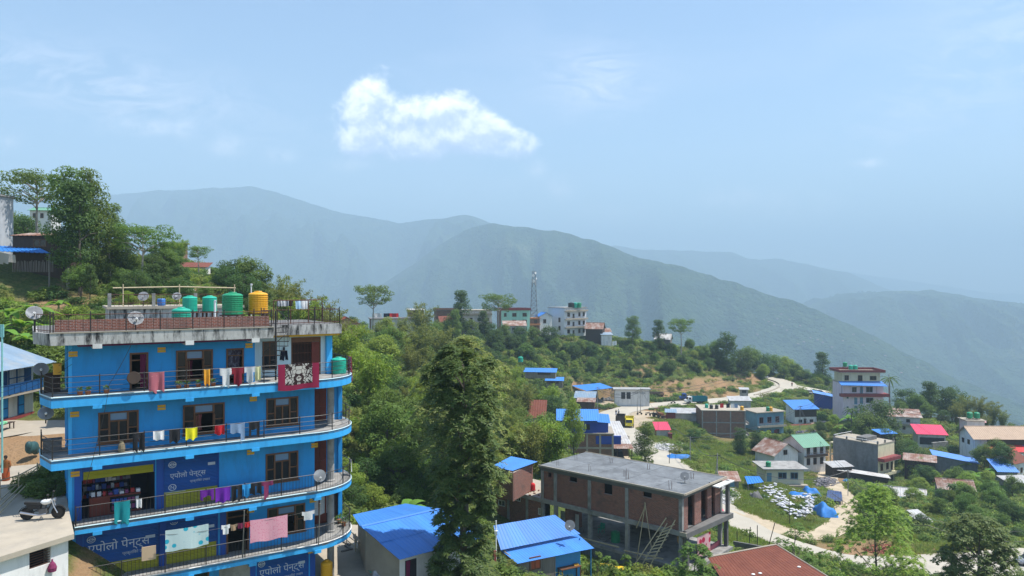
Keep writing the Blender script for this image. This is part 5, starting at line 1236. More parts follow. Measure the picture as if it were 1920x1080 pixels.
E0,E1=LF.p(-.6,-1.5,4.25),LF.p(LL+.6,-1.5,4.25);R0,R1=LF.p(-.6,3.0,5.9),LF.p(LL+.6,3.0,5.9)
sheet_roof(LH,R1,R0,E0,E1,M['tin_pale'],1.2,.02,.2)
B0,B1=LF.p(-.6,6.3,4.6),LF.p(LL+.6,6.3,4.6)
sheet_roof(LH,R0,R1,B1,B0,M['tin_pale'],2.4,.02,.2)
mb=MB();F2=Fr(LF.p(7.5,-2.2,.05),(0,1));mb.box(F2,-.8,.8,-.2,.2,.42,.47)
for a in (-.7,.7):
 for b in (-.15,.15):mb.box(F2,a-.03,a+.03,b-.03,b+.03,-.06,.42)
solo('bench',mb,M['wood_d'],'dark wooden bench before the blue and white house','bench')
mb=MB();c=LF.p(7.2,-2.2,.52)
for i in range(8):mb.ell(c+Vector((rnd.uniform(-.15,.15),rnd.uniform(-.3,.3),rnd.uniform(0,.15))),(.14,.14,.1),8,5)
solo('green_bundle',mb,cloth('mint',(.2,.55,.3)),'pale green cloth bundle lying on the bench','bundle')
mb=MB();pz_=P(4,690,44);mb.tube([Vector((pz_.x,pz_.y,-10.9)),Vector((pz_.x,pz_.y,-2.2))],.05,6);mb.box(Fr((pz_.x-.2,pz_.y,0),(1,0)),-.25,.3,-.03,.03,-2.9,-2.15);solo('sign_post',mb,pm('pale teal sign',(.25,.55,.52)),'pale teal signboard on a thin pole at the street edge','sign')
# -- yard right of the blue house and the two blue roofed sheds
S1=thing('blue_roof_shed','long shed with weathered blue ridged roof beside the concrete yard','shed',V(-6,45.5,-17.1))
rA,rB=PZ(677,989,-14.3),PZ(826,955,-14.3);eC=PZ(748,1049,-15.25);eD=eC+(rB-rA)*1.0
bA,bB=PZ(662,966,-15.0),PZ(762,945,-15.0)
sheet_roof(S1,rA,rB,eD,eC,M['blue_tin'],.85,.012,.21,rows=2)
sheet_roof(S1,rB,rA,bA,bB,M['blue_tin'],.85,.012,.21)
mb=MB();mb.tube([rA+Vector((0,0,.05)),rB+Vector((0,0,.05))],.09,6);mb.build('ridge_cap',M['blue_tin'],S1)
def wall_line(root,pts,z0,ztops,mat,th=.12,name='wall'):
 for(p,q,a,b)in zip(pts[:-1],pts[1:],ztops[:-1],ztops[1:]):
  d=(q-p);n=Vector((-d.y,d.x,0)).normalized()*th
  mb=MB();mb.hexa([Vector((p.x,p.y,z0)),Vector((q.x,q.y,z0)),Vector((q.x+n.x,q.y+n.y,z0)),Vector((p.x+n.x,p.y+n.y,z0))],[Vector((p.x,p.y,a)),Vector((q.x,q.y,b)),Vector((q.x+n.x,q.y+n.y,b)),Vector((p.x+n.x,p.y+n.y,a))]);mb.build(name,mat,root)
ux=(rB-rA).normalized()
wC=eC+ux*.35+(rA-eC)*.12;wD=eD-ux*.3+(rB-eD)*.12;wA=rA+ux*.3;wb_=bA+ux*.3+(rA-bA)*.1
wall_line(S1,[wC,wD],-17.6,[-15.25,-15.25],M['white'])
wall_line(S1,[wb_,wA,wC],-17.6,[-15.1,-14.45,-15.2],M['conc_l'])
f1=Fr((wC.x,wC.y,0),(wD-wC));
a0,z1=onF(f1,760,1052,-.03);a1,_=onF(f1,781,1050,-.03)
mb=MB();mb.box(f1,a0,a1,-.03,.03,-17.3,z1);mb.build('doorway',M['dark'],S1);hang_part(S1,f1.p(a0+.03,-.08,z1-.02),f1.p(a0+.33,-.08,z1-.02),2.0,cloth('wine',(.20,.02,.04)))
p=PZ(687,999,-14.65);q=PZ(692,1068,-17.1)
mb=MB();mb.tube([Vector((q.x,q.y,-17.1)),Vector((p.x,p.y,-14.55))],.05,6);solo('bamboo_post',mb,M['bamboo'],'bamboo post propping the near corner of the ridged blue roof','post')
FN=thing('bamboo_fence','pale bamboo rail fence at the edge of the concrete yard','fence',V(-10,48,-17.1))
fa,fb=PZ(650,1000,-16.3),PZ(703,1040,-16.3)
for s in (0,.33,.66,1):
 p=fa.lerp(fb,s);MB().tube([Vector((p.x,p.y,-17.1)),Vector((p.x,p.y,-15.9))],.035,5).build('post',M['bamboo'],FN)
for z in (-16.0,-16.4,-16.75):MB().tube([Vector((fa.x,fa.y,z)),Vector((fb.x,fb.y,z))],.03,5).build('rail',M['bamboo'],FN)
for k,(s0,s1,c,dr,lab)in enumerate([(.22,.42,('greywhite',(.5,.53,.56)),.5,'grey striped cloth hung on the bamboo fence'),(.42,.6,('cream',(.6,.58,.5)),.35,'cream cloth hung on the bamboo fence'),(.6,.85,('black',(.015,.015,.02)),.75,'black cloth trailing from the bamboo fence')]):
 hang('cloth',fa.lerp(fb,s0)+Vector((0,0,.33)),fa.lerp(fb,s1)+Vector((0,0,.33)),dr,cloth(*c),lab,'cloth',seed=k,shape=lambda s,t:t<.6 or.4<s<.7)
KS=thing('covered_stand','small stand draped with turquoise and patterned cloths under a white sheet','stand',PZ(716,1060,-17.1))
kc=PZ(716,1060,-17.1);KF_=Fr(kc,ux)
mb=MB()
for a in (-.55,.55):
 for b in (-.3,.3):mb.box(KF_,a-.03,a+.03,b-.03,b+.03,0,1.35)
mb.box(KF_,-.6,.6,-.35,.35,.6,.64);mb.build('frame',M['wood_d'],KS)
mb=MB();mb.slab([KF_.p(-.75,-.45,1.36),KF_.p(.75,-.45,1.34),KF_.p(.75,.45,1.42),KF_.p(-.75,.45,1.44)],.05);mb.build('cover',M['white_p'],KS)
hang_part(KS,KF_.p(.05,-.40,1.36),KF_.p(.7,-.40,1.36),1.15,cloth('turquoise',(.03,.40,.48)));hang_part(KS,KF_.p(-.7,-.40,1.36),KF_.p(-.05,-.40,1.36),1.1,patt('brown patterned cloth',(.25,.12,.1),(.5,.45,.4),14,.5,'noise'))
mb=MB();mb.lathe(PZ(703,1076,-17.1),[(.28,0),(.36,.26),(.40,.27),(.34,.24),(.27,.03)],16);solo('basin',mb,M['tank_t'],'sea green round basin on the concrete yard','basin')
for k,(px,py)in enumerate([(735,1066),(742,1075),(750,1062),(728,1082)]):pot_plant(PZ(px,py,-17.1),.17,.7,'bushy yard plant in a pot before the shed door','pot plants by the shed',nleaf=150,seed=k+40)
mb=MB();c=PZ(712,1085,-17.1)
for i in range(12):mb.ell(c+Vector((rnd.uniform(-.35,.35),rnd.uniform(-.25,.25),rnd.uniform(.06,.3))),(.2,.17,.13),8,5)
solo('plastic_bundle',mb,M['sack'],'white plastic bundle lying beside the green basin','bundle')
for k,(x0,y0,x1,y1)in enumerate([(647,1022,660,1030),(655,1030,640,1034),(643,1014,656,1022)]):
 p,q=PZ(x0,y0,-17.03),PZ(x1,y1,-17.03);mb=MB();mb.box(Fr(p,q-p),0,(q-p).length,-.08,.08,-.04,.04);solo('plank',mb,M['wood_g'],'loose pale plank lying on the concrete yard','plank','loose planks on the yard')
S2=thing('blue_roof_shed','shed with two blue roof pitches and a dish beside the brick building','shed',V(2.5,56,-21.5))
A,B=PZ(925,986,-17.7),PZ(1040,966,-17.7);D,C=PZ(939,1031,-19.1),PZ(1087,1001,-19.1);E,Fp=PZ(1113,1028,-19.75),PZ(970,1057,-19.75);D2,C2=PZ(936,1030,-19.25),PZ(1080,1000,-19.25)
sheet_roof(S2,A,B,C,D,M['blue_tin'],.85,.012,.21)
sheet_roof(S2,D2,C2,E,Fp,M['blue_tin'],.85,.012,.21)
ux2=(E-Fp).normalized();wl,wr_=Fp+ux2*.3+(D-Fp)*.15,E-ux2*.4+(C-E)*.15
wm=wl.lerp(wr_,.52);Dw=D+ux2*.3;Aw=A+(B-A).normalized()*.3
wall_line(S2,[wl,wm],-23,[-19.75,-19.75],M['wood_g'])
wall_line(S2,[Aw,Dw,wl],-23,[-17.9,-19.3,-19.75],M['wood_g'])
i0=wm+(A-D)*.28;i1=wr_+(B-C)*.28
wall_line(S2,[i0,i1],-23,[-19.6,-19.6],pm('porch blue wall',(.05,.25,.5)))
f2=Fr((wl.x,wl.y,0),(wm-wl));a0,z1=onF(f2,993,1046,-.03);a1,_=onF(f2,1014,1043,-.03);_,zb=onF(f2,1003,1068,-.03)
w_=window(S2,f2,a0,a1,zb,z1,0,2,1,.06,M['wood'],pm('orange red window board',(.42,.10,.05)),out=.04)
for a in (0,.33,.66,1):
 p=wl.lerp(wm,a);mb=MB();mb.box(Fr((p.x,p.y,0),(wm-wl)),-.03,.03,-.02,.0,-22.8,-19.8);mb.build('batten',M['wood_g'],S2)
for p in (E-ux2*.25,E-ux2*.25+(C-E)*.8):MB().tube([Vector((p.x,p.y,-23)),Vector((p.x,p.y,p.z-.05))],.05,6).build('porch_post',pm('blue post',(.03,.2,.4)),S2)
tb=wm.lerp(wr_,.45);TB=thing('porch_table','wooden plank table with bananas under the blue shed porch','table',V(tb.x,tb.y,-21.7));tf=Fr((tb.x,tb.y,-21.7),ux2)
mb=MB();mb.box(tf,-.9,.9,-.3,.3,.78,.83);mb.build('table_top',M['wood'],TB)
for a in (-.8,.8):
 for b in (-.25,.25):mb=MB();mb.box(tf,a-.03,a+.03,b-.03,b+.03,-.8,.78);mb.build('leg',M['wood'],TB)
mb=MB()
for i in range(7):mb.tube([tf.p(.4+i*.06,-.1,.84),tf.p(.42+i*.06,.02,.92),tf.p(.44+i*.06,.14,.93)],[.02,.03,.015],6)
solo('banana_bunch',mb,M['tank_y'],'ripe yellow banana bunch on the porch table','bananas')
dish('satellite_dish',PZ(1069,998,-18.55),(-.25,-.85,.45),.40,'pale satellite dish on the edge of the two pitch blue roof',pole=.5)
S3=thing('white_lean_to','narrow white wall with maroon corner post behind the tall tree trunk','shed',V(0,52,-22))
w3a,w3b=P(925,1040,50),P(888,1040,51);wall_line(S3,[w3b,w3a],-23,[-18.6,-18.4],M['white']);wall_line(S3,[w3a+Vector((.05,-.05,0)),w3a+Vector((.2,.05,0))],-23,[-17.6,-17.6],M['maroon'],name='corner_post')
mb=MB();pq=P(930,1010,52);mb.tube([V(pq.x,pq.y,-23),V(pq.x,pq.y,-16.2)],.045,8);mb.tube([V(pq.x,pq.y,-19.3),V(pq.x+.75,pq.y-.1,-19.4)],.05,6);mb.box(Fr((pq.x,pq.y,0),(1,0)),-.1,.1,-.1,.1,-17.2,-16.9);solo('service_pole',mb,M['white_p'],'slim white service pole at the left corner of the second blue shed','pole')
# -- unfinished brick building
KZ=-17.3
k0,k1,k2,k3=PZ(1017,872,KZ),PZ(1280,925,KZ),PZ(1347,893,KZ),PZ(1068,857,KZ)
KF=Fr((k0.x,k0.y,0),(k1-k0));KL=(k1-k0).length;KW=(k2-k1).dot(KF.v);KW2=(k3-k0).dot(KF.v)
BR_=thing('brick_building','unfinished two storey brick building with bare concrete frame and flat grey roof','building',KF.p(KL/2,KW/2,-23.6))
KU,KG=-20.5,-23.5
def kb(nm,mat,a0,a1,b0,b1,c0,c1,par=None):
 mb=MB();mb.box(KF,a0,a1,b0,b1,c0,c1);return mb.build(nm,mat,par or BR_)
nx_,nb_=5,2
for i in range(nx_):
 for j in range(nb_):
  kb('roof_slab',M['plaster'],-.25+i*(KL+.5)/nx_+.02,-.25+(i+1)*(KL+.5)/nx_-.02,-.2+j*(KW+.4)/nb_+.02,-.2+(j+1)*(KW+.4)/nb_-.02,KZ-.14,KZ)
kb('roof_edge',M['conc_l'],-.32,KL+.32,-.3,-.19,KZ-.12,KZ+.04);kb('roof_edge',M['conc_l'],KL+.26,KL+.36,-.18,KW+.3,KZ-.12,KZ+.05);kb('roof_edge',M['conc_l'],-.32,KL+.25,KW+.21,KW+.3,KZ-.12,KZ+.04)
kb('roof_beam',M['conc_d'],-.1,KL,-.1,.2,KZ-.5,KZ-.142);kb('roof_beam',M['conc_d'],-.1,KL,KW-.2,KW+.1,KZ-.5,KZ-.142);kb('roof_beam',M['conc_d'],KL-.28,KL+.02,.2,KW-.2,KZ-.5,KZ-.142)
cols=[onF(KF,px,960,0)[0]for px in (1042,1106,1176)]+[KL-.15]
cols=[c for c in cols]
for c in cols:
 for b in (-.12,KW-.2):kb('column',M['conc'],c-.16,c+.16,b,b+.32,-27.5 if b<0 else KG,KZ-.5)
kb('column',M['conc'],-.1,.2,-.12,.2,-27.5,KZ-.5);kb('column',M['conc'],-.1,.2,KW-.2,KW+.12,KG,KZ-.5)
kb('floor_beam',M['conc'],-7.3,KL+.3,-.16,.2,KU-.42,KU-.02);kb('floor_slab',M['conc_d'],-.1,KL,.2,KW,KU-.16,KU-.02);kb('floor_beam',M['conc'],-.1,KL,KW-.1,KW+.2,KU-.42,KU-.02)
kb('ground_slab',M['conc'],-.1,KL+1.0,-.3,KW+.2,KG-.25,KG)
kb('retaining_wall',M['plaster'],-.1,KL+.2,-.28,-.02,-29,KG-.252)
ops=[(1027,1034,885,894),(1067,1082,893,903),(1132,1148,906,926),(1205,1222,920,932)]
edges=[.2]+[c for c in cols]
bays=list(zip([.2]+[c+.16 for c in cols[:-1]],[c-.16 for c in cols]))
for(x0,x1)in bays:
 hs=[]
 for(p0_,p1_,q0,q1)in ops:
  a0,zt=onF(KF,p0_,q0,0);a1,_=onF(KF,p1_,q0,0);_,zb=onF(KF,(p0_+p1_)/2,q1+1,0)
  if x0<(a0+a1)/2<x1:hs.append([max(a0,x0+.05),min(a1,x1-.05),zb,zt])
 wall_with_holes('brick_panel',KF,x0,x1,-.02,.2,KU-.02,KZ-.5,hs,M['brick'],BR_)
kb('brick_panel',M['brick'],0,KL-.3,KW-.15,KW+.02,KU-.02,KZ-.5);kb('brick_panel',M['brick'],-.06,.16,.2,KW-.2,KU-.02,KZ-.5)
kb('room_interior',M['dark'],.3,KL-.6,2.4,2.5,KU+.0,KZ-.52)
wall_e=[(.2,1.0),(2.2,3.4),(4.6,5.4)]
for(b0,b1)in wall_e:
 if b1<KW-.2:kb('brick_panel',M['brick'],KL-.25,KL-.05,b0,b1,KU-.02,KZ-.5)
kb('brick_panel',M['brick'],KL-.25,KL-.05,KW-1.2,KW-.2,KU-.02,KZ-.5)
mb=MB();mb.prism([KF.p(a,b)for a,b in [(KL-.1,-.3),(KL+.55,-.3),(KL+.95,KW+.4),(KL-.1,KW+.4)]],KU-.45,KU-.02);mb.build('balcony_slab',M['conc_d'],BR_)
kb('balcony_edge',M['conc_l'],KL-.1,KL+.55,-.36,-.31,KU-.3,KU+.02)
for a,b in ((KL+.3,-.0),(KL+.45,KW-.2)):kb('column',M['conc_d'],a-.16,a+.16,b,b+.32,-27.5,KU-.46)
kb('column',M['conc_d'],KL+.4,KL+.7,KW-.1,KW+.2,KU,KZ-.2)
kb('ledge',M['white'],KL+.37,KL+1.0,KW-2.6,KW+.5,KZ-.34,KZ-.24)
kb('brick_panel',M['brick'],0.2,2.2,KW-.4,KW-.2,KG,KU-.45);kb('brick_panel',M['brick'],cols[1],cols[2]+2,KW-.6,KW-.4,KG,KG+2.1)
kb('brick_panel',M['brick'],2.4,2.6,.5,3,KG,KU-.45)
for px,py in [(1046,874),(1106,884),(1176,898),(1257,917),(1080,862),(1146,868),(1216,880),(1298,898),(1172,893)]:
 p=PZ(px,py,KZ);mb=MB()
 for q in range(4):mb.tube([p+V((q%2)*.2-.1,(q//2)*.2-.1,0),p+V((q%2)*.2-.1+rnd.uniform(-.05,.05),(q//2)*.2-.1,rnd.uniform(.45,.75))],.012,4)
 mb.build('starter_bars',M['rust'],BR_)
for i,(x0,x1)in enumerate(((-7.2,-4.6),(-4.3,-2.1),(-1.8,-.12))):
 hs=[]
 for(p0_,p1_,q0,q1)in [(934,947,936,949),(967,976,927,940),(1009,1020,952,966)]:
  a0,zt=onF(KF,p0_,q0,0);a1,_=onF(KF,p1_,q0,0);_,zb=onF(KF,(p0_+p1_)/2,q1,0)
  if x0<(a0+a1)/2<x1:hs.append([max(a0,x0+.1),min(a1,x1-.1),zb,zt])
 wall_with_holes('brick_panel',KF,x0,x1,.0,.2,-24.2,KU-.42,hs,M['brick'],BR_)
 for h in hs:
  window(BR_,KF,h[0],h[1],h[2],h[3],.05,2,1,.06,M['white_p'],M['glass'])
 kb('column',M['conc'],x1,x1+.3 if i<2 else x1+.02,-.05,.25,-28,KU-.42)
kb('annex_plinth',M['plaster'],-7.2,-.1,.02,.22,-29,-24.21)
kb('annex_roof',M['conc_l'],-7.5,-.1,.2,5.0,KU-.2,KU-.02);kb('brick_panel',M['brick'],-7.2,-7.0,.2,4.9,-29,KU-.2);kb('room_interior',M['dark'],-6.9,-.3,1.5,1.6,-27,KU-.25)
RM=thing('rooftop_room','small brick room with flat blue sheet roof on the brick annex','room',V(.3,73.5,KU))
qn,ql,qr=PZ(962,886,-17.75),PZ(924,876,-17.75),PZ(999,868,-17.75)
rf=Fr((qn.x,qn.y,0),(qr-qn));rL=(qr-qn).length;rW=(ql-qn).length
hs=[]
wall_line(RM,[Vector(ql),Vector(qn)],KU-.02,[-17.8,-17.8],M['brick'],.2);wall_line(RM,[Vector(qn),Vector(qr)],KU-.02,[-17.8,-17.8],M['brick'],.2)
qb=ql+(qr-qn);wall_line(RM,[Vector(qr),Vector(qb),Vector(ql)],KU-.02,[-17.8,-17.8,-17.8],M['brick'],.2)
fl=Fr((ql.x,ql.y,0),(qn-ql));a0,zt=onF(fl,938,880,-.02);a1,_=onF(fl,944,880,-.02);_,zb=onF(fl,941,902,-.02)
mb=MB();mb.box(fl,a0,a1,-.02,.05,zb,zt);mb.build('slit_opening',M['dark'],RM)
r4=[PZ(921,875,-17.5),PZ(962,883,-17.7),PZ(1008,866,-17.6),PZ(958,856,-17.4)]
sheet_roof(RM,r4[3],r4[2],r4[1],r4[0],M['blue_tin'],.9,.02,.22)
p=PZ(999,920,KU);mb=MB();mb.lathe(V(p.x,p.y,KU),[(.24,0),(.26,.1),(.26,.6),(.2,.72),(.1,.78)],12);solo('drum',mb,pm('red plastic',(.6,.03,.04)),'bright red drum on the annex roof of the brick building','drum')
for k in range(14):
 p=PZ(1003+rnd.uniform(-18,8),925+rnd.uniform(-9,4),KU);mb=MB();mb.box(Fr((p.x,p.y,KU),(rnd.uniform(-1,1),rnd.uniform(-1,1))),-.12,.12,-.06,.06,0,.08);solo('loose_brick',mb,M['brick'],'single loose brick scattered on the annex roof','brick','loose bricks on the annex roof')
def kpos(px,py,z=KG):p=PZ(px,py,z);return V(p.x,p.y,z)
tank('water_tank',kpos(1154,1016),.42,1.05,M['tank_g'],'green water tank standing in the open ground storey')
def chair(pos,ang,mat,label):
 t=thing('plastic_chair',label,'chair',pos);F=Fr(pos,(math.cos(ang),math.sin(ang)))
 mb=MB();mb.box(F,-.24,.24,-.22,.22,.42,.46);mb.build('seat',mat,t)
 mb=MB();mb.hexa([F.p(-.24,.20,.46),F.p(.24,.20,.46),F.p(.24,.24,.46),F.p(-.24,.24,.46)],[F.p(-.26,.32,.92),F.p(.26,.32,.92),F.p(.26,.35,.92),F.p(-.26,.35,.92)]);mb.build('backrest',mat,t)
 for a in (-.22,.2):
  for b in (-.2,.18):mb=MB();mb.box(F,a,a+.04,b,b+.04,0,.42);mb.build('leg',mat,t)
  mb=MB();mb.box(F,a-.02,a+.05,-.2,.26,.64,.68);mb.build('armrest',mat,t)
chair(kpos(1127,1000),-.7,M['tank_t'],'turquoise plastic chair in the open ground storey')
mb=MB();p=kpos(1068,990);mb.box(Fr(p,KF.u),-1.1,1.1,-.03,.03,0,1.5);solo('board',mb,M['white'],'large pale board leaning in the open ground storey','board')
for k in range(6):
 p=kpos(1085+k*16+rnd.uniform(-5,5),1000+k*4);mb=MB()
 mb.tube([p+V(rnd.uniform(-.8,.8),0,.05),p+V(rnd.uniform(-.8,.8),.6,rnd.uniform(.05,.9))],.04,5);solo('timber_offcut',mb,M['wood_g'],'grey timber offcut lying in the open ground storey','timber','timber offcuts under the brick building')
mb=MB();p=kpos(1275,1030)
for i in range(5):
 pts=[p+V(.25*math.cos(q*.7)+i*.06,.1*math.sin(i),.9+.45*math.sin(q*.7))for q in range(10)];mb.tube(pts,.02,5)
solo('hose_coil',mb,M['tank_y'],'yellow hose coil hanging in the right bay of the open storey','hose')
hang('blanket',KF.p(KL+.5,1.6,KU-.8),KF.p(KL+.6,3.9,KU-.8),1.8,patt('red floral blanket',(.42,.03,.07),(.6,.35,.35),1.6,.35),'red floral blanket hanging under the concrete balcony slab','blanket',seed=3)
mb=MB();a_=kpos(1330,988);mb.slab([a_+V(-1.2,0,2.0),a_+V(1.4,-.4,1.5),a_+V(1.6,1.0,1.5),a_+V(-1,1.2,2.1)],.03);solo('awning',mb,M['pink_tin'],'pink awning sheet beside the column under the balcony slab','awning')
mb=MB();A,B=kpos(1322,1040),kpos(1352,1020);mb.hexa([A+V(0,0,-.1),B+V(0,0,-.1),B+V(-.1,.1,-.1),A+V(-.1,.1,-.1)],[A+V(0,0,.42),B+V(0,0,.42),B+V(-.1,.1,.42),A+V(-.1,.1,.42)]);solo('parapet',mb,pm('pink painted parapet',(.5,.12,.15)),'pink painted parapet edge of the ground slab','parapet')
LD=thing('bamboo_ladder','rough bamboo ladder leaning against the front of the brick building','ladder',PZ(1190,1070,-25.5))
def lp(px,py,b):a,z=onF(KF,px,py,b);return KF.p(a,b,z)
for(x0,y0,b0,x1,y1,b1)in [(1187,1063,-2.2,1249,971,-.35),(1192,1078,-2.4,1251,981,-.4),(1207,1082,-2.0,1266,975,-.3)]:
 MB().tube([lp(x0,y0,b0),lp(x1,y1,b1)],.05,6).build('rail',M['bamboo'],LD)
for i in range(10):
 s=.30+i*.065;A=lp(1192,1078,-2.4).lerp(lp(1251,981,-.4),s);B=lp(1207,1082,-2.0).lerp(lp(1266,975,-.3),s+.02);d_=(B-A)*.5
 MB().tube([A-d_*rnd.uniform(.3,.8),B+d_*rnd.uniform(.2,.7)],.042,5).build('rung',M['bamboo'],LD)
for k,(x0,y0,b0,x1,y1,b1)in enumerate([(1194,1050,-.5,1210,943,-.25),(1222,1030,-.6,1209,942,-.28),(1193,990,-.4,1210,948,-.3)]):
 mb=MB();mb.tube([lp(x0,y0,b0),lp(x1,y1,b1)],.04,5);solo('bamboo_pole',mb,M['bamboo'],'thin bamboo pole propped against the brick front','pole','bamboo poles against the brick building')
mb=MB();mb.tube([lp(1085,1007,-.35),lp(1160,1026,-.4)],.07,6);solo('pale_beam',mb,M['bamboo'],'long pale beam lying along the edge of the open storey','beam')
mb=MB();mb.tube([lp(1170,1032,-.4),lp(1243,1048,-.5)],.07,6);solo('pale_beam',mb,M['bamboo'],'pale beam at the foot of the bamboo ladder','beam')
dish('satellite_dish',PZ(1284,905,KZ),(-.2,-.8,.5),.42,'mesh grey satellite dish on the flat roof of the brick building',pole=.55)
for k,(px,py)in enumerate([(1128,1062),(1158,1068)]):
 p=G(px,py+6);mb=MB();mb.ell(p+V(0,0,.22),(.62,.5,.3),12,7);mb.ell(p+V(.3,0,.3),(.4,.35,.25),10,6);mb.ell(p+V(-.3,.1,.3),(.35,.35,.22),10,6);solo('yellow_sack',mb,pm('yellow plastic sheet',(.75,.50,.02),(.6,.4,.02),3,.7,.5,.6,6),'bright yellow plastic covered heap in the garden under the brick building','heap','yellow heaps in the garden',smooth=True)
RR=thing('rusty_roof_house','house with broad red brown rusted roof below the road','house',V(18,60,-27))
A,B=PZ(1327,1046,-22),PZ(1455,1022,-22);C,D=PZ(1600,1112,-23.6),PZ(1400,1160,-23.6)
sheet_roof(RR,A,B,C,D,M['rust_roof'],.85,.025,.22)
mb=MB();mb.tube([A+V(0,0,.06),B+V(0,0,.06)],.07,6);mb.build('ridge_cap',M['conc_l'],RR);mb=MB();mb.tube([B+V(0,0,.06),C+V(0,0,.06)],.06,6);mb.build('verge_cap',M['conc_l'],RR)
wall_line(RR,[D+(B-A).normalized()*.4+V(0,.4,0),A+V(.4,-.1,0),B+V(-.3,-.2,0),C+V(-.4,.5,0)],-30,[-23.6,-22.1,-22.1,-23.6],M['conc_d'])
for k,(px,py)in enumerate([(1498,1064),(1412,1078),(1425,1076)]):
 n_=(B-A).cross(D-A).normalized();n_=n_ if n_.z>0 else -n_
 dr=Vector(((px-960)/FPX,1,(540-py)/FPX));s_=n_.dot(A)/n_.dot(dr);p=dr*s_+n_*.06
 mb=MB();mb.ell(p,(.16,.13,.06),10,5);solo('roof_patch',mb,M['white_p'],'small pale stone lying on the rusted red roof','stone','stones on the rusted roof')
 # -- houses of the village
def faces(F,w,dep):
 return {'f':F,'r':Fr(F.p(w,0),F.v),'l':Fr(F.p(0,dep),-F.v),'b':Fr(F.p(w,dep),-F.u)}
def house(name,label,px,py,d,yaw,w,dep,h,wall,roof='flat',rmat=None,rise=1.2,over=.4,wins=(),doors=(),storeys=1,balc=None,cat='house',deep=3.5,side=None,wmat=None,gcol=None,parapet=0,group=None,band=None,ridge_dir='x',frame=.09):
 p=GD(px,d)if py is None else P(px,py,d)
 F=Fr(p,(math.cos(yaw),math.sin(yaw)));t=thing(name,label,cat,p,group)
 fc=faces(F,w,dep)
 if roof=='gable':
  if ridge_dir=='x':prof=[(0,0),(dep,0),(dep,h),(dep/2,h+rise),(0,h)];mk=lambda s,q:F.p(s,q[0],q[1]);ends=(0,w)
  else:prof=[(0,0),(w,0),(w,h),(w/2,h+rise),(0,h)];mk=lambda s,q:F.p(q[0],s,q[1]);ends=(0,dep)
  mb=MB();vs=[mk(ends[0],(q[0],q[1]-(deep if i<2 else 0)))for i,q in enumerate(prof)]+[mk(ends[1],(q[0],q[1]-(deep if i<2 else 0)))for i,q in enumerate(prof)]
  mb.add(vs,[(0,1,2,3,4),(9,8,7,6,5)]+[(i,i+5,(i+1)%5+5,(i+1)%5)for i in range(5)]);mb.build('wall',wall,t)
  o=over
  if ridge_dir=='x':
   zl=h-rise*o/(dep/2)
   A,B,C,D=F.p(-o,dep/2,h+rise+.05),F.p(w+o,dep/2,h+rise+.05),F.p(w+o,-o,zl+.05),F.p(-o,-o,zl+.05);C2,D2=F.p(w+o,dep+o,zl+.05),F.p(-o,dep+o,zl+.05)
  else:
   zl=h-rise*o/(w/2)
   A,B,C,D=F.p(w/2,dep+o,h+rise+.05),F.p(w/2,-o,h+rise+.05),F.p(-o,-o,zl+.05),F.p(-o,dep+o,zl+.05);C2,D2=F.p(w+o,-o,zl+.05),F.p(w+o,dep+o,zl+.05)
  mb=sheet(MB(),A,B,C,D,.035,.5,.05);mb.build('roof',rmat,t)
  mb=sheet(MB(),B,A,D2,C2,.035,.5,.05);mb.build('roof',rmat,t)
  mb=MB();mb.tube([A+V(0,0,.04),B+V(0,0,.04)],.09,6);mb.build('ridge_cap',rmat,t)
 elif roof in ('mono','monor','monol'):
  hz_={'mono':(h,h,h+rise,h+rise),'monor':(h+rise,h,h,h+rise),'monol':(h,h+rise,h+rise,h),'monob':(h+rise,h+rise,h,h)}[roof]
  c=[(0,0),(w,0),(w,dep),(0,dep)];mb=MB();mb.hexa([F.p(a,b,-deep)for a,b in c],[F.p(a,b,z)for(a,b),z in zip(c,hz_)]);mb.build('wall',wall,t)
  o=over;g=lambda a,b:(hz_[0]*(1-a/w)+hz_[1]*a/w)+(hz_[3]-hz_[0])*(b/dep)
  q={k:F.p(a,b,g(a,b)+.07)for k,(a,b)in {'fl':(-o,-o),'fr':(w+o,-o),'br':(w+o,dep+o),'bl':(-o,dep+o)}.items()}
  od={'mono':('bl','br','fr','fl'),'monor':('fl','bl','br','fr'),'monol':('br','fr','fl','bl')}[roof]
  mb=sheet(MB(),*[q[k]for k in od],.035,.5,.05);mb.build('roof',rmat,t)
 else:
  mb=MB();mb.box(F,0,w,0,dep,-deep,h);mb.build('wall',wall,t)
  mb=MB();mb.box(F,-over,w+over,-over,dep+over,h+.002,h+.2);mb.build('roof',rmat or M['conc_l'],t)
  if parapet:
   for(a0,a1,b0,b1)in ((-over,w+over,-over,-over+.12),(-over,-over+.12,-over+.12,dep+over-.12),(w+over-.12,w+over,-over+.12,dep+over-.12),(-over,w+over,dep+over-.12,dep+over)):
    mb=MB();mb.box(F,a0,a1,b0,b1,h+.201,h+.2+parapet);mb.build('parapet',band or wall,t)
 if side is not None:
  for k,mt in side.items():
   L=w if k in 'fb' else dep;mb=MB();mb.box(fc[k],.0,L,-.04,-.003,-deep,h-.005);mb.build('facing',mt,t)
 for(k,x0,x1,z0,z1)in wins:
  o=-.045 if (side and k in side)else 0
  window(t,fc[k],x0,x1,z0,z1,o,2 if x1-x0>.7 else 1,1,frame,wmat or M['wood'],gcol or M['glass'],out=.07,recess=-.0)
 for(k,x0,x1,z0,z1)in doors:
  o=-.045 if (side and k in side)else 0
  mb=MB();mb.box(fc[k],x0,x1,o-.05,o-.004,z0,z1);mb.build('door',wmat or M['wood_d'],t)
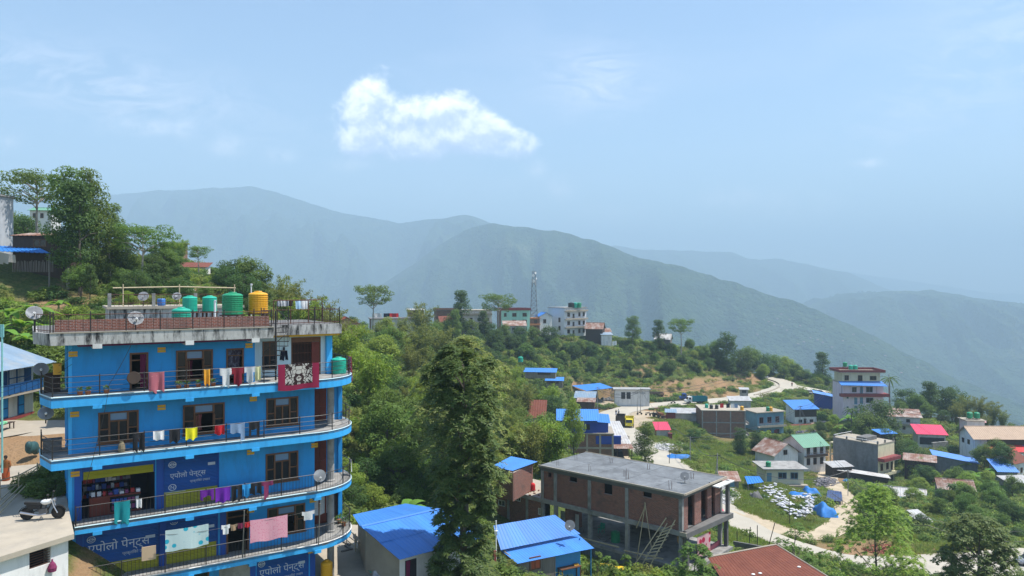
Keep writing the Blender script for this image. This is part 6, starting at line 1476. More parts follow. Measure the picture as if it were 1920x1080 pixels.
 if balc:
  for(k,out,levels,mt,x0,x1)in balc:
   Fb=fc[k]
   for z in levels:
    mb=MB();mb.box(Fb,x0,x1,-out,-.005,z-.16,z);mb.build('balcony_slab',mt,t)
    mb=MB();mb.box(Fb,x0,x1,-out,-out+.07,z+.002,z+.5);mb.build('balcony_front',mt,t)
    mb=MB();mb.tube([Fb.p(x0,-out+.03,z+.95),Fb.p(x1,-out+.03,z+.95)],.03,4);mb.build('railing',M['iron'],t)
    for i in range(int((x1-x0)/1.4)+1):MB().tube([Fb.p(min(x0+i*1.4,x1-.03)+.03,-out+.03,z+.5),Fb.p(min(x0+i*1.4,x1-.03)+.03,-out+.03,z+.95)],.025,4).build('post',M['iron'],t)
 return t,F,fc
def grid_wins(k,x0,x1,n,zs,ww=1.0,wh=1.15):
 out=[]
 for z in zs:
  for i in range(n):
   c=x0+(x1-x0)*(i+.5)/n;out.append((k,c-ww/2,c+ww/2,z,z+wh))
 return out
WHT=M['white']
house('ridge_house','long low brick and white ridge house with washing on its roof',696,640,213,.25,16,8,6.3,M['brick_f'],'flat',M['conc_d'],side={'f':WHT},wins=[('f',2.5,4,3.2,4.8),('f',5,6.2,3.2,4.8),('f',9,10.3,3.2,4.8),('f',12,13.4,3.2,4.8)])
t_,F_,_=house('ridge_hut','tin topped rooftop hut on the long ridge house',766,592,217,.25,4.5,3,1.6,M['brick_f'],'mono',M['tin'],.3,deep=.3)
for k,(px,c,lab)in enumerate([(706,'white','white washing heaped on the roof of the long ridge house'),(738,'red','red cloth spread on the roof of the long ridge house'),(727,'navy','dark washing on the roof of the long ridge house')]):
 p=P(px,590,216);cc={'white':(.75,.75,.77),'red':(.55,.02,.03),'navy':(.03,.04,.1)}[c]
 hang('laundry',p+V(-1.2,0,.4),p+V(1.4,.3,.4),1.1,cloth(c,cc),lab,'laundry',seed=k,fold=.15)
house('ridge_house','brown brick house with tin top behind the tall ridge trees',818,622,262,.2,8,8,7.4,M['brick_f'],'flat',M['conc_d'],wins=grid_wins('f',0,8,3,(1.6,4.6)),parapet=.5)
house('ridge_hut','rust roofed hut below the brown brick ridge house',826,616,250,.2,5.2,4,2.2,M['brick_f'],'mono',M['rust_roof'],1.6)
house('ridge_house','white house with railed roof half hidden by ridge trees',860,622,268,.15,12,8,7.6,WHT,'flat',M['conc_l'],wins=grid_wins('f',0,12,4,(.8,3.8)),balc=[('f',1.0,(3.1,6.1),M['conc_l'],0,12)])
house('ridge_house','mint green three storey house with brick side on the far ridge',940,624,280,.22,11,8,8.4,M['mint'],'flat',M['maroon'],side={'l':M['brick_f']},wins=grid_wins('f',3,11,2,(.8,3.4,6.0),1.6,1.4)+[('f',1,2,6.0,7.4)],parapet=.6,band=M['maroon'])
house('ridge_hut','white tin roofed hut at the foot of the mint green house',945,624,270,.1,8,4,2.6,M['tin'],'mono',M['tin_r'],1.4,wins=[('f',3,4,.9,1.9)])
house('ridge_house','small orange brick house between the mint house and the tower',981,622,284,.2,6.5,5,5.0,M['brick_f'],'flat',pm('orange floor edge',(.5,.2,.08)),wins=grid_wins('f',0,6.5,2,(2.9,),1.3,1.5),balc=[('f',.8,(2.6,),pm('orange floor edge',(.5,.2,.08)),0,6.5)])
house('ridge_house','narrow blue and white house with blue gable beside the ridge tower',1012,624,286,.3,5.0,5,6.4,WHT,'gable',M['blue_tin'],1.3,wins=[('f',1.4,2.6,3.6,5.2),('r',1.5,2.5,3.6,5.0)],side={'b':M['teal']},ridge_dir='y',doors=[('f',1.5,2.4,.0,2.0)])
t_,F_,fc_=house('apartment_block','tall pale block with blank side wall and balconies on the far ridge',1058,630,288,.62,11.2,10,10.8,pm('pale bluish wall',(.62,.64,.66),(.55,.57,.6),1,.6,.8),'flat',M['conc'],wins=grid_wins('f',.3,4.0,1,(.9,4.1,7.4),1.3,1.6)+grid_wins('f',6.5,11,2,(.9,4.1,7.4),1.0,1.6)+[('l',6.5,7.7,2.0,3.8),('l',6.5,7.7,5.2,7.0)],doors=[('f',4.2,5.1,z,z+2)for z in (.1,3.3,6.5)],balc=[('f',1.2,(3.2,6.4,9.6),M['conc_l'],0,11.2)],cat='building')
for k,(px,m_,s,lab)in enumerate([(1071,'tank_b',1.25,'black tank on the roof of the pale ridge block'),(1079,'tank_t',.85,'sea green tank beside the black one on the pale ridge block'),(1086,'tank_g',.85,'dark green tank at the right of the pale block roof')]):
 tank('water_tank',P(px,540+(630-540)-0,291)+V(0,0,11.0),s,2.1,M[m_],lab,seg=12)
house('ridge_hut','rusty gabled hut right of the pale ridge block',1098,628,287,-.3,6.5,5,2.6,M['wood_d'],'gable',M['tin_r'],2.0)
house('ridge_hut','low tin hut at the right end of the ridge houses',1120,632,290,.2,5.5,4,2.0,M['wood_d'],'gable',M['tin_r'],1.2)
house('ridge_hut','open white walled lean-to beside the ridge path',1128,637,284,.1,4.0,3,1.9,WHT,'mono',M['tin_pale'],.6)
house('ridge_hut','small grey gable hut among the trees on the right of the ridge',1228,644,298,-.4,6.0,4,2.0,M['wood_g'],'gable',M['tin'],1.8)
for k,px in enumerate((1136,1152)):hang('laundry',P(px-4,640,284),P(px+4,639,284),1.6,cloth('white',(.75,.75,.77)),'white sheet drying beside the ridge path','laundry','white sheets by the ridge path',seed=k,fold=.1)
def mast(px,py,d,H,wb):
 p=P(px,py,d);t=thing('radio_mast','grey steel lattice radio mast with dishes on the far ridge','mast',p);st=pm('galvanised steel',(.26,.27,.28),(.2,.2,.21),3,.6,.5,metal=.5)
 leg=lambda i,z:p+V(wb*(1-.72*z/H)*(1 if i in (0,3)else -1)*.5,wb*(1-.72*z/H)*(1 if i<2 else -1)*.5,z)
 for i in range(4):MB().tube([leg(i,-1),leg(i,H)],.11,5).build('leg',st,t)
 n=13
 for k in range(n):
  z0,z1=H*k/n,H*(k+1)/n;mb=MB()
  for i in range(4):j=(i+1)%4;mb.tube([leg(i,z0),leg(j,z1)],.06,4);mb.tube([leg(j,z0),leg(i,z1)],.06,4);mb.tube([leg(i,z1),leg(j,z1)],.06,4)
  mb.build('brace',st,t)
 for k,(z,a,r)in enumerate([(H*.93,(-.3,-1,0),.5),(H*.84,(-.2,-1,0),.6),(H*.97,(.6,-.8,0),.45),(H*.88,(1,-.2,0),.4)]):
  c=p+Vector(a).normalized()*.95+V(0,0,z);MB().lathe(c,[(r*.2,-.35),(r,-.1),(r,.12),(r*.9,.15)],14,a).build('dish',M['white_p'],t)
 for k in range(6):
  q=k*1.05;c=p+V(math.cos(q)*1.1,math.sin(q)*1.1,H*.78);mb=MB();mb.box(Fr(c,(-math.sin(q),math.cos(q))),-.12,.12,-.07,.07,0,2.2);mb.build('panel_antenna',M['dish'],t)
 MB().tube([p+V(0,0,H),p+V(0,0,H+1.6)],.04,4).build('lightning_rod',st,t)
mast(1001,628,287,24.5,3.4)
tank('water_tank',G(976,688),.85,1.8,M['tank_t'],'pale green tank on a tall stand above the hillside sheds',stand=1.6,seg=12)
house('hillside_shed','long open shed with blue sheet roof high on the slope',984,703,232,-.15,9.5,3.0,1.0,M['wood_g'],'mono',M['blue_tin'],.7,deep=1.0,doors=[('f',4,8,.1,.9)])
house('hillside_shed','small blue roofed shed below the long one on the slope',1024,720,236,-.1,5.2,3,1.1,M['wood_g'],'mono',M['blue_tin'],.6,deep=1.2,doors=[('f',1,4,.1,1.0)])
def shelter(name,label,pts,zs,mat,posts,zg,wave=.03,cat='shelter'):
 c=sum((Vector(p)for p in pts),V(0,0,0))/4;t=thing(name,label,cat,V(c.x,c.y,hz(c.x,c.y)))
 q=[Vector((p[0],p[1],z))for p,z in zip(pts,zs)]
 sheet(MB(),q[3],q[2],q[1],q[0],wave,.45,.04).build('roof',mat,t)
 for i in range(4):
  o=q[i].lerp(c,.06);MB().tube([V(o.x,o.y,hz(o.x,o.y)-.3),V(o.x,o.y,q[i].z-.1)],.09,5).build('post',M['wood_g'],t)
 return t
sp=[PZ(1097,733,-33.6),PZ(1138,730,-33.4),PZ(1152,723,-32.8),PZ(1108,717,-32.2)]
sp=[P(1100,733,243),P(1150,727,248),P(1125,718,256),P(1072,723,250)]
shelter('timber_shelter','broad bright blue roof on posts over stacked timber beside the road',sp,[p.z for p in sp],M['blue_tin'],4,-38)
TS=thing('timber_stack','leaning stack of brown poles under the broad blue roof','timber stack',G(1122,748))
for i in range(22):
 p=TS.location+V(-4+i*.38,3+rnd.uniform(-.5,.5),0);MB().tube([p+V(.6,-1.5,0),p+V(rnd.uniform(-.4,.4),1.5,rnd.uniform(2.6,3.4))],.08,4).build('pole',M['bamboo'],TS)
mb=MB();c=G(1130,752)
for i in range(10):mb.ell(c+V(rnd.uniform(-3,3),rnd.uniform(-1,1),.2),(rnd.uniform(.6,1.2),.8,rnd.uniform(.5,1.3)),8,5)
solo('covered_heap',mb,M['conc_d'],'dark covered heap under the broad blue roof','heap')
house('roadside_hut','hut with mixed blue and rusty roof sheets at the road bend',1078,757,232,-.2,6.0,4,1.9,M['wood_d'],'mono',M['tin_pale'],1.3)
house('roadside_hut','low rust roofed lean-to at the road bend',1083,762,226,-.2,5.0,2.6,1.5,M['wood_d'],'mono',M['tin_r'],.6)
t_,F_,fc_=house('roadside_shop','long white shop block with dark doorways beside the road',1153,748,240,-.06,11.0,4,3.0,WHT,'flat',M['tin'],over=.5,doors=[('f',2.0,3.3,.05,2.2),('f',3.7,5.0,.05,2.2)],wmat=M['dark'])
for(x,w_2)in ((.3,1.3),(5.6,4.5)):
 lettering(t_,fc_['f'],x,-.01,1.45,MAIN_TXT,w_2*.9,M['dark'],label='dark writing painted on the white shop wall')
mb=MB();p=G(1228,745)
for i in range(14):mb.tube([p+V(-3+rnd.uniform(-.3,.3),rnd.uniform(-.6,.6),.1+i*.12),p+V(3+rnd.uniform(-.3,.3),rnd.uniform(-.6,.6),.12+i*.12)],.1,5)
solo('log_pile',mb,M['wood_d'],'dark pile of logs right of the white shop block','log pile')
house('hill_house','white boarded house with rusty red roof on the green slope',980,799,150,-.1,4.4,4.2,1.8,M['tin'],'mono',M['rust_roof'],2.6,over=.3,doors=[('r',1,2,.1,1.6)])
house('tin_shed','tall narrow grey tin shed on the green slope',976,838,118,-.15,1.6,1.5,2.1,M['tin'],'mono',M['tin'],.2,over=.2,cat='shed')
tank('water_tank',P(958,829,117),.5,1.05,M['tank_g'],'green water tank beside the narrow tin shed')
hang('laundry',P(966,818,117.5),P(974,820,117.5),.9,cloth('white',(.75,.75,.77)),'white cloth between the green tank and tin shed','laundry',seed=3)
t_,F_,fc_=house('brick_blue_house','bare brick house with deep blue sheet upper storey below the road bend',1046,856,138,-.06,10.2,7,4.2,M['brick_f'],'flat',M['conc_l'],over=.15,deep=4,cat='house')
for a in (0,2.6,5.2,7.6,9.9):
 mb=MB();mb.box(F_,a,a+.35,-.08,-.004,-4,4.2);mb.build('column',M['conc_l'],t_)
mb=MB();mb.box(F_,-.05,10.25,-.1,-.081,1.5,1.85);mb.build('beam',M['conc_l'],t_)
mb=MB();mb.box(F_,.1,7.2,.1,5.5,4.21,6.8);mb.build('upper_wall',M['blue_tin2'],t_)
sheet(MB(),F_.p(-.3,3.2,8.3),F_.p(7.6,3.2,8.3),F_.p(7.6,-.5,6.75),F_.p(-.3,-.5,6.75),.03,.4,.05).build('roof',M['blue_tin'],t_)
sheet(MB(),F_.p(7.6,3.2,8.3),F_.p(-.3,3.2,8.3),F_.p(-.3,6.6,6.75),F_.p(7.6,6.6,6.75),.03,.4,.05).build('roof',M['blue_tin'],t_)
mb=MB();mb.box(F_,7.21,9.3,.6,5.0,4.21,6.2);mb.build('upper_wall',M['blue_tin2'],t_)
sheet(MB(),F_.p(7.1,5.3,7.2),F_.p(9.7,5.3,7.0),F_.p(9.7,.3,6.2),F_.p(7.1,.3,6.4),.03,.4,.05).build('roof',M['blue_tin'],t_)
mb=MB();mb.box(F_,7.0,11.6,-.06,.5,2.4,3.9);mb.build('upper_wall',M['blue_tin2'],t_)
mb=MB();mb.box(F_,5.1,5.9,.05,.099,5.0,6.0);mb.build('window',M['dark'],t_)
GS_=thing('garage_shed','open garage under galvanised and blue roof sheets with a jeep inside','garage',P(1155,862,142))
gf=Fr(P(1137,864,143),(1,-.05))
sheet(MB(),gf.p(-.8,7.0,6.4),gf.p(3.2,7.0,6.4),gf.p(4.8,.2,3.2),gf.p(-.5,.2,3.2),.03,.4,.04).build('roof',M['tin'],GS_)
sheet(MB(),gf.p(-2.6,6.0,6.2),gf.p(-.6,6.0,6.2),gf.p(-.4,3.0,4.7),gf.p(-2.4,3.0,4.7),.03,.4,.04).build('roof',M['blue_tin'],GS_)
sheet(MB(),gf.p(-.5,.5,3.3),gf.p(4.8,.5,3.3),gf.p(5.0,-1.6,2.7),gf.p(-.6,-1.6,2.7),.03,.4,.04).build('roof',M['tin_r'],GS_)
for a,b in ((-.4,-1.4),(4.7,-1.4),(-.4,3),(4.6,3),(2.0,-1.4)):MB().tube([gf.p(a,b,-3),gf.p(a,b,2.6 if b<0 else 4.2)],.08,5).build('post',M['wood_d'],GS_)
mb=MB();mb.box(gf,-.5,4.6,4.4,4.5,-3,4.0);mb.build('back_wall',M['wood_d'],GS_);mb=MB();mb.box(gf,-.5,4.8,-1.5,4.4,-3,-.05);mb.build('floor',M['dirt'],GS_)
house('kiosk','small grey kiosk with bright pink roof beside the road',1231,823,192,.05,3.4,3.0,2.4,M['tin'],'mono',M['pink_tin'],1.2,over=.35,side={'l':M['maroon']},cat='kiosk')
house('outhouse','narrow dark red outhouse beside the pink roofed kiosk',1254,828,190,.05,.9,1.0,1.9,M['maroon'],'flat',M['maroon'],over=.05,cat='outhouse')
house('roadside_shed','long grey tin shed above the grass bank',1262,786,216,-.1,8.2,4,1.8,M['tin'],'mono',M['tin'],.7,cat='shed')
house('roadside_shed','small dark red tin shack at the end of the long grey shed',1249,784,214,-.2,2.6,2.6,1.7,M['maroon'],'mono',M['tin_pale'],.4,cat='shed')
house('roadside_shed','pale tin roofed shed on the road edge behind the brick block',1370,763,232,-.03,6.2,3.2,2.0,M['tin'],'mono',M['tin'],.7,cat='shed')
house('checkpost','small white roadside booth under the cut bank',1388,741,258,-.2,2.6,2,2.0,M['conc'],'mono',M['tin'],.3,cat='booth',doors=[('f',.5,2.0,.8,1.7)],wmat=M['dark'])
t_,F_,fc_=house('brick_block','three storey bare brick block with concrete frame below the road',1316,826,206,-.08,11.8,10,8.2,M['brick_f'],'flat',M['conc_l'],over=.15,deep=6,side={'r':WHT},cat='building',wins=[('r',1,2,5.5,7.0),('r',3,4,5.5,7.0),('r',1,2,2.3,3.8)],balc=[('r',1.0,(1.6,4.6),M['conc'],0,9)])
for a in (0,3.8,7.6,11.5):
 mb=MB();mb.box(F_,a,a+.3,-.09,-.004,-6,8.2);mb.build('column',M['conc'],t_)
for z in (-1.2,1.9,4.9):mb=MB();mb.box(F_,.0,11.8,-.12,-.091,z,z+.3);mb.build('beam',M['conc'],t_)
for k,(a,b,m_,lab)in enumerate([(3.0,2.5,'tank_b','black roof tank among washing on the brick block'),(11.0,.8,'tank_y','yellow drum at the front corner of the brick block roof'),(4.5,2.5,'tank_b','second black tank beside washing on the brick block'),(2.0,4.0,'tank_t','sea green tank at the back of the brick block roof')]):
 tank('water_tank',F_.p(a,b,8.42),.5,1.15,M[m_],lab,seg=12)
for k,(a,c,cc)in enumerate([(5.3,'red',(.55,.02,.03)),(7.0,'navy',(.03,.04,.1)),(8.2,'white',(.75,.75,.77)),(9.2,'denim',(.22,.32,.48))]):
 hang('laundry',F_.p(a,2,10.0),F_.p(a+1.0,2.1,10.0),1.2,cloth(c,cc),'bright %s washing on the brick block roof'%{'red':'red','navy':'navy blue','white':'white','denim':'faded blue'}[c],'laundry',seed=k)
house('teal_house','slate blue two storey house with balconies joined to the brick block',1420,822,212,.30,8.8,7,7.2,M['teal'],'flat',M['conc_l'],over=.5,deep=4,cat='house',wins=grid_wins('f',0,8,3,(.6,4.2),1.3,1.7),balc=[('f',1.3,(3.3,),M['conc_l'],0,8.8)],doors=[('f',5.6,6.6,.05,2.1)],wmat=M['maroon'])
for k,(px,m_,lab)in enumerate([(1440,'tank_g','green roof tank on the slate blue house'),(1445,'tank_y','yellow roof tank on the slate blue house')]):tank('water_tank',P(px,822,214)+V(0,0,7.42),.55,1.3,M[m_],lab,seg=12,stand=.4)
house('white_house','white and grey house with blue roof above a rusty lean-to',1490,800,226,.12,7.0,5.5,5.4,WHT,'mono',M['blue_tin'],1.5,over=.7,cat='house',deep=4,side=None,wins=[('f',1.3,2.4,1.2,2.1),('f',4.8,5.9,1.2,2.1)],doors=[('f',2.9,3.7,.2,2.4),('f',.02,6.98,2.9,5.3)],wmat=M['wood_d'])
house('lean_to','rusty tin lean-to below the white blue roofed house',1492,811,222,.1,7.4,2.2,1.0,M['wood_d'],'mono',M['rust_roof'],.8,cat='lean-to')
house('lean_to','patched tin and thatch lean-to beside the rusty one',1530,806,224,.2,5.0,2.6,1.1,M['wood_d'],'mono',M['tin_r'],.7,cat='lean-to')
house('blue_shed','deep blue sheet walled shed with blue roof on the road shoulder',1528,766,247,-.32,8.6,6,3.6,M['blue_tin2'],'monor',M['blue_tin'],1.5,over=.5,cat='shed',deep=5,side={'r':M['wood_d']})
t_,F_,fc_=house('pink_building','tall pink and cream building with maroon balconies and a blue awning roof',1581,790,226,-.03,12.0,8,11.4,M['pinkwall'],'flat',M['conc_l'],over=.2,deep=4,cat='building',wins=[('f',1.0,1.6,z,z+.5)for z in (1.2,4.0,6.9)]+[('f',6.8,9.0,5.6,7.2),('f',6.8,8.8,8.8,10.5),('f',2.6,4.0,8.8,10.4),('r',1,1.8,5.6,7.2),('r',2.6,3.4,5.6,7.2)],doors=[('f',3.3,4.2,z,z+2.0)for z in (2.6,5.2)]+[('f',5.0,5.9,z,z+2.1)for z in (2.6,5.2,8.4)],wmat=M['teal'])
for(z0,z1)in ((7.6,8.5),):
 mb=MB();mb.box(F_,-1.2,13.2,-1.3,-.01,z0,z1);mb.build('balcony',M['maroon'],t_);mb=MB();mb.box(F_,12.01,13.2,.0,8,z0,z1);mb.build('balcony',M['maroon'],t_)
for z in (2.5,5.1):mb=MB();mb.box(F_,3.0,6.6,-.9,-.01,z-.15,z);mb.build('balcony_slab',M['white'],t_);MB().tube([F_.p(3,-.85,z+.9),F_.p(6.6,-.85,z+.9)],.04,4).build('railing',M['iron'],t_)
mb=MB();mb.box(F_,.3,11.7,1.5,7.5,11.6,14.6);mb.build('upper_wall',M['cream'],t_)
window(t_,Fr(F_.p(0,1.5,0),F_.u),1,2.3,12.2,13.8,0,2,1,.1);window(t_,Fr(F_.p(0,1.5,0),F_.u),5,6.4,12.0,13.8,0,2,1,.1);window(t_,Fr(F_.p(0,1.5,0),F_.u),8.6,10.6,12.3,13.6,0,2,1,.1)
mb=MB();mb.box(F_,-.9,12.8,.3,8.4,14.61,14.8);mb.build('roof',M['conc_l'],t_)
for(a0,a1,b0,b1)in ((-.9,12.8,.3,.45),(-.9,-.75,.46,8.25),(12.65,12.8,.46,8.25),(-.9,12.8,8.25,8.4)):mb=MB();mb.box(F_,a0,a1,b0,b1,14.81,15.5);mb.build('parapet',M['maroon'],t_)
sheet(MB(),F_.p(-1.0,1.3,12.0),F_.p(12.0,1.3,12.0),F_.p(12.4,-2.0,10.9),F_.p(-1.4,-2.0,11.2),.03,.45,.05).build('awning_roof',M['blue_tin'],t_)
for a in (-.9,5.0,9.5,13.0):MB().tube([F_.p(a,-1.2,8.5),F_.p(a,-1.2,10.9)],.06,5).build('post',M['maroon'],t_)
MB().tube([F_.p(13.1,-1.2,-3),F_.p(13.1,-1.2,14.6)],.09,6).build('corner_pole',M['conc'],t_)
for k,(a,m_,st_,lab)in enumerate([(2.2,'tank_g',1.4,'raised green tank on the roof of the tall pink building'),(3.9,'tank_t',.5,'left of two sea green tanks on the pink building roof'),(5.3,'tank_t',.5,'right of two sea green tanks on the pink building roof')]):tank('water_tank',F_.p(a,4,14.81),.65,1.35,M[m_],lab,seg=12,stand=st_)
house('white_house','white two storey house with rusty sloping roof right of the pink building',1666,805,218,-.35,8.2,5.5,4.0,WHT,'mono',M['tin_r'],1.2,over=.6,cat='house',wins=[('f',1.2,2.0,2.4,3.2),('f',4.6,5.6,2.3,3.3),('f',3.6,4.4,.2,1.2)],balc=[('f',.8,(1.6,),M['conc_l'],0,8)])
house('pink_roof_house','white house with bright pink roof above a stone wall',1722,833,206,-.22,6.8,5.0,3.0,WHT,'mono',M['pink_tin'],1.4,over=.6,cat='house',wins=[('r',.8,1.8,1.0,2.4),('r',3.0,4.0,1.0,2.4)],doors=[('f',.3,6.5,.05,2.0)],wmat=M['dark'])
mb=MB();F2=Fr(P(1752,843,201),(1,.35));mb.box(F2,-.5,5.0,0,.5,-4,1.9);solo('retaining_wall',mb,M['conc'],'grey stone retaining wall below the pink roofed house','wall')
house('grey_shed','big grey tin shed with bright blue roof on the slope',1752,890,183,-.42,9.0,6.0,3.6,M['plaster'],'monor',M['blue_tin'],1.2,over=.5,cat='shed',side={'r':M['blue_tin2']})
t_,F_,fc_=house('brown_roof_house','white and timber house with sandy brown roof and red awnings',1828,852,186,-.02,16.0,6.5,4.4,WHT,'gable',M['brown_roof'],2.0,over=.9,cat='house',wins=[('l',1,2,2.0,3.2),('l',3.4,4.4,2.0,3.2)],doors=[('f',3,15.8,2.4,4.3)],wmat=M['wood_d'])
for(x0,x1,m_)in ((2.0,5.5,'red_tin'),(6.5,11.5,'red_tin'),(11.6,16.2,'blue_tin2')):
 sheet(MB(),F_.p(x0,-.05,2.4),F_.p(x1,-.05,2.4),F_.p(x1+.3,-3.2,1.3),F_.p(x0-.3,-3.2,1.3),.02,.4,.04).build('awning',M[m_],t_)
for a in (2.2,6.6,11.4,16):MB().tube([F_.p(a,-3.0,-2),F_.p(a,-3.0,1.3)],.07,5).build('post',M['wood_d'],t_)
mb=MB();F2=Fr(P(1880,858,178),(1,0));mb.box(F2,0,5,0,.15,-1.5,.7);solo('white_wall',mb,WHT,'low white wall before the red awnings','wall')
t_,F_,fc_=house('white_annex','small white flat roofed house with tanks beside the brown roofed one',1813,822,196,-.1,4.4,4,4.6,WHT,'flat',M['conc_l'],cat='house',wins=[('f',.6,1.2,2.4,3.2),('f',2.8,3.4,2.4,3.2)])
for k,a in enumerate((1.4,3.2)):tank('water_tank',F_.p(a,1.5,4.82),.7,1.6,M['tank_g'],'green tank on the small white flat roof, %s'%('nearer the pole','beside the red umbrella')[k],seg=12,stand=.3)
UM=thing('parasol','red and white parasol behind the green roof tanks','parasol',P(1839,800,198));up_=UM.location
MB().tube([up_+V(0,0,-2),up_+V(0,0,1.9)],.04,5).build('pole',M['white_p'],UM);MB().lathe(up_+V(0,0,1.3),[(1.3,0),(1.25,.08),(.6,.4),(.05,.65)],10).build('canopy',pm('faded red canvas',(.6,.12,.12),(.7,.5,.5),1.2,2,.9),UM)
house('blue_roof_hut','hut with patchy bright blue roof at the right edge',1872,899,170,-.1,4.0,4,1.9,M['plaster'],'mono',M['blue_tin'],1.6,over=.4,cat='hut')
house('rust_roof_house','white house with rust red gable roof at the right edge',1900,896,172,.5,6.0,5,3.4,WHT,'gable',M['rust_roof'],1.6,cat='house',wins=[('f',1,1.8,.8,2),('f',3,3.8,.8,2)])
house('tin_hut','low pale tin roofed hut at the right edge below the patchy blue one',1893,916,160,.1,5.5,3,1.2,M['wood_g'],'mono',M['tin'],.6,cat='hut')
t_,F_,fc_=house('grey_building','grey plastered three storey block with cream balcony front',1646,925,180,.62,7.6,0.1+11.5,11.6,M['plaster'],'flat',M['conc_l'],over=.12,deep=3,cat='building',side={'f':M['cream']},wins=grid_wins('f',.3,5.6,2,(2.0,5.2),1.1,1.7)+[('f',.6,1.6,-.9,.7)],doors=[('f',5.9,6.8,z,z+2.1)for z in (1.6,4.8)],balc=[('f',1.6,(1.3,4.5,7.7),M['cream'],0,7.6)],parapet=.0)
mb=MB();mb.box(F_,-.1,7.7,-1.7,-.02,7.75,8.5);mb.build('terrace_parapet',M['maroon'],t_)
for(a,b)in ((.1,.1),(3.5,.1),(7.4,.1),(.1,4),(.1,8),(.1,11.3),(7.4,6),(7.4,11)):mb=MB();mb.box(F_,a-.15,a+.15,b-.15,b+.15,11.81,12.5);mb.build('column_stub',M['conc_d'],t_)
mb=MB();mb.box(F_,1.0,6.0,3.5,6.0,11.81,12.7);mb.build('roof_tank_room',M['conc_d'],t_)
MB().tube([F_.p(0,0,12.4),F_.p(-.2,11.3,12.4)],.06,5).build('rail',M['white_p'],t_);MB().tube([F_.p(0,11.3,12.4),F_.p(7.4,11,12.4)],.06,5).build('rail',M['white_p'],t_)
for z in (4,7,10):mb=MB();mb.box(fc_['l'],-1.2,-.01,.5,2,z,z+.2);mb.build('ledge',M['cream'],t_)
mb=MB();mb.box(fc_['l'],-1.3,-1.05,.5,.8,-2,10.2);mb.build('corner_post',M['cream'],t_)
house('blue_awning_hut','little blue roofed hut behind the grey block',1652,828,196,.2,4.4,3,2.0,M['wood_d'],'mono',M['blue_tin'],.5,cat='hut')
house('lean_to','long white roofed lean-to against the grey block',1573,905,176,-.30,10.5,2.8,1.9,M['wood_d'],'monor',M['tin'],1.0,over=.5,cat='lean-to',doors=[('f',1,7,.1,1.7)],wmat=M['dark'])
house('white_house','old white gabled house with rust striped roof',1452,882,178,.42,7.4,6.5,3.9,WHT,'gable',M['tin_r'],2.3,over=.7,cat='house',ridge_dir='y',wins=[('f',2.8,4.0,3.4,4.6)])
house('green_roof_house','timber balconied house with faded green roof',1508,876,181,.34,6.4,7.5,5.2,M['white'],'gable',M['green_tin'],1.9,over=.8,cat='house',wins=grid_wins('f',.2,6.2,3,(.4,3.0),1.0,1.7),balc=[('f',.9,(2.6,),M['wood_d'],0,6.4)])
t_,F_,fc_=house('cream_house','low pale yellow house with flat weathered roof and green tank',1436,908,158,.0,8.0,6.0,3.2,pm('pale lemon wall',(.62,.58,.42),(.52,.49,.36),1,.6,.8),'flat',M['conc'],over=.8,cat='house',wins=[('f',2.6,4.4,1.1,2.5),('f',5.2,6.8,1.1,2.5)],doors=[('f',.2,1.2,.1,2.4)],wmat=M['teal'],deep=2)
tank('water_tank',F_.p(1.0,1.4,3.42),.55,1.15,M['tank_g'],'green tank on the flat roof of the pale yellow house',seg=14)
mb=MB();mb.slab([F_.p(-.8,-1.2,.05),F_.p(8.6,-1.2,.05),F_.p(8.6,-.01,.05),F_.p(-.8,-.01,.05)],1.2);mb.build('veranda',M['conc_l'],t_)
house('grey_shack','small grey plank shack with rusty roof above the stone heap',1355,917,143,-.1,3.0,3,1.7,M['wood_g'],'mono',M['tin_r'],.8,cat='shack',doors=[('f',1.4,2.2,.05,1.5)],wmat=M['teal'])
house('patched_shack','long shack with blue and galvanised roof panels on the lower slope',1652,945,158,-.45,8.0,4.5,2.4,M['wood_g'],'gable',M['tin'],1.0,over=.6,cat='shack')
sh2=shelter('blue_canopy','bright pale blue sheet canopy beside the long patched shack',[P(1676,937,154),P(1712,943,152),P(1708,925,158),P(1675,921,160)],[P(1676,937,154).z,P(1712,943,152).z,P(1708,925,158).z,P(1675,921,160).z],pm('pale blue sheet',(.12,.33,.62),(.1,.28,.55),1,.5,.5),4,-46)
house('tin_hut','weathered tin hut with ribbed pale roof among banana plants',1762,936,152,-.35,6.0,5,2.4,M['wood_g'],'gable',M['tin_r'],1.3,over=.5,cat='hut')
house('tin_hut','low rusty striped roof hut right of the grey block',1696,872,182,-.5,6.5,3,1.4,M['wood_d'],'mono',M['tin_r'],.8,cat='hut')
house('tin_hut','little pale roofed pig hut on the green lower slope',1728,990,124,.3,2.2,2,.9,M['wood_d'],'mono',M['tin'],.5,cat='hut',over=.3)
house('tin_hut','tiny tin hut on the slope near the brown path',1716,975,130,.2,1.8,1.6,.7,M['wood_d'],'mono',M['tin'],.4,cat='hut',over=.25)
house('plank_shed','plank store with pale roof and heaps of scrap before it',1562,888,176,.2,5,3,1.5,M['wood_d'],'mono',M['tin'],.5,cat='shed')
t_,F_,fc_=house('hilltop_block','grey white three storey block on the hill at the left edge',-48,468,92,-.02,3.2,2.4,6.6,pm('grey washed wall',(.48,.50,.52),(.38,.40,.42),1,.7,.8,dirt=(.22,.23,.24),dirt_amt=.5,streak=True),'flat',M['conc'],over=.2,deep=4,cat='building',wins=[('f',.8,2.9,.4,1.4),('f',.8,2.9,3.0,4.2),('f',.8,2.9,5.2,6.2)],wmat=M['teal'])
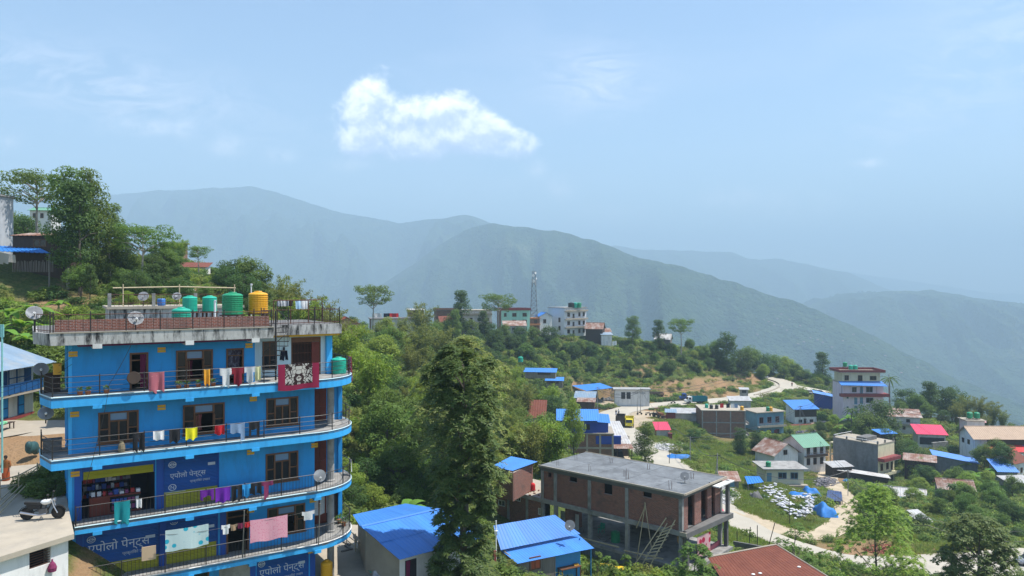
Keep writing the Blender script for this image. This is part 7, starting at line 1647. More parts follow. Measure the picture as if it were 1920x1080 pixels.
house('plank_shack','dark open plank shack with tin roof on the hillside',24,492,90,.04,5.8,3.5,3.2,M['wood_d'],'mono',M['tin_r'],.5,over=.4,deep=3,cat='shack',wins=[('f',2.4,4.0,1.9,2.8)],side={'l':M['tin']})
sh3=shelter('tarp_shelter','blue tarpaulin lean-to below the dark plank shack',[P(-5,472,87),P(96,476,87),P(70,463,91),P(-10,461,91)],[P(-5,471,87).z,P(96,475,87).z,P(70,463,91).z,P(-10,461,91).z],M['tarp'],4,3,.06)
FN2=thing('picket_fence','rough grey picket fence below the tarpaulin lean-to','fence',P(60,495,86))
for i in range(26):
 p=P(24+i*3,497,86+rnd.uniform(-.1,.1));MB().tube([p+V(0,0,-.8),p+V(rnd.uniform(-.05,.05),0,rnd.uniform(.35,.6))],.035,4).build('picket',M['wood_g'],FN2)
hang('awning_cloth',P(-12,470,85),P(28,478,85),1.6,cloth('canvas',(.38,.36,.33)),'grey canvas sheet slung at the left edge of the hillside','canvas',seed=8,fold=.2,shape=lambda s,t:t<1.0-.5*s)
house('hill_house','white house with green roof high among the hill trees',56,420,150,.1,4.0,4,2.8,WHT,'gable',M['green_tin'],.6,cat='house',wins=[('f',.6,1.2,1.2,2.2),('f',2.0,2.6,1.2,2.2)])
house('hill_house','grey and white house with brown roof behind the hill trees',322,540,128,.2,5.5,4,3.6,WHT,'mono',M['rust_roof'],.8,cat='house',wins=grid_wins('f',0,5,3,(1.8,),.9,1.2))
house('hill_house','orange brick house peeping over the hill trees',300,478,140,.2,4,4,2.2,M['brick_f'],'flat',M['conc'],cat='house',wins=[('f',1,2,.6,1.6)])
house('hill_hut','small white gabled hut behind the blue building roof',312,560,96,.5,3.0,3,1.2,WHT,'gable',M['tin'],1.0,cat='hut',ridge_dir='y')
house('red_roof_house','house with two red tiled roofs beyond the blue building',628,626,148,.35,4.6,4,2.0,pm('orange wall',(.5,.3,.2)),'gable',pm('red roof tile',(.28,.06,.04)),1.2,cat='house',ridge_dir='y')
house('neighbour_building','low stained flat roof with railing behind the blue building roof',205,640,56,.55,9.5,5,2.4,M['stain'],'flat',M['conc_l'],cat='building',deep=6,parapet=.0,over=.2)
NB=Fr(P(205,640,56),(math.cos(.55),math.sin(.55)));nbt=thing('roof_railing','dark iron railing round the low stained roof','railing',NB.p(4,0,2.6))
for h in (.25,.9):MB().tube([NB.p(-.1,-.1,2.6+h),NB.p(9.4,-.1,2.6+h)],.025,5).build('rail',M['rust'],nbt)
for i in range(30):MB().tube([NB.p(i*.32,-.1,2.6),NB.p(i*.32,-.1,3.5)],.014,4).build('baluster',M['rust'],nbt)
for i in range(4):mb=MB();mb.box(NB,i*3.0-.12,i*3.0+.12,-.2,.02,2.6,3.6);mb.build('pier',M['conc'],nbt)
dish('satellite_dish',NB.p(2.4,1,2.6),(.2,-.8,.5),.4,'grey satellite dish on the low stained roof behind',pole=.7)
dish('satellite_dish',NB.p(4.8,1,2.6),(.2,-.8,.5),.34,'second small dish on the low stained roof behind',pole=.7)
mb=MB();mb.tube([NB.p(.3,1.2,4.0),NB.p(5.0,1.4,4.1),NB.p(9.3,1.2,4.0)],.05,5)
for a in (1.0,5.0,9.2):mb.tube([NB.p(a,1.2,2.6),NB.p(a,1.2,4.3)],.045,5)
solo('drying_rack',mb,M['bamboo'],'bamboo drying rack on the low stained roof behind','drying rack')
mb=MB();mb.lathe(NB.p(3.6,.4,2.62),[(.25,0),(.3,.1),(.3,.5),(.25,.55)],12);solo('blue_drum',mb,M['blue_tin'],'small blue drum on the low stained roof behind','drum')
# -- plants
NR=np.random.default_rng(5)
def leaf_quads(cen,nrm,size,aspect=.5,tang=None,fold=.0):
 """rhombic leaves: centres, normals, lengths -> vertices and faces"""
 n=len(cen);nrm=nrm/np.linalg.norm(nrm,axis=1)[:,None]
 if tang is None:tang=NR.normal(size=(n,3))
 tang=tang-(tang*nrm).sum(1)[:,None]*nrm;tang/=(np.linalg.norm(tang,axis=1)[:,None]+1e-9)
 bi=np.cross(nrm,tang);L=size[:,None];Wd=L*aspect
 v=np.stack([cen-tang*L*.5,cen-tang*L*.05+bi*Wd*.5-nrm*L*fold,cen+tang*L*.5,cen-tang*L*.05-bi*Wd*.5-nrm*L*fold],1)
 return v.reshape(-1,3)
def leaves_mesh(name,v):
 n=len(v)//4;return mesh_np(name,v,np.arange(n*4).reshape(n,4))
def unit(n):
 d=NR.normal(size=(n,3));return d/np.linalg.norm(d,axis=1)[:,None]
def clump_leaves(cents,rads,per,size,aspect,flat=.65,up=.7,spread=.35,droop=0.0):
 cs,ns,ts=[],[],[]
 for c,r in zip(cents,rads):
  m=int(per*(r/np.mean(rads))**2);d=unit(m);rr=NR.uniform(.55,1.0,m)**.5
  p=d*rr[:,None]*r;p[:,2]*=flat
  cs.append(c+p);nn=d*spread*1.6+NR.normal(size=(m,3))*spread;nn[:,2]+=up;ns.append(nn)
  tg=d.copy();tg[:,2]-=droop;ts.append(tg+NR.normal(size=(m,3))*.5)
 cs,ns,ts=np.concatenate(cs),np.concatenate(ns),np.concatenate(ts)
 return leaf_quads(cs,ns,NR.uniform(.7,1.3,len(cs))*size,aspect,ts,.08)
def envelope(kind,n,seed):
 r=np.random.default_rng(seed);out=[]
 while len(out)<n:
  u=r.uniform(-1,1,3);z=(u[2]+1)/2
  if kind=='round':ok=(u[0]**2+u[1]**2+u[2]**2)<1 and (u[0]**2+u[1]**2+u[2]**2)>.22
  elif kind=='column':R_=.95*(1-abs(z-.45)**2*1.9)*(.8+.2*math.sin(z*9+seed));ok=.3*R_*R_<u[0]**2+u[1]**2<R_*R_
  elif kind=='umbrella':R_=math.sqrt(max(0,1-(1-z)**2*.2));ok=z>.35 and u[0]**2+u[1]**2<R_*R_*min(1,(z-.2)*1.6+.2)and r.uniform()<.75
  elif kind=='cone':R_=1-z*.78;ok=.12*R_*R_<u[0]**2+u[1]**2<R_*R_
  elif kind=='tall':R_=.55+.45*math.sin(math.pi*min(z*1.15,1))*(.75+.25*math.sin(z*14+seed));ok=.15*R_*R_<u[0]**2+u[1]**2<R_*R_
  if ok:out.append((u[0],u[1],z))
 return np.array(out)
def tree_arch(name,kind,H,Rw,z0,ncl,clr,per,leaf,aspect,lm,bark,seed,trunk_r=.22,flat=.65,droop=0,limbs=True,up=.7,lean=0):
 """archetype: returns (crown mesh, trunk mesh) in metres, base at the origin"""
 e=envelope(kind,ncl,seed);r=np.random.default_rng(seed+1)
 cents=np.stack([e[:,0]*(Rw-clr*.5),e[:,1]*(Rw-clr*.5),z0+e[:,2]*(H-z0-clr*.6)],1)
 if lean:cents[:,0]+=lean*cents[:,2]/H
 rads=clr*r.uniform(.65,1.25,ncl)
 me=leaves_mesh('crown',clump_leaves(cents,rads,per,leaf,aspect,flat,up,droop=droop));me.materials.append(lm)
 mb=MB();top=H*.86;bend=r.uniform(-.3,.3,4)
 pts=[V(bend[0]*.6*(k/6)**2*1.2+lean*k/6*.8+math.sin(k*1.3+seed)*.08,bend[1]*.6*(k/6)**2+math.cos(k*1.1+seed)*.08,top*k/6-(.6 if k==0 else 0))for k in range(7)]
 mb.tube(pts,[trunk_r*(1.25 if k==0 else 1-.13*k)for k in range(7)],8)
 if limbs:
  sel=r.permutation(ncl)[:min(ncl,16)]
  for i in sel:
   c=Vector(cents[i]);zt=max(min(c.z-.3*math.hypot(c.x,c.y)-.4,top*.9),z0*.6);s=zt/top*6;k=min(int(s),5);b=pts[k].lerp(pts[k+1],s-k)
   m1=b.lerp(c,.5)+V(0,0,.12*(c-b).length);mb.tube([b,m1,c],[trunk_r*.42,trunk_r*.26,trunk_r*.1],5)
 tm=bpy.data.meshes.new('trunk');tm.from_pydata(mb.v,[],mb.f);tm.materials.append(bark);return me,tm
LM={}
LM['mid']=leafmat('mid green leaves',(0.068,0.128,0.024),(0.128,0.195,0.042))
LM['dark']=leafmat('dark green leaves',(0.038,0.083,0.021),(0.075,0.128,0.033))
LM['lime']=leafmat('fresh yellow green leaves',(0.128,0.210,0.027),(0.225,0.285,0.053))
LM['olive']=leafmat('olive bamboo leaves',(0.112,0.150,0.033),(0.195,0.217,0.060))
LM['mango']=leafmat('glossy long leaves',(0.045,0.098,0.026),(0.12,0.17,0.05),rough=.5)
LM['grass']=leafmat('grass blades',(0.135,0.195,0.045),(0.255,0.285,0.090))
LM['dry']=leafmat('dry scrub',(0.210,0.180,0.075),(0.300,0.255,0.120))
LM['banana']=leafmat('banana leaf',(0.105,0.225,0.030),(0.180,0.330,0.060),.45)
ARCH={}
def arch(key,*a,**k):ARCH[key]=tree_arch(key,*a,**k)
arch('round','round',9,4.0,2.2,60,1.15,120,.34,.5,LM['mid'],M['bark'],3)
arch('round2','round',8,3.8,1.6,55,1.2,125,.34,.5,LM['dark'],M['bark'],8)
arch('lime','round',7,3.3,1.4,55,1.0,120,.30,.5,LM['lime'],M['bark'],13)
arch('tall','tall',15,3.2,3.0,75,1.2,110,.34,.5,LM['mid'],M['bark_p'],21,trunk_r=.26)
arch('tall2','tall',13,2.8,4.0,45,1.15,110,.34,.5,LM['dark'],M['bark'],27,trunk_r=.24)
arch('umbrella','umbrella',12,5.0,4.5,55,1.1,90,.32,.45,LM['mid'],M['bark_p'],33,trunk_r=.24,flat=.4)
arch('cone','tall',10,2.9,.8,70,1.0,130,.30,.5,LM['dark'],M['bark'],41,trunk_r=.2)
arch('bush','round',2.6,2.0,.1,26,.75,85,.26,.5,LM['mid'],M['bark'],51,trunk_r=.08,limbs=False)
def bamboo_arch(seed,lm,H=11,n=24,spread=3.2):
 r=np.random.default_rng(seed);cs,ns,ts=[],[],[];mb=MB()
 for i in range(n):
  th=r.uniform(0,6.283);out=r.uniform(.2,1)*spread;h=H*r.uniform(.65,1.0);dx,dy=math.cos(th),math.sin(th);P_=[]
  for k in range(9):
   s=k/8;x=out*(.15*s+.85*s**2.6);z=h*(s-.22*s**4);P_.append(V(dx*x+dx*.25,dy*x+dy*.25,z-.2))
  mb.tube(P_,[.05*(1-.8*k/8)for k in range(9)],4)
  for k in range(230):
   s=r.uniform(.25,1.0);j=min(int(s*8),7);p=P_[j].lerp(P_[j+1],s*8-j);rad=.25+.75*math.sin(math.pi*min(s,.95))
   q=np.array(p)+r.normal(size=3)*np.array([.45,.45,.35])*rad;cs.append(q);ns.append(r.normal(size=3)*.5+np.array([0,0,.6]));ts.append(np.array([dx,dy,-.8])+r.normal(size=3)*.5)
 me=leaves_mesh('crown',leaf_quads(np.array(cs),np.array(ns),r.uniform(.7,1.3,len(cs))*.36,.28,np.array(ts)));me.materials.append(lm)
 tm=bpy.data.meshes.new('culms');tm.from_pydata(mb.v,[],mb.f);tm.materials.append(pm('green bamboo culm',(.16,.2,.06),(.22,.22,.09)));return me,tm
ARCH['bamboo']=bamboo_arch(61,LM['olive']);ARCH['bamboo2']=bamboo_arch(67,LM['lime'],9,20,2.6)
def banana_arch(seed,H=3.4,n=9):
 r=np.random.default_rng(seed);parts=[]
 for i in range(n):
  th=i*2.4+r.uniform(-.3,.3);L=H*r.uniform(.5,.72);w=L*.17;e=r.uniform(.5,1.25);z0=H*r.uniform(.38,.5);mb=MB();m=8
  for k in range(m+1):
   s=k/m;rr=L*(math.cos(e)*s+.25*s*s);z=z0+L*(math.sin(e)*s-.85*s*s*math.cos(e*.6));ww=w*math.sin(math.pi*min(.12+s*.88,1))**.6*(1 if k<m else.05)
   c=V(math.cos(th)*rr,math.sin(th)*rr,z);sd=V(-math.sin(th),math.cos(th),0)
   mb.v+=[tuple(c+sd*ww+V(0,0,-.12*ww+.1*ww)),tuple(c+V(0,0,-.0)),tuple(c-sd*ww+V(0,0,-.12*ww))]
  for k in range(m):a=3*k;mb.f+=[(a,a+1,a+4,a+3),(a+1,a+2,a+5,a+4)]
  me=bpy.data.meshes.new('leaf');me.from_pydata(mb.v,[],mb.f);me.materials.append(LM['banana']);parts.append(me)
 mb=MB();mb.tube([V(0,0,-.3),V(.03,0,H*.25),V(0,.03,H*.5)],[.16,.13,.08],8);tm=bpy.data.meshes.new('stem');tm.from_pydata(mb.v,[],mb.f);tm.materials.append(pm('banana stem',(.16,.19,.08),(.22,.17,.09),3,.8));return parts,tm
BAN=[banana_arch(71),banana_arch(73,3.0,7)]
KD={'round':'mid green','round2':'dark green','lime':'yellow green','bamboo':'tall olive','bamboo2':'low fresh green','cone':'dense conical','tall':'full crowned','tall2':'narrow dark crowned','umbrella':'flat topped','bush':''}
def put_tree(name,key,pos,s,label,group,sz=1.0,cat='tree'):
 if group and cat=='tree':
  label=KD[key]+' '+(label.replace('tree ','bamboo clump ')if 'bamboo' in key and 'bamboo' not in label else label);group=group+', '+KD[key]
 t=thing(name,label,cat,pos,group);cm_,tm_=ARCH[key];rz=rnd.uniform(0,6.28)
 for nm,me in (('crown' if 'bamboo' not in key else 'foliage',cm_),('trunk' if 'bamboo' not in key else 'culms',tm_)):
  o=bpy.data.objects.new(nm,me);COL.objects.link(o);o.parent=t;o.scale=(s,s,s*sz);o.rotation_euler=(0,0,rz)
 return t
def put_banana(pos,s,label,group):
 t=thing('banana_plant',label,'banana plant',pos,group);ls,tm=rnd.choice(BAN);rz=rnd.uniform(0,6.28)
 for me in ls+[tm]:
  o=bpy.data.objects.new('leaf' if me is not tm else 'stem',me);COL.objects.link(o);o.parent=t;o.scale=(s,s,s);o.rotation_euler=(0,0,rz)
def top_tree(name,key,px,ytop,d,label,group,hh,sz=1.0,base_py=None,dz=0):
 """tree standing on the ground at a bearing and distance, as tall as the picture shows"""
 p=GD(px,d);zt=(540-ytop)/FPX*d;H=max(zt-p.z,2.0)
 s=H/hh/sz;put_tree(name,key,p,s,label,group,sz)
HT={'round':9.2,'round2':8.2,'lime':7.2,'tall':15.2,'tall2':13.2,'umbrella':12,'cone':10.2,'bamboo':9,'bamboo2':7.4,'bush':2.8}
def T(key,px,ytop,d,label,group,sz=1.0,name=None):
 nm=name or {'bamboo':'bamboo_clump','bamboo2':'bamboo_clump'}.get(key,'broadleaf_tree');top_tree(nm,key,px,ytop,d,label,group,HT[key],sz)
g1='tall trees on the left hill'
for a in [('tall',128,300,88,1.15),('tall',172,303,90,1.2),('tall2',150,330,86,1.15),('tall',205,372,93,1.1),('tall2',226,415,96,1.1)]:T(a[0],*a[1:4],'tall tree with pale trunk above the cleared hillside',g1,a[4])
T('umbrella',70,312,97,'spreading feathery tree leaning over the plank shack on the hill',None,1.0)
T('umbrella',268,412,92,'flat topped feathery tree at the right edge of the tall hill trees',None,.95)
T('round2',45,395,110,'round leafy tree behind the plank shack on the hill',None);T('round',20,388,125,'dense tree beside the grey hilltop block',None)
g2='bushy trees on the wooded left slope'
for a in [('round',250,475,96),('round2',285,470,100),('round',232,500,88),('round2',310,492,108),('round',180,480,95),('round2',265,520,84),('lime',300,535,86),('round',215,530,84),('round2',150,510,90),('round',330,515,95),('lime',240,548,78),('round2',345,540,90),('round',385,530,100),('round2',420,548,100),('round',400,515,118),('round2',460,555,105),('lime',500,570,100),('round2',540,575,104)]:T(*a,'bushy tree on the wooded slope behind the blue building',g2)
T('umbrella',372,458,120,'feathery tree beside the grey and white hill house',None);T('bamboo2',335,440,122,'single bamboo plume rising beside the hill house',None,1.3)
g3='dark crowned trees behind the roof tanks'
for a in [('round2',440,478,118),('round',470,476,116),('round2',425,492,112),('round2',455,505,108),('round2',490,520,118)]:T(*a,'rounded tree behind the roof tanks',g3)
g4='bamboo behind the roof clothesline'
for a in [('bamboo',535,508,112),('bamboo',550,525,106),('bamboo',600,545,102),('bamboo2',575,540,98),('bamboo',625,570,98),('bamboo2',640,590,96)]:T(*a,'feathery bamboo clump beyond the roof clothesline',g4)
g5='olive bamboo on the wooded middle slope'
for a in [('bamboo',745,605,150),('bamboo',790,598,155),('bamboo',830,605,160),('bamboo',720,630,140),('bamboo',770,640,138),('bamboo',820,650,140),('bamboo',690,655,128),('bamboo',740,675,125),('bamboo',850,640,165),('bamboo2',800,690,120),('bamboo',700,700,112),('bamboo',760,720,108),('bamboo2',660,690,118),('bamboo',905,680,150),('bamboo',945,695,150),('bamboo',985,712,152),('bamboo2',925,725,135),('bamboo',965,740,135),('bamboo2',1000,730,165)]:T(*a,'arching bamboo clump on the wooded middle slope',g5)
g6='broadleaf trees of the middle wood'
for a in [('round',665,640,120),('round2',640,660,110),('round',655,735,88),('round2',690,745,92),('round',720,770,88),('round2',765,790,84),('round',640,780,74),('lime',675,800,74),('round',720,830,72),('lime',760,850,70),('round',800,780,90),('round2',690,850,66),('lime',650,860,64),('round',790,870,66),('lime',700,905,62),('round',760,905,63),('round2',660,900,60),('round',950,770,118),('round2',1000,790,128),('round',910,790,100),('lime',930,850,88),('lime',985,845,92),('lime',1015,838,100),('round',1030,770,140),('round2',1035,735,165),('round',960,690,200),('round2',905,690,185),('round',1010,800,118),('lime',1030,850,108)]:T(*a,'leafy tree in the wood between the blue and brick buildings',g6)
T('umbrella',700,528,205,'lone airy tree standing on the ridge left of the brick house',None,1.15)
for a in [('round2',845,590,246),('round',880,595,250),('round2',915,600,256),('round',945,605,262),('round2',975,608,266),('round',1000,610,270),('round2',1030,606,272),('round',820,598,240),('bamboo',755,590,200),('bamboo',715,600,198)]:T(*a,'tree standing close before the ridge houses','trees close before the ridge houses')
T('tall2',866,540,248,'tall dark tree before the brown brick ridge house',None);T('tall',850,575,240,'dense tree under the tall dark ridge tree',None,.9);T('umbrella',935,545,262,'broad airy tree before the mint green house',None,1.05);T('tall2',905,580,255,'dark tree before the white railed ridge house',None);T('bamboo',790,560,212,'bamboo plume beside the long ridge house',None)
g7='trees along the far ridge slope'
for a in [('round2',890,615,245),('round2',930,612,250),('round2',960,622,255),('round',870,640,225),('round2',1010,628,265),('round',1040,632,268),('round2',915,650,225),('round',985,640,250),('round2',1075,640,270),('round2',1110,640,276),('round',1140,650,276),('round2',1120,662,268),('round',1060,660,262),('round2',1175,655,280),('round2',1200,668,276),('round',1230,660,282),('round2',1255,672,276),('round2',1280,660,285),('round2',1300,672,282),('round',1320,645,295),('round2',1215,690,270),('round2',1240,700,266),('round2',1170,690,268),('round',680,600,200),('round2',660,590,190),('round',810,600,235)]:T(*a,'bushy tree on the slope of the far ridge',g7)
T('tall',1186,588,288,'tall bright tree on the ridge right of the huts',None,.8);T('tall2',1236,597,292,'upright oval tree left of the leaning ridge tree',None,.85);T('umbrella',1277,593,292,'irregular tree with open layered crown on the ridge',None,1.1);T('cone',1362,617,296,'tall dense green tree near the end of the ridge',None,1.0)
g8='trees at the end of the ridge above the road'
for a in [('round',1340,635,300),('round2',1390,650,302),('round',1405,645,310),('round2',1425,655,312),('round',1450,662,318),('lime',1470,665,322),('round2',1440,680,316),('lime',1490,680,322),('round',1510,690,320),('round',1480,672,326),('lime',1530,700,310),('round',1550,705,300),('round2',1330,668,290),('round2',1565,708,300),('lime',1500,698,312)]:T(*a,'bushy tree at the end of the ridge above the road curve',g8)
T('tall2',1543,657,300,'tall dark tree left of the pink building',None,.9)
g9='trees beyond the right hand houses'
for a in [('tall2',1745,712,246,.8),('round2',1700,722,250,1.1),('round',1720,735,244,1.1),('round2',1760,715,250,1.2),('round',1690,750,240,1),('round2',1785,717,250,1.2),('round',1740,755,236,1.0),('round2',1770,765,232,1),('lime',1660,765,236,1)]:T(a[0],*a[1:4],'tree standing beyond the white and pink roofed houses',g9,a[4])
g10='olive bamboo at the right edge of the village'
for a in [('bamboo',1810,735,240),('bamboo',1835,738,236),('bamboo',1860,748,232),('bamboo',1880,765,230),('bamboo',1795,752,232),('bamboo',1822,765,226),('bamboo',1850,775,224),('bamboo',1895,790,226)]:T(*a,'large bamboo clump behind the brown roofed house',g10)
T('lime',1075,742,128,'slim leafy tree before the brick and blue house',None,2.5);T('tall',1209,785,150,'dark slender tree beside the road below the bend',None,.85)
g11='round dark trees on the grassy bank'
for a in [('cone',1388,798,187),('cone',1418,803,190)]:T(*a,'round tree on the grass bank below the brick block',g11)
T('round2',1300,800,192,'low spreading tree on the grass bank beside the brick block',None)
g12='trees between the right hand houses'
for a in [('round2',1648,740,210),('round',1630,768,205),('round2',1660,790,200),('lime',1722,855,182),('round2',1735,868,176),('round',1715,888,170),('round2',1705,912,166),('round',1725,905,160),('lime',1750,880,175),('round',1830,890,165),('lime',1850,880,168),('lime',1800,900,150),('round2',1770,950,138),('round2',1680,955,138),('round',1720,945,142),('round',1810,955,136),('round2',1760,1000,118),('lime',1660,985,126),('round2',1890,930,128),('round2',1915,945,124),('round',1880,960,120),('round2',1905,985,114),('round',1845,830,178),('round',1870,820,182),('round2',1712,830,192),('lime',1740,960,134),('round',1640,965,136)]:T(*a,'leafy tree among the huts of the lower right slope',g12)
T('cone',1882,826,174,'dark conical tree before the red awnings',None,.8)
def palm(px,ytop,d,label):
 p=GD(px,d);H=(540-ytop)/FPX*d-p.z;t=thing('palm_tree',label,'palm',p);MB().tube([p+V(0,0,-.4),p+V(.1,0,H*.5),p+V(0,.1,H*.9)],[.2,.14,.12],7).build('trunk',M['bark'],t)
 for i in range(16):
  th=i*2.4;e=.9-1.1*(i/16);L=H*.26;mb=MB();pr=None
  for k in range(7):
   s=k/6;c=p+V(0,0,H*.9)+V(math.cos(th)*L*s*math.cos(e*.6),math.sin(th)*L*s*math.cos(e*.6),L*(math.sin(e)*s-.7*s*s));sd=V(-math.sin(th),math.cos(th),0)*(.28*math.sin(math.pi*min(.1+s*.9,.98)))
   mb.v+=[tuple(c+sd-V(0,0,.12)),tuple(c),tuple(c-sd-V(0,0,.12))]
  for k in range(6):a=3*k;mb.f+=[(a,a+1,a+4,a+3),(a+1,a+2,a+5,a+4)]
  mb.build('frond',LM['dark'],t)
palm(1668,702,238,'slim palm rising beside the pink building');palm(1786,905,142,'low palm before the weathered tin hut');palm(1596,762,214,'small palm before the foot of the pink building')
gb='banana plants on the left bank'
for px,py,s in [(40,640,1.25),(65,620,1.5),(20,620,1.3),(85,640,1.0),(5,650,1.2),(50,660,1.0),(110,590,.9)]:put_banana(G(px,py),s*.8,'ragged banana plant on the cleared bank behind the timber house',gb)
gb2='banana plants among the right hand houses'
for px,py,s in [(1590,800,1.6),(1610,805,1.7),(1630,802,1.5),(1575,812,1.3),(1620,815,1.4),(1790,905,1.4),(1830,905,1.5),(1850,915,1.4),(1815,885,1.3),(1860,900,1.3),(1875,925,1.2),(1780,920,1.2),(1835,925,1.3)]:put_banana(G(px,py),s,'banana plant with broad drooping leaves between the right hand houses',gb2)
put_banana(GD(1010,62),.9,'banana plant behind the two pitch blue shed',None);put_banana(GD(762,60),1.2,'banana plant in the wood above the ridged blue roof',None);put_banana(GD(778,64),1.2,'tall banana plant beside the wood edge above the ridged blue roof',None)
def whorl_tree(name,pos,H,prof,nwh,leafL,label,lm,bark,per=11,seed=1,aspect=.26,trunk_r=.25,droop=.5,tone=None,inner=.35,zlow=.06):
 """leaves in whorls at twig ends; prof(z)->radius"""
 r=np.random.default_rng(seed);t=thing(name,label,'tree',pos);cs,ns,ts=[],[],[];tips=[]
 lob=r.uniform(0,6.28,6)
 cl=[]
 while len(cl)<max(nwh//20,8):
  z=r.uniform(zlow,1);th=r.uniform(0,6.283);R_=prof(z)*(1+.16*math.sin(3*th+lob[0]+z*7)+.12*math.sin(5*th+lob[1]-z*11))*math.sqrt(r.uniform(max(inner,.3),1));cl.append((math.cos(th)*R_,math.sin(th)*R_,z*H))
 cr=prof(.5)*.24
 while len(tips)<nwh*.8:
  c=cl[r.integers(len(cl))];d=r.normal(size=3);d/=np.linalg.norm(d);d[2]=abs(d[2])*.8-.2;x,y,z=c[0]+d[0]*cr,c[1]+d[1]*cr,c[2]+d[2]*cr*1.1;tips.append((x,y,max(z,.3),math.atan2(d[1],d[0]),min(1,math.hypot(x,y)/prof(.5))))
 while len(tips)<nwh:
  z=r.uniform(zlow,1);th=r.uniform(0,6.283);R_=prof(z)*(1+.16*math.sin(3*th+lob[0]+z*7)+.12*math.sin(5*th+lob[1]-z*11)+.10*math.sin(z*23+lob[2]+2*th));q=math.sqrt(r.uniform(inner,1))
  if r.uniform()>R_/max(prof(.35),prof(.6),prof(.8))+.15:continue
  tips.append((math.cos(th)*R_*q,math.sin(th)*R_*q,z*H,th,q))
 for(x,y,z,th,q)in tips:
  m=int(per*r.uniform(.6,1.3));a=r.uniform(0,6.28)
  ax=np.array([math.cos(th)*.7*q,math.sin(th)*.7*q,.75]);ax/=np.linalg.norm(ax)
  b1=np.cross(ax,[0,0,1]);b1/=np.linalg.norm(b1)+1e-6;b2=np.cross(ax,b1)
  for k in range(m):
   an=a+k*2.4;el=r.uniform(-.35,.55);d=(b1*math.cos(an)+b2*math.sin(an))*math.cos(el)+ax*math.sin(el);d[2]-=droop*.45;d/=np.linalg.norm(d);L=leafL*r.uniform(.7,1.25)
   cs.append(np.array([x,y,z])+d*L*.55);ts.append(d);n=ax*1.0+r.normal(size=3)*.28+np.array([0,0,.4]);ns.append(n)
 L_=r.uniform(.75,1.2,len(cs))*leafL
 me=leaves_mesh('crown',leaf_quads(np.array(cs),np.array(ns),L_,aspect,np.array(ts),.06));me.materials.append(lm)
 o=bpy.data.objects.new('crown',me);COL.objects.link(o);o.parent=t
 mb=MB();pts=[V(.12*math.sin(k*1.1),.12*math.cos(k*.9),H*.93*k/8-(.8 if k==0 else 0))for k in range(9)];mb.tube(pts,[trunk_r*(1-.11*k)for k in range(9)],9)
 for i in range(40):
  x,y,z,th,q=tips[r.integers(len(tips))];zb=max(z-.55*math.hypot(x,y)-.3,H*.05);s=min(zb/(H*.93)*8,7.9);k=int(s);b=pts[k].lerp(pts[k+1],s-k);c=V(x,y,z);mb.tube([b,b.lerp(c,.5)+V(0,0,.1),c],[trunk_r*.3,trunk_r*.18,.02],5)
 tm=bpy.data.meshes.new('trunk');tm.from_pydata(mb.v,[],mb.f);tm.materials.append(bark);o=bpy.data.objects.new('trunk',tm);COL.objects.link(o);o.parent=t
 return t
def cprof(z):
 k=[(0,1.5),(.1,2.1),(.2,1.45),(.38,1.5),(.55,1.75),(.75,2.05),(.9,1.85),(.97,1.2),(1,.5)]
 return float(np.interp(z,[a for a,_ in k],[b for _,b in k]))
c_=GD(866,43);Hc=(540-652)/FPX*43-c_.z
LM['mango_top']=leafmat('glossy long leaves lit tips',(0.042,0.090,0.022),(0.128,0.173,0.045),rough=.5)
whorl_tree('column_tree',c_,Hc,cprof,3000,.36,'tall narrow dark tree with hanging leaf whorls before the brick building',LM['mango'],M['bark'],seed=4,trunk_r=.24,zlow=.0,per=12,inner=.2)
def bprof(z):return float(np.interp(z,[0,.2,.5,.8,.95,1],[2.2,3.0,3.6,3.0,1.4,.3]))
c_=GD(872,66);whorl_tree('broadleaf_tree',c_,(540-640)/FPX*66-c_.z,lambda z:bprof(z)*1.15,2300,.42,'large tree with drooping pale leaf tips behind the narrow column tree',leafmat('long pale green leaves',(0.090,0.143,0.030),(0.240,0.255,0.075),rough=.5),M['bark'],seed=9,per=11,inner=.45,zlow=.25)
c_=GD(1642,76);whorl_tree('feathery_tree',c_,(540-915)/FPX*76-c_.z,lambda z:float(np.interp(z,[0,.25,.45,.7,.9,1],[2.5,4.6,4.3,3.2,1.7,.5])),1500,.26,'airy yellow green tree with thin trunk beside the lower road',LM['lime'],M['bark'],seed=14,per=12,aspect=.42,trunk_r=.14,inner=.12,droop=.2,zlow=.16)
c_=GD(1836,72);whorl_tree('broadleaf_tree',c_,(540-968)/FPX*72-c_.z,lambda z:float(np.interp(z,[0,.2,.45,.75,.92,1],[2.4,3.1,3.3,2.9,1.9,.7])),2300,.36,'dense glossy tree with large pale edged leaves before the lower road',leafmat('big glossy leaves',(0.060,0.112,0.030),(0.165,0.210,0.068),rough=.5),M['bark'],seed=19,per=9,aspect=.42,trunk_r=.2,inner=.3,zlow=.05)
c_=GD(1304,58);whorl_tree('shrub_tree',c_,(540-1022)/FPX*58-c_.z,lambda z:float(np.interp(z,[0,.3,.6,.9,1],[.8,1.4,1.6,.9,.3])),330,.26,'small leafy tree at the left verge of the rusted roof',LM['mid'],M['bark'],seed=23,per=10,aspect=.42,trunk_r=.09,inner=.2)
c_=GD(1490,76);whorl_tree('shrub_tree',c_,(540-985)/FPX*76-c_.z,lambda z:float(np.interp(z,[0,.3,.6,.9,1],[1.4,2.6,2.4,1.3,.4])),330,.24,'thin scrubby tree behind the rusted roof beside the road',LM['mid'],M['bark'],seed=29,per=11,aspect=.4,trunk_r=.09,inner=.1,zlow=.35)
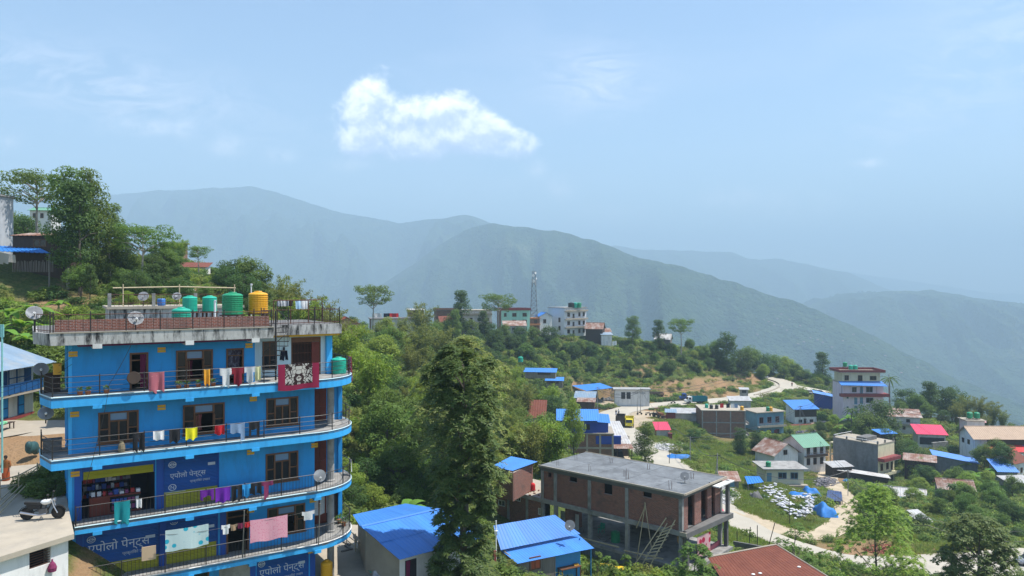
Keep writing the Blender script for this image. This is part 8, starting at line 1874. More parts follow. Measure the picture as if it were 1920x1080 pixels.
for k,(px,d,yt)in enumerate([(1120,60,1030),(1150,58,1052),(1085,61,1060),(1138,62,1045),(1172,60,1040)]):
 c_=GD(px,d);whorl_tree('garden_sapling',c_,max((540-yt)/FPX*d-c_.z,1),lambda z:float(np.interp(z,[0,.3,.7,1],[.4,.6,.5,.15])),60,.22,'young leafy sapling in the garden under the brick building',LM['mid'],M['bark'],seed=40+k,per=9,aspect=.4,trunk_r=.03,inner=.1)['group']='garden saplings'
bp_=G(1836,838);BG=put_tree('bougainvillea','bush',bp_+V(0,0,.6),1.5,'purple flowering bougainvillea over the gate before the brown roofed house',None,.9,'shrub')
LMp=leafmat('purple bracts',(0.300,0.090,0.300),(0.480,0.210,0.450));cpm=ARCH['bush'][0].copy();cpm.materials.clear();cpm.materials.append(LMp)
for ch in BG.children:
 if ch.name.startswith('crown'):ch.data=cpm
def scatter(name,me_list,pts,sc,label,cat):
 """one stuff object: bush meshes instanced on points"""
 col=bpy.data.collections.new(name+'_kinds')
 for m_ in me_list:
  o=bpy.data.objects.new(name+'_kind',m_);col.objects.link(o)
 me=bpy.data.meshes.new(name);me.vertices.add(len(pts));me.vertices.foreach_set('co',np.asarray(pts,np.float32).ravel())
 a=me.attributes.new('sc','FLOAT','POINT');a.data.foreach_set('value',np.asarray(sc,np.float32))
 a=me.attributes.new('rot','FLOAT_VECTOR','POINT');rr=np.zeros((len(pts),3),np.float32);rr[:,2]=NR.uniform(0,6.28,len(pts));a.data.foreach_set('vector',rr.ravel())
 o=link_mesh(name,me,None);tag(o,label,cat,kind='stuff')
 ng=bpy.data.node_groups.new(name,'GeometryNodeTree');ng.interface.new_socket('Geometry',in_out='INPUT',socket_type='NodeSocketGeometry');ng.interface.new_socket('Geometry',in_out='OUTPUT',socket_type='NodeSocketGeometry')
 N=ng.nodes;gi,go_=N.new('NodeGroupInput'),N.new('NodeGroupOutput');iop=N.new('GeometryNodeInstanceOnPoints');ci=N.new('GeometryNodeCollectionInfo');ci.inputs[0].default_value=col;ci.inputs['Separate Children'].default_value=True
 iop.inputs['Pick Instance'].default_value=True
 na=N.new('GeometryNodeInputNamedAttribute');na.data_type='FLOAT';na.inputs[0].default_value='sc'
 nb=N.new('GeometryNodeInputNamedAttribute');nb.data_type='FLOAT_VECTOR';nb.inputs[0].default_value='rot'
 ng.links.new(gi.outputs[0],iop.inputs['Points']);ng.links.new(ci.outputs[0],iop.inputs['Instance']);ng.links.new(na.outputs[0],iop.inputs['Scale']);ng.links.new(nb.outputs[0],iop.inputs['Rotation']);ng.links.new(iop.outputs[0],go_.inputs[0])
 md=o.modifiers.new('spread','NODES');md.node_group=ng;return o
def bush_mesh(seed,lm,R_=1.0,n=420,size=.24,aspect=.5,zf=.8):
 r=np.random.default_rng(seed);k=12;th=r.uniform(0,6.28,k);q=np.sqrt(r.uniform(0,1,k))*R_*.7
 cents=np.stack([np.cos(th)*q,np.sin(th)*q,r.uniform(.15,.75,k)*R_*zf],1);me=leaves_mesh('bush',clump_leaves(cents,np.full(k,R_*.42),n/k,size,aspect,.8));me.materials.append(lm);return me
def grass_mesh(seed,lm,R_=.9,n=160,h=.45):
 r=np.random.default_rng(seed);c=np.stack([r.uniform(-R_,R_,n),r.uniform(-R_,R_,n),np.full(n,0.0)],1);th=r.uniform(0,6.28,n);up=np.stack([np.cos(th)*.35,np.sin(th)*.35,np.ones(n)],1);L=r.uniform(.5,1.2,n)*h
 nn=np.stack([np.sin(th),-np.cos(th),np.full(n,.35)],1);v=leaf_quads(c+up*L[:,None]*.45,nn,L,.16,up);me=leaves_mesh('tuft',v);me.materials.append(lm);return me
def dense(p):
 L=np.concatenate([[0],np.cumsum(np.hypot(*np.diff(p[:,:2],axis=0).T))]);q=np.arange(0,L[-1],1.0);return np.stack([np.interp(q,L,p[:,k])for k in range(3)],-1)
_dr=[(dense(p),w)for p,w in ROADS];road_pts=np.concatenate([p for p,w in _dr]);road_w=np.concatenate([np.full(len(p),w)for p,w in _dr])
_keep_out=[]
for o in list(COL.objects):
 if o.parent is None and o.get('category')in ('house','building','shed','hut','shack','lean-to','shelter','kiosk','garage','booth','outhouse'):
  _keep_out.append((o.location.x,o.location.y))
PRECISE=[]
def fp_of(o):
 cs=[]
 for ch in o.children:
  if ch.type=='MESH' and len(ch.data.vertices):
   a=np.zeros(len(ch.data.vertices)*3);ch.data.vertices.foreach_get('co',a);a=a.reshape(-1,3)+np.array(OFF[o.name]);cs.append(a)
 return np.concatenate(cs)if cs else None
RECTS=[]
for o in list(COL.objects):
 if o.parent is None and o.get('category')in ('house','building','shed','hut','shack','lean-to','shelter','kiosk','garage','booth','outhouse'):
  a=fp_of(o)
  if a is not None:
   c=a[:,:2].mean(0);u,s_,vt=np.linalg.svd(a[:,:2]-c,full_matrices=False);q=(a[:,:2]-c)@vt.T;RECTS.append((c,vt,q.min(0)-.35,q.max(0)+.35))
def free(x,y,pad=.6):
 if np.any(np.hypot(road_pts[:,0]-x,road_pts[:,1]-y)<road_w*.5+pad):return False
 for c,r in FLATS:
  if math.hypot(c.x-x,c.y-y)<r:return False
 for c,vt,lo,hi in RECTS:
  q=vt@(np.array([x,y])-c)
  if lo[0]-pad<q[0]<hi[0]+pad and lo[1]-pad<q[1]<hi[1]+pad:return False
 if math.hypot(x+9.5,y-48)<6.5:return False
 return True
def fill(n,box,d0,d1,kinds,smin,smax,label,group,top=None):
 k=0;tries=0
 while k<n and tries<n*40:
  tries+=1;d=NR.uniform(d0,d1);px=NR.uniform(box[0],box[2]);x=(px-960)/FPX*d;z=hz(x,d);py=540-z/d*FPX
  if not (box[1]<py<box[3])or not free(x,d,2.0)or (1560<px<1702 and 840<py<945):continue
  key=kinds[NR.integers(len(kinds))];s=NR.uniform(smin,smax)/HT[key]
  if top and 540-(z+s*HT[key])/d*FPX<top:continue
  put_tree('bamboo_clump' if 'bamboo' in key else 'broadleaf_tree',key,V(x,d,z),s,label,group,NR.uniform(.85,1.2));k+=1
fill(75,(880,635,1420,708),235,312,['round','round2','round2','lime','cone'],3.0,6.0,'low tree thickening the shrubby slope below the ridge houses','low trees below the ridge houses',628)
fill(70,(640,640,1040,960),58,200,['round','round2','lime','bamboo','bamboo2','round'],4.5,8.5,'tree in the closed wood right of the blue building','closed wood right of the blue building',600)
fill(45,(1600,810,1930,1000),120,225,['round','round2','lime','round'],3.0,5.5,'small leafy tree between the huts of the right hand slope','small trees between the right hand huts',760)
fill(20,(120,500,340,600),74,125,['round','round2','tall2'],3.0,6.0,'leafy tree on the hill behind the banana bank','trees on the hill behind the bananas',440)
fill(22,(1420,690,1600,740),285,330,['round','round2','lime'],4.0,7.0,'leafy tree beyond the far road curve','trees beyond the road curve',650)
fill(16,(1480,780,1640,860),190,240,['round','round2','lime'],2.5,4.5,'small tree below the pink building','small trees below the pink building',760)
ZONES=[(1450,940,75,.04,.8),(1400,900,60,.2,1),(1340,830,55,.25,1),(1450,1000,60,.15,1),(1370,1010,30,.05,1),(1560,890,50,.08,.5),(1650,1020,60,.05,.6),(1750,1020,70,.15,.9),(1250,800,40,.3,1),(1180,790,40,.0,.1),(1150,740,50,.25,.5),(1300,735,60,.12,.3),(1390,718,34,.15,.4),(60,850,80,.05,.1),(1120,1060,60,.2,.8),(1320,700,40,.75,.8),(1480,945,45,.0,.6),(130,580,45,.35,.5)]
bp,bs,gp,gs2,dp,ds=[],[],[],[],[],[]
nb_try=21000
for i in range(nb_try):
 d=40*(330/40)**(NR.uniform()**.75);px=NR.uniform(-60,1980);x=(px-960)/FPX*d
 if not (GX0+2<x<GX1-2):continue
 z=hz(x,d);py=540-z/d*FPX
 if py>1150 or not free(x,d):continue
 B_,G_=.8,.6
 for(zx,zy,zr,b_,g_)in ZONES:
  if math.hypot(px-zx,py-zy)<zr:B_,G_=b_,g_;break
 fb=1.0
 j=int((d-GY0)/GS);k=int((x-GX0)/GS)
 if BARE[min(j,HZ.shape[0]-1),min(k,HZ.shape[1]-1)]>.5:fb=.25
 if NR.uniform()<B_*fb:bp.append((x,d,z-.1));bs.append(NR.uniform(.55,1.5)*(.65+d/330))
 elif NR.uniform()<G_*fb*.9:gp.append((x,d,z-.02));gs2.append(NR.uniform(.7,1.5)*(.5+d/300))
 elif NR.uniform()<.12:dp.append((x,d,z-.05));ds.append(NR.uniform(.6,1.2)*(.6+d/330))
for i in range(9000):
 if i<6000:px,d=NR.uniform(860,1500),NR.uniform(232,330)
 else:px,d=NR.uniform(1590,1950),NR.uniform(115,235)
 x=(px-960)/FPX*d;z=hz(x,d);py=540-z/d*FPX
 if not (625<py<1010)or not free(x,d,.8):continue
 if (abs(py-738)<10 or (1235<px<1425 and 704<py<745))and NR.uniform()<.8:continue
 q=NR.uniform()
 if q<.62:bp.append((x,d,z-.2));bs.append(NR.uniform(.7,1.9))
 elif q<.75:dp.append((x,d,z-.1));ds.append(NR.uniform(.8,1.6))
 else:gp.append((x,d,z-.02));gs2.append(NR.uniform(1.0,2.0))
for i in range(12000):
 zx,zy,zr=[(1450,940,75),(1400,900,60),(1340,830,55),(1450,1000,60),(1370,1010,30),(1750,1020,70),(1250,800,40)][i%7]
 px,py=zx+NR.uniform(-zr,zr),zy+NR.uniform(-zr,zr)*.6
 d=NR.uniform(95,215);x=(px-960)/FPX*d;z=hz(x,d);pyy=540-z/d*FPX
 if abs(pyy-zy)<zr and free(x,d,.2):gp.append((x,d,z-.02));gs2.append(NR.uniform(.7,1.4)*(.5+d/300))
print('cover',len(bp),len(gp),len(dp))
scatter('undergrowth',[bush_mesh(1,LM['mid']),bush_mesh(2,LM['dark']),bush_mesh(3,LM['lime']),bush_mesh(4,LM['mid'],1.1),bush_mesh(5,LM['olive'],1.0,380,.3,.3,1.1)],bp,bs,'dense green undergrowth of shrubs covering the hillsides','undergrowth')
scatter('grass',[grass_mesh(6,LM['grass']),grass_mesh(7,LM['grass'],.8,140,.35),grass_mesh(8,LM['lime'],.9,150,.4)],gp,gs2,'rough green grass on the open banks','grass')
scatter('dry_scrub',[bush_mesh(9,LM['dry'],.8,260,.22,.3)],dp,ds,'pale dry scrub between the green bushes','scrub')
# -- vehicles
CARG=glassmat('vehicle glass',(.02,.025,.03))
def wheels(t,F,xs,w,r,n=14):
 for x in xs:
  for s in (-1,1):
   c=F.p(x,s*w/2,r);k=MB().lathe(c-F.v*(.11*s),[(r*.55,0),(r*.95,0),(r,.04),(r,.18),(r*.95,.22),(r*.55,.22)],n,F.v*s).build('wheel',M['rubber'],t)
   MB().lathe(c-F.v*(.08*s),[(r*.56,0),(r*.56,.17),(r*.2,.19)],n,F.v*s).build('rim',M['dish'],k)
def loft(mb,F,secs):
 """body skin through (x, half width, z low, z high, half width at top)"""
 k=len(mb.v)
 for(x,hw,z0,z1,ht)in secs:
  for a,z in ((-hw,z0),(-hw*1.03,z0+(z1-z0)*.55),(-ht,z1),(ht,z1),(hw*1.03,z0+(z1-z0)*.55),(hw,z0)):mb.v.append(tuple(F.p(x,a,z)))
 for i in range(len(secs)-1):
  for j in range(6):mb.f.append((k+6*i+j,k+6*i+(j+1)%6,k+6*(i+1)+(j+1)%6,k+6*(i+1)+j))
 mb.f.append(tuple(k+j for j in range(6)));mb.f.append(tuple(k+6*(len(secs)-1)+5-j for j in range(6)));return mb
def car(name,label,pos,ang,paint,L=3.9,Wd=1.65,H=1.5,suv=False,cat='car'):
 t=thing(name,label,cat,pos);F=Fr(pos,(math.cos(ang),math.sin(ang)));h=L/2;w=Wd/2;b=.9 if not suv else 1.05
 loft(MB(),F,[(-h,w*.85,.35,b-.1,w*.8),(-h+.15,w,.28,b,w*.92),(-h*.3,w,.28,b+.02,w*.95),(h*.35,w,.28,b,w*.93),(h-.3,w*.97,.3,b-.14,w*.85),(h,w*.8,.38,b-.3,w*.7)]).build('body',paint,t,smooth=False)
 ca=(-h+.1,h*.42)if not suv else (-h+.05,h*.40)
 loft(MB(),F,[(ca[0],w*.86,b-.03,b+.05,w*.80),(ca[0]+.3,w*.88,b-.03,H-.05,w*.72),(-.1,w*.88,b-.03,H,w*.72),(h*.12,w*.88,b-.03,H-.06,w*.70),(ca[1]+.25,w*.88,b-.06,b,w*.82)]).build('cabin_glass',CARG,t)
 mb=MB();loft(mb,F,[(ca[0]+.28,w*.74,H-.07,H,w*.7),(-.1,w*.75,H-.02,H+.03,w*.70),(h*.12+.05,w*.74,H-.08,H-.01,w*.68)]).build('roof',paint,t)
 for s in (-1,1):
  mb=MB();mb.ell(F.p(h-.06,s*w*.62,b-.32),(.1,.14,.07),8,5);mb.build('headlight',M['white_p'],t);mb=MB();mb.ell(F.p(-h+.05,s*w*.72,b-.2),(.06,.1,.09),8,5);mb.build('tail_light',pm('red lamp',(.4,.01,.01)),t)
  for x in (-.35,h*.30):mb=MB();mb.box(F,x-.03,x+.03,s*w*.80-.02,s*w*.80+.02,b-.02,H-.08);mb.build('pillar',paint,t)
 mb=MB();mb.box(F,h-.08,h+.03,-w*.8,w*.8,.3,.48);mb.build('bumper',M['rubber'],t)
 wheels(t,F,(-h*.60,h*.62),Wd-.05,.31 if not suv else.36);return t
def truck(name,label,pos,ang,cabc,bedc,L=6.8,Wd=2.3,load=1.5,nose=True):
 t=thing(name,label,'truck',pos);F=Fr(pos,(math.cos(ang),math.sin(ang)));h=L/2;w=Wd/2
 mb=MB();mb.box(F,-h,h-.4,-.4,.4,.55,.8);mb.build('chassis',M['iron'],t)
 bx=h-2.3 if nose else h-1.7
 for(b0,b1,a0,a1,z0)in ((-w,w,-h,bx-.2,.82),):mb=MB();mb.box(F,a0,a1,b0,b1,z0,z0+.1);mb.build('bed_floor',bedc,t)
 for(a0,a1,b0,b1)in ((-h,bx-.2,-w,-w+.07),(-h,bx-.2,w-.07,w),(-h,-h+.07,-w+.07,w-.07),(bx-.27,bx-.2,-w+.07,w-.07)):mb=MB();mb.box(F,a0,a1,b0,b1,.92,.92+load);mb.build('bed_side',bedc,t)
 for i in range(5):
  for s in (-1,1):x=-h+.1+i*(bx-.4+h)/4;mb=MB();mb.box(F,x,x+.08,s*w-.05,s*w+.05,.9,.92+load+.03);mb.build('bed_rib',bedc,t)
 loft(MB(),F,[(bx-.05,w*.9,.6,2.35,w*.8),(bx+.5,w*.92,.6,2.45,w*.8),(bx+1.25,w*.92,.6,2.3,w*.72),(bx+1.5,w*.9,.6,1.45,w*.82)]+([(bx+2.2,w*.75,.6,1.35,w*.6),(bx+2.3,w*.6,.65,1.2,w*.5)]if nose else [])).build('cab',cabc,t)
 mb=MB();mb.hexa([F.p(bx+1.30,-w*.75,1.5),F.p(bx+1.30,w*.75,1.5),F.p(bx+1.54,w*.8,1.45),F.p(bx+1.54,-w*.8,1.45)],[F.p(bx+1.1,-w*.68,2.2),F.p(bx+1.1,w*.68,2.2),F.p(bx+1.3,w*.68,2.22),F.p(bx+1.3,-w*.68,2.22)]);mb.build('windscreen',CARG,t)
 for s in (-1,1):mb=MB();mb.box(F,bx+.4,bx+1.1,s*w*.93-.03,s*w*.93+.03,1.5,2.1);mb.build('side_window',CARG,t);mb=MB();mb.ell(F.p(h-.02 if nose else bx+1.5,s*w*.55,.95),(.08,.14,.14),8,5);mb.build('headlight',M['white_p'],t)
 wheels(t,F,(-h*.62,-h*.28,h*.62),Wd-.1,.48);return t
WHM=pm('white vehicle paint',(.7,.7,.68),(.6,.58,.55),2,.5,.4)
rz=lambda p:V(p.x,p.y,p.z+.06)
truck('tipper_truck','white cabbed tipper truck with teal bed on the road',rz(G(1304,757)),3.2,WHM,pm('teal truck bed',(.02,.22,.26)),7.4)
truck('dark_truck','dark brown lorry with blue cab parked at the road bend',rz(G(1164,797)),1.35,pm('blue cab',(.03,.08,.25)),pm('dark truck bed',(.06,.045,.035)),6.6,load=2.0,nose=False)
truck('yellow_truck','bright yellow lorry parked beside the dark one',rz(G(1180,800)),-1.75,pm('yellow cab',(.75,.6,.03)),pm('yellow bed',(.7,.58,.06)),5.6,load=1.6,nose=False)
truck('flatbed_truck','dark flatbed lorry behind the tipper truck',rz(G(1290,751)),3.1,pm('blue cab',(.03,.08,.25)),pm('dark truck bed',(.06,.045,.035)),6.0,load=.5)
BH=thing('tractor_loader','rusty orange tractor loader parked beside the grass bank','tractor',rz(G(1234,783)));bf=Fr(BH.location,(.5,-.85))
wheels(BH,bf,(-.9,),1.7,.72);wheels(BH,bf,(1.1,),1.5,.45)
mb=MB();mb.box(bf,.1,1.9,-.45,.45,.7,1.5);mb.build('engine_hood',pm('rusty orange paint',(.3,.12,.05),(.16,.07,.04),3,1,.8),BH);mb=MB();mb.box(bf,-1.6,.1,-.6,.6,.6,1.2);mb.build('body',M['rust'],BH)
for a in (-1.2,.0):
 for b in (-.6,.6):mb=MB();mb.box(bf,a-.05,a+.05,b-.05,b+.05,1.2,2.6);mb.build('cab_post',M['rust'],BH)
mb=MB();mb.box(bf,-1.4,.2,-.75,.75,2.6,2.7);mb.build('cab_roof',M['rust'],BH);mb=MB();mb.box(bf,2.1,2.9,-.9,.9,.2,1.0);mb.build('bucket',M['rust'],BH)
for s in (-1,1):MB().tube([bf.p(.2,s*.6,1.5),bf.p(1.6,s*.62,1.4),bf.p(2.3,s*.6,.7)],.08,5).build('lift_arm',M['rust'],BH)
car('jeep','dark grey jeep parked inside the open garage',gf.p(2.4,.6,-.02),-1.5,pm('dark grey car paint',(.05,.055,.06)),3.8,1.7,1.85,True,'jeep')
car('dark_suv','dark blue car parked on the road shoulder above the blue shed',rz(G(1538,741)),.05,pm('navy car paint',(.03,.05,.11)),4.4,1.75,1.7,True)
car('white_car','pale car behind the dark blue one on the road shoulder',rz(G(1522,739)),.1,WHM,3.9)
car('grey_car','silver grey car entering at the right edge of the lower road',PZ(1934,1058,-37.45),3.12,pm('silver car paint',(.30,.31,.34),(.26,.27,.3),2,.4,.3,metal=.3),4.2,1.7,1.5)
car('white_pickup','small white pickup on the far road curve beside the parapet',rz(G(1436,710)),1.2,WHM,4.0,1.7,1.7,True)
for k,(px,py,an)in enumerate([(1262,757,.3),(1215,779,.2),(1222,780,.5),(1199,778,.2)]):
 p=rz(G(px,py));t=thing('parked_motorbike','dark motorbike parked at the roadside near the bend','motorbike',p,'motorbikes at the bend');F=Fr(p,(math.cos(an),math.sin(an)))
 for x in (-.62,.62):MB().lathe(F.p(x,-.04,.3),[(.2,0),(.3,.0),(.3,.08),(.2,.08)],12,F.v).build('wheel',M['rubber'],t)
 mb=MB();mb.ell(F.p(.1,0,.75),(.4,.16,.18),8,6);mb.tube([F.p(-.6,0,.3),F.p(-.1,0,.5),F.p(.45,0,.95),F.p(.62,0,.3)],.06,5);mb.build('frame',M['iron'],t);mb=MB();mb.box(F,-.75,-.1,-.13,.13,.75,.85);mb.build('seat',M['rubber'],t);MB().tube([F.p(.4,-.35,1.05),F.p(.45,0,1.0),F.p(.4,.35,1.05)],.03,5).build('handlebar',M['iron'],t)
for k,(px,py,f,top,bot,lab)in enumerate([(1147,803,(0,-1),('grey',(.3,.32,.35)),('black',(.015,.015,.02)),'person in grey walking on the gravel at the bend'),(1155,779,(.3,-1),('navy',(.03,.04,.1)),('denim',(.22,.32,.48)),'person in navy standing left of the dark lorry'),(1160,778,(-.3,-1),('white',(.75,.75,.77)),('black',(.015,.015,.02)),'person in white standing by the dark lorry'),(1173,751,(0,-1),('denim',(.22,.32,.48)),('black',(.015,.015,.02)),'person in faded blue before the white shop block'),(1181,750,(.2,-1),('white',(.75,.75,.77)),('denim',(.22,.32,.48)),'person in white before the white shop block'),(1485,725,(-.4,-1),('maroon',(.22,.015,.03)),('black',(.015,.015,.02)),'person in maroon walking on the far road curve'),(1107,781,(0,-1),('black',(.015,.015,.02)),('navy',(.03,.04,.1)),'person in dark clothes on the verge above the blue sheet house')]):
 person(rz(G(px,py)),f,1.68,cloth(*top),cloth(*bot),M['hair'],lab,False,.1)
 # -- sack yard, stones, tarps
_sk=MB();_sk.ell((0,0,.15),(.48,.30,.17),10,6);_sme=bpy.data.meshes.new('sack');_sme.from_pydata([(x*(1+.12*math.sin(y*9)),y*(1+.1*math.cos(x*7)),z+.02*math.sin(x*14))for x,y,z in _sk.v],[],_sk.f);_sme.materials.append(M['sack']);_sme.polygons.foreach_set('use_smooth',[True]*len(_sme.polygons))
def sacks(lines,n,group,label,tiers,wdt):
 for k in range(n):
  i=rnd.randrange(len(lines)-1);s=rnd.random();px=lines[i][0]+(lines[i+1][0]-lines[i][0])*s;py=lines[i][1]+(lines[i+1][1]-lines[i][1])*s
  p=G(px+rnd.gauss(0,wdt),py+rnd.gauss(0,wdt*.5));o=bpy.data.objects.new('sack',_sme);COL.objects.link(o);o.location=p+V(0,0,.24*rnd.randrange(tiers));o.rotation_euler=(rnd.uniform(-.2,.2),rnd.uniform(-.2,.2),rnd.uniform(0,6.28));q=rnd.uniform(.7,1.05);o.scale=(q,q,q);tag(o,label,'sack',group);OFF[o.name]=Vector(o.location)
sacks([(1440,918),(1452,930),(1466,945),(1478,958)],130,'white sacks along the bank side of the yard','stuffed white sack in the long heap beside the grass bank',4,9)
sacks([(1482,968),(1500,972),(1516,962),(1522,945),(1512,938)],110,'white sacks round the bare patch of the yard','stuffed white sack in the curved wall round the bare patch',5,5)
sacks([(1484,936),(1520,934)],22,'white sacks before the blue tarpaulin','stuffed white sack lying before the blue tarpaulin',2,4)
sacks([(1462,919),(1500,920)],10,'single sacks on the edge of the brick floor','single white sack on the edge of the brick floor',1,2)
def rubble(name,cx,cy,rx,ry,n,label,mat,size,cat):
 mb=MB();r=random.Random(int(cx))
 for k in range(n):
  q=math.sqrt(r.random());th=r.uniform(0,6.28);p=G(cx+rx*q*math.cos(th),cy+ry*q*math.sin(th));s=size*r.uniform(.5,1.3);c=p+V(0,0,s*.3+(1-q)*size*1.4*r.random());F=Fr(c,(r.uniform(-1,1),r.uniform(-1,1)))
  b=[F.p(x*s*r.uniform(.6,1),y*s*r.uniform(.6,1),-s*.5)for x,y in ((-1,-1),(1,-1),(1,1),(-1,1))];tp_=[F.p(x*s*r.uniform(.4,.9),y*s*r.uniform(.4,.9),s*r.uniform(.3,.7))for x,y in ((-1,-1),(1,-1),(1,1),(-1,1))];mb.hexa(b,tp_)
 return solo(name,mb,mat,label,cat,kind='stuff')
rubble('stone_heap',1364,930,24,17,420,'pale broken stones heaped beside the concrete road',M['stone'],.26,'stones')
rubble('stone_heap',1258,838,32,9,380,'white broken stones spread beside the road below the kiosk',M['stone'],.3,'stones')
rubble('brick_heap',1655,1030,36,9,420,'red broken bricks heaped on the verge of the lower road',pm('broken brick',(.30,.10,.06),(.2,.08,.05),3,.8,.9),.14,'bricks')
rubble('scrap_heap',1548,905,26,9,160,'mixed scrap and bottles heaped along the dirt track',pm('mixed scrap',(.3,.29,.3),(.1,.09,.1),2.5,1.5,.8),.3,'scrap')
rubble('scrap_heap',1515,812,24,5,110,'coloured scrap spread below the rusty lean-to',pm('coloured scrap',(.5,.42,.42),(.12,.12,.2),1.2,2,.8),.3,'scrap')
rubble('scrap_heap',1640,905,30,6,120,'pale litter below the grey block',pm('mixed scrap'+'',(.3,.3,.3)),.25,'litter')
rubble('debris',1130,765,22,4,90,'dark timber debris on the bank below the blue shelter',M['wood_d'],.3,'debris')
def tarp(cx,cy,sx,sy,h,label,mat=None,seed=1):
 c=G(cx,cy);r=np.random.default_rng(seed);n=14;mb=MB();ph=r.uniform(0,6,4)
 for j in range(n+1):
  for i in range(n+1):
   u,v=i/n*2-1,j/n*2-1;e=max(0,1-max(abs(u),abs(v))**3);x,y=u*sx,v*sy;z=h*e*(.75+.25*math.sin(u*4+ph[0])*math.cos(v*3+ph[1]))+.06*math.sin(u*13+ph[2])*math.sin(v*11+ph[3]);mb.v.append((c.x+x,c.y+y,max(hz(c.x+x,c.y+y)+.04,c.z-.4)+max(z,0)))
 for j in range(n):
  for i in range(n):a=j*(n+1)+i;mb.f.append((a,a+1,a+n+2,a+n+1))
 return solo('tarpaulin',mb,mat or M['tarp'],label,'tarpaulin',smooth=True)
tarp(1504,932,2.4,1.6,1.1,'blue tarpaulin over a heap behind the white sacks',seed=2);tarp(1522,928,1.5,1.8,1.7,'taller blue tarpaulin heap at the end of the sacks',seed=3);tarp(1547,966,1.6,2.2,2.4,'bright blue tarpaulin wrapped heap beside the dirt track',seed=4);tarp(1276,858,3.0,1.4,.9,'crumpled blue tarpaulin on the grass beside the road',seed=5);tarp(1418,936,1.2,1.0,1.6,'dark covered stack on the grass bank beside the sacks',M['conc_d'],6);tarp(1592,903,1.2,.8,.6,'small blue sheet before the long white lean-to',seed=7)
tp4=[P(1402,908,143),P(1432,904,146),P(1424,893,150),P(1396,893,150)];shelter('tarp_shelter','sagging blue tarpaulin roof on poles beside the pale yellow house',tp4,[p.z for p in tp4],M['tarp'],4,-42,.08)
SV=shelter('vehicle_cover','low dark lorry body under a blue edged cover on the dirt track',[P(1548,945,142),P(1580,946,142),P(1578,922,154),P(1552,918,156)],[P(1548,938,142).z,P(1580,940,142).z,P(1578,922,154).z,P(1552,918,156).z],pm('dark cover',(.06,.06,.075),(.04,.08,.2),.6,1.5,.7),4,-42,.05)
BFp=thing('brick_floor','rectangular red brick drying floor behind the white sacks','floor',G(1480,916));q4=[G(1448,920),G(1516,921),G(1508,910),G(1440,909)]
for i in range(14):
 for j in range(4):
  f=lambda s,t:q4[0].lerp(q4[1],s).lerp(q4[3].lerp(q4[2],s),t)+V(0,0,.12+rnd.uniform(0,.03))
  MB().slab([f(i/14+.003,j/4+.01),f((i+1)/14-.003,j/4+.01),f((i+1)/14-.003,(j+1)/4-.01),f(i/14+.003,(j+1)/4-.01)],.3).build('paving_panel',pm('red brick paving',(.24,.10,.07),(.17,.075,.055),3,.9,.9),BFp)
  # -- poles and wires
def pole(px,py,d,top,label,r=.1,arm=True,mat='conc',group=None):
 p=GD(px,d)if py is None else G(px,py);zt=(540-top)/FPX*p.y;t=thing('utility_pole',label,'pole',p,group)
 MB().tube([p+V(0,0,-.5),V(p.x,p.y,zt)],[r,r*.7],7).build('shaft',M[mat],t)
 if arm:mb=MB();mb.box(Fr(V(p.x,p.y,zt-.4),(1,.2)),-.7,.7,-.05,.05,-.05,.05);mb.build('crossarm',M['iron'],t)
 return V(p.x,p.y,zt-.3)
w1=pole(1201,775,None,728,'tall thin pole at the gravel lay-by, right of the lorries');w1b=pole(1195,778,None,746,'shorter thin pole at the gravel lay-by',arm=False);w2=pole(1432,712,None,680,'grey pole at the far road curve');w3=pole(1294,868,None,818,'grey utility pole on the grass beside the road',.12);w4=pole(1345,930,None,850,'steel pole with crossarm on the bank beside the road',.14);w5=pole(1480,985,None,930,'thin dark pole before the sack yard',.06,False,'iron');w6=pole(1255,870,None,845,'short dark pole with meter box beside the lower road',.08,False,'iron');w7=pole(1799,845,None,782,'leaning grey pole beside the pink roofed house',.12,False);w8=pole(1590,930,None,880,'pole beside the grey block lean-to',.08,True)
for k,(px,py,yt,dx)in enumerate([(1404,1012,988,3),(1420,1020,985,0),(1382,1005,995,0),(1437,1024,980,16)]):
 p=GD(px,92);A=P(px+dx,yt,92);mb=MB();mb.tube([p,A],.05,5);solo('fence_post',mb,M['iron'],'thin dark post on the grass beside the concrete road','post','thin posts by the road')
for A,B,sg,lab in ((w1,w2,3,'upper power line from the lay-by pole to the road curve'),(w1+V(0,0,-.6),w2+V(0,0,-.6),3.5,'lower power line from the lay-by pole to the road curve'),(w1,w3,2,'power line from the lay-by pole down to the roadside pole'),(w3,w4,1.5,'power line between the two roadside poles'),(w4,w8,3,'power line from the steel pole to the grey block'),(w4+V(0,0,-.5),P(1330,905,66),1.5,'wire from the steel pole towards the brick building')):wire('power_line',[A,B],lab,.05,sg)
wire('power_line',[P(1560,925,100),P(1740,985,88),P(1990,1005,84)],'thick power line sagging above the lower right slope',.03,1.2);wire('power_line',[P(1540,935,104),P(1740,970,92),P(1990,985,88)],'thin power line above the thick one on the lower right slope',.02,1.2)
for k in range(3):wire('service_wire',[P(-30,735+k*9,40),fpt(135,655+k*14,1.0)],'thin wire from the street to the left corner of the blue building',.01,.3,group='wires at the street corner')
w9=pole(1640,960,None,905,'tall pole on the lower slope right of the dirt track',.1);w10=pole(1500,815,None,760,'pole before the white blue roofed house',.1);w11=pole(1560,770,None,715,'pole left of the pink building',.1);w12=pole(1120,775,None,725,'pole on the verge above the blue sheet house',.1)
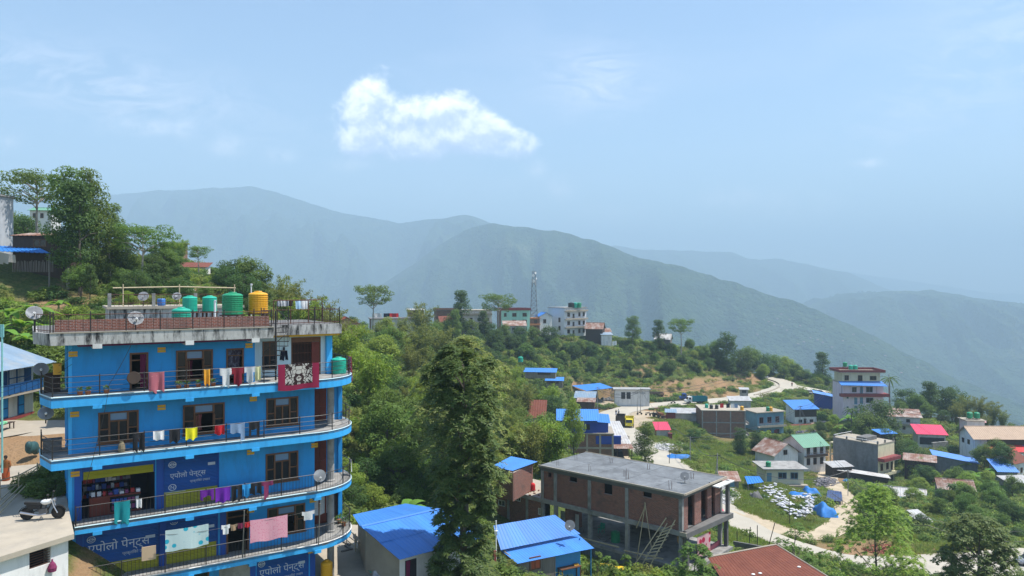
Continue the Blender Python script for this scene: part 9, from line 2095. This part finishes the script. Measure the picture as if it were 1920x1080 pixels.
for A,B,lab in ((w8,w9,'power line from the grey block to the lower slope'),(w8,w10,'power line rising to the white blue roofed house'),(w10,w11,'power line from the white house to the pink building'),(w11,w2,'power line from the pink building to the road curve'),(w12,w1,'power line along the bend'),(w10,w3,'power line crossing the grass bank to the roadside pole'),(w11,w7,'power line from the pink building to the leaning pole')):wire('power_line',[A,B],lab,.045,2.0);wire('power_line',[A+V(0,0,-.5),B+V(0,0,-.5)],lab.replace('power line','lower power line'),.04,2.3)
mb=MB();A=G(1520,1052);B=G(1580,1078);mb.box(Fr(A,B-A),0,(B-A).length,0,.3,-2,.7);solo('road_wall',mb,M['conc_d'],'low dark wall along the near edge of the lower road','wall')
mb=MB();A=PZ(1378,1030,-30.5);mb.box(Fr(A,(.8,-.5)),-.2,3.2,0,.25,-3,.9);solo('garden_wall',mb,M['conc_d'],'short concrete wall left of the rusted roof','wall')
mb=MB()
pts_=[q for q in RDP if q[1]>262 and q[0]>88]
mb.tube([V(*q)+V(-2.9,-2.0,.25)for q in pts_[::2]],.22,5);solo('roadside_kerb',mb,M['conc_l'],'pale concrete kerb along the inside of the far road curve','kerb')
ST2=thing('stone_steps','pale stone steps climbing from the gate beside the brown roofed house','steps',G(1820,850))
for i in range(9):p=G(1806+i*5,826+i*5.5);mb=MB();mb.box(Fr(p,(1,-.3)),-1.3,1.3,-.4,.4,-.5,.12);mb.build('step',M['conc_l'],ST2)
GT=thing('gate','white gate posts with dark gate below the bougainvillea','gate',G(1835,850));gq=Fr(GT.location,(1,-.1))
for a in (-.9,.9):mb=MB();mb.box(gq,a-.25,a+.25,-.25,.25,-.5,2.2);mb.build('post',M['white'],GT)
mb=MB();mb.box(gq,-.64,.64,-.05,.05,.05,1.9);mb.build('leaf',M['iron'],GT)
FN3=thing('hedge_fence','dark wire fence below the red awnings','fence',G(1880,866))
for i in range(9):p=G(1840+i*11,862+i*.8);MB().tube([p+V(0,0,-.3),p+V(0,0,1.4)],.06,5).build('post',M['wood_d'],FN3)
for h in (.5,1.0,1.35):MB().tube([G(1840+i*11,862+i*.8)+V(0,0,h)for i in range(9)],.03,4).build('rail',M['wood_d'],FN3)
for k,(px,py,s)in enumerate([(62,918,.55),(80,912,.6),(96,905,.6),(70,930,.45),(105,925,.5),(50,925,.4),(88,935,.5)]):put_tree('leafy_shrub','bush',V(*PZ(px,py,-10.9)[:]),s,'leafy shrub in the bed between the terrace and the street','shrubs beside the terrace',.8,'shrub')
BFN=thing('bamboo_railing','rough bamboo railing between the terrace and the street','railing',PZ(60,930,-10.8));br=[PZ(0,935,-10.8),PZ(35,925,-10.8),PZ(70,905,-10.8),PZ(95,885,-10.8),PZ(112,880,-10.8)]
for p in br:MB().tube([p,p+V(0,0,1.1)],.035,5).build('post',M['bamboo'],BFN)
for h in (.5,.95):MB().tube([p+V(0,0,h)for p in br],.03,5).build('rail',M['bamboo'],BFN)
for k in range(3):MB().tube([PZ(0,965-k*12,-10.7)+V(0,0,.1),PZ(70,905-k*6,-10.7)+V(0,0,.5)],.04,5).build('leaning_pole',M['bamboo'],BFN)
mb=MB();c=PZ(60,855,-10.9)
mb.ell(c+V(0,0,.55),(.3,.6,.4),10,7);mb.ell(c+V(.05,-.4,.75),(.2,.25,.3),8,6);mb.ell(c+V(0,.4,.3),(.2,.35,.3),8,6);solo('covered_scooter',mb,pm('dark green cover',(.03,.09,.09),(.015,.04,.05),3,.9,.6),'scooter under a dark green cover at the street edge','scooter',smooth=True)
# -- specks of houses on the hazy mountainside
dg_=bpy.context.evaluated_depsgraph_get();dg_.update()
hm=MB();F0=Fr((0,0,0),(1,0));hm.box(F0,-4,4,-3,3,-3,4);rm_=MB();rm_.add([(-4.6,-3.8,3.8),(4.6,-3.8,3.8),(4.6,0,6),(-4.6,0,6),(-4.6,3.8,3.8),(4.6,3.8,3.8)],[(0,1,2,3),(3,2,5,4),(0,3,4),(1,5,2)])
hme=bpy.data.meshes.new('wall');hme.from_pydata(hm.v,[],hm.f);hme.materials.append(M['plaster']);rme=bpy.data.meshes.new('roof');rme.from_pydata(rm_.v,[],rm_.f);rme.materials.append(M['tin_r'])
hzo.hide_viewport=True;dg_.update()
spots=[(1432,600),(1441,604),(1452,610),(1458,598),(1466,613),(1475,620),(1497,646),(1507,642),(1519,634),(1533,638),(1543,643),(1560,652),(1580,640),(1618,648),(1500,612),(1480,600),(1465,590),(1640,640),(1660,668),(1600,628),(1835,580),(1827,584),(1690,700),(1720,690),(1420,628),(1540,620)]
for(px,py)in spots:
 ok,loc,nrm,idx,ob,mtx=SC.ray_cast(dg_,V(0,0,0),V((px-960)/FPX,1,(540-py)/FPX).normalized())
 if not ok or loc.y<900:continue
 t=thing('distant_house','tiny pale house on the hazy forested mountainside','house',loc,'specks of houses on the mountainside')
 for nm,me in (('wall',hme),('roof',rme)):o=bpy.data.objects.new(nm,me);COL.objects.link(o);o.parent=t;o.scale=(.8,.8,.6);o.rotation_euler=(0,0,rnd.uniform(-.5,.5))
hzo.hide_viewport=False
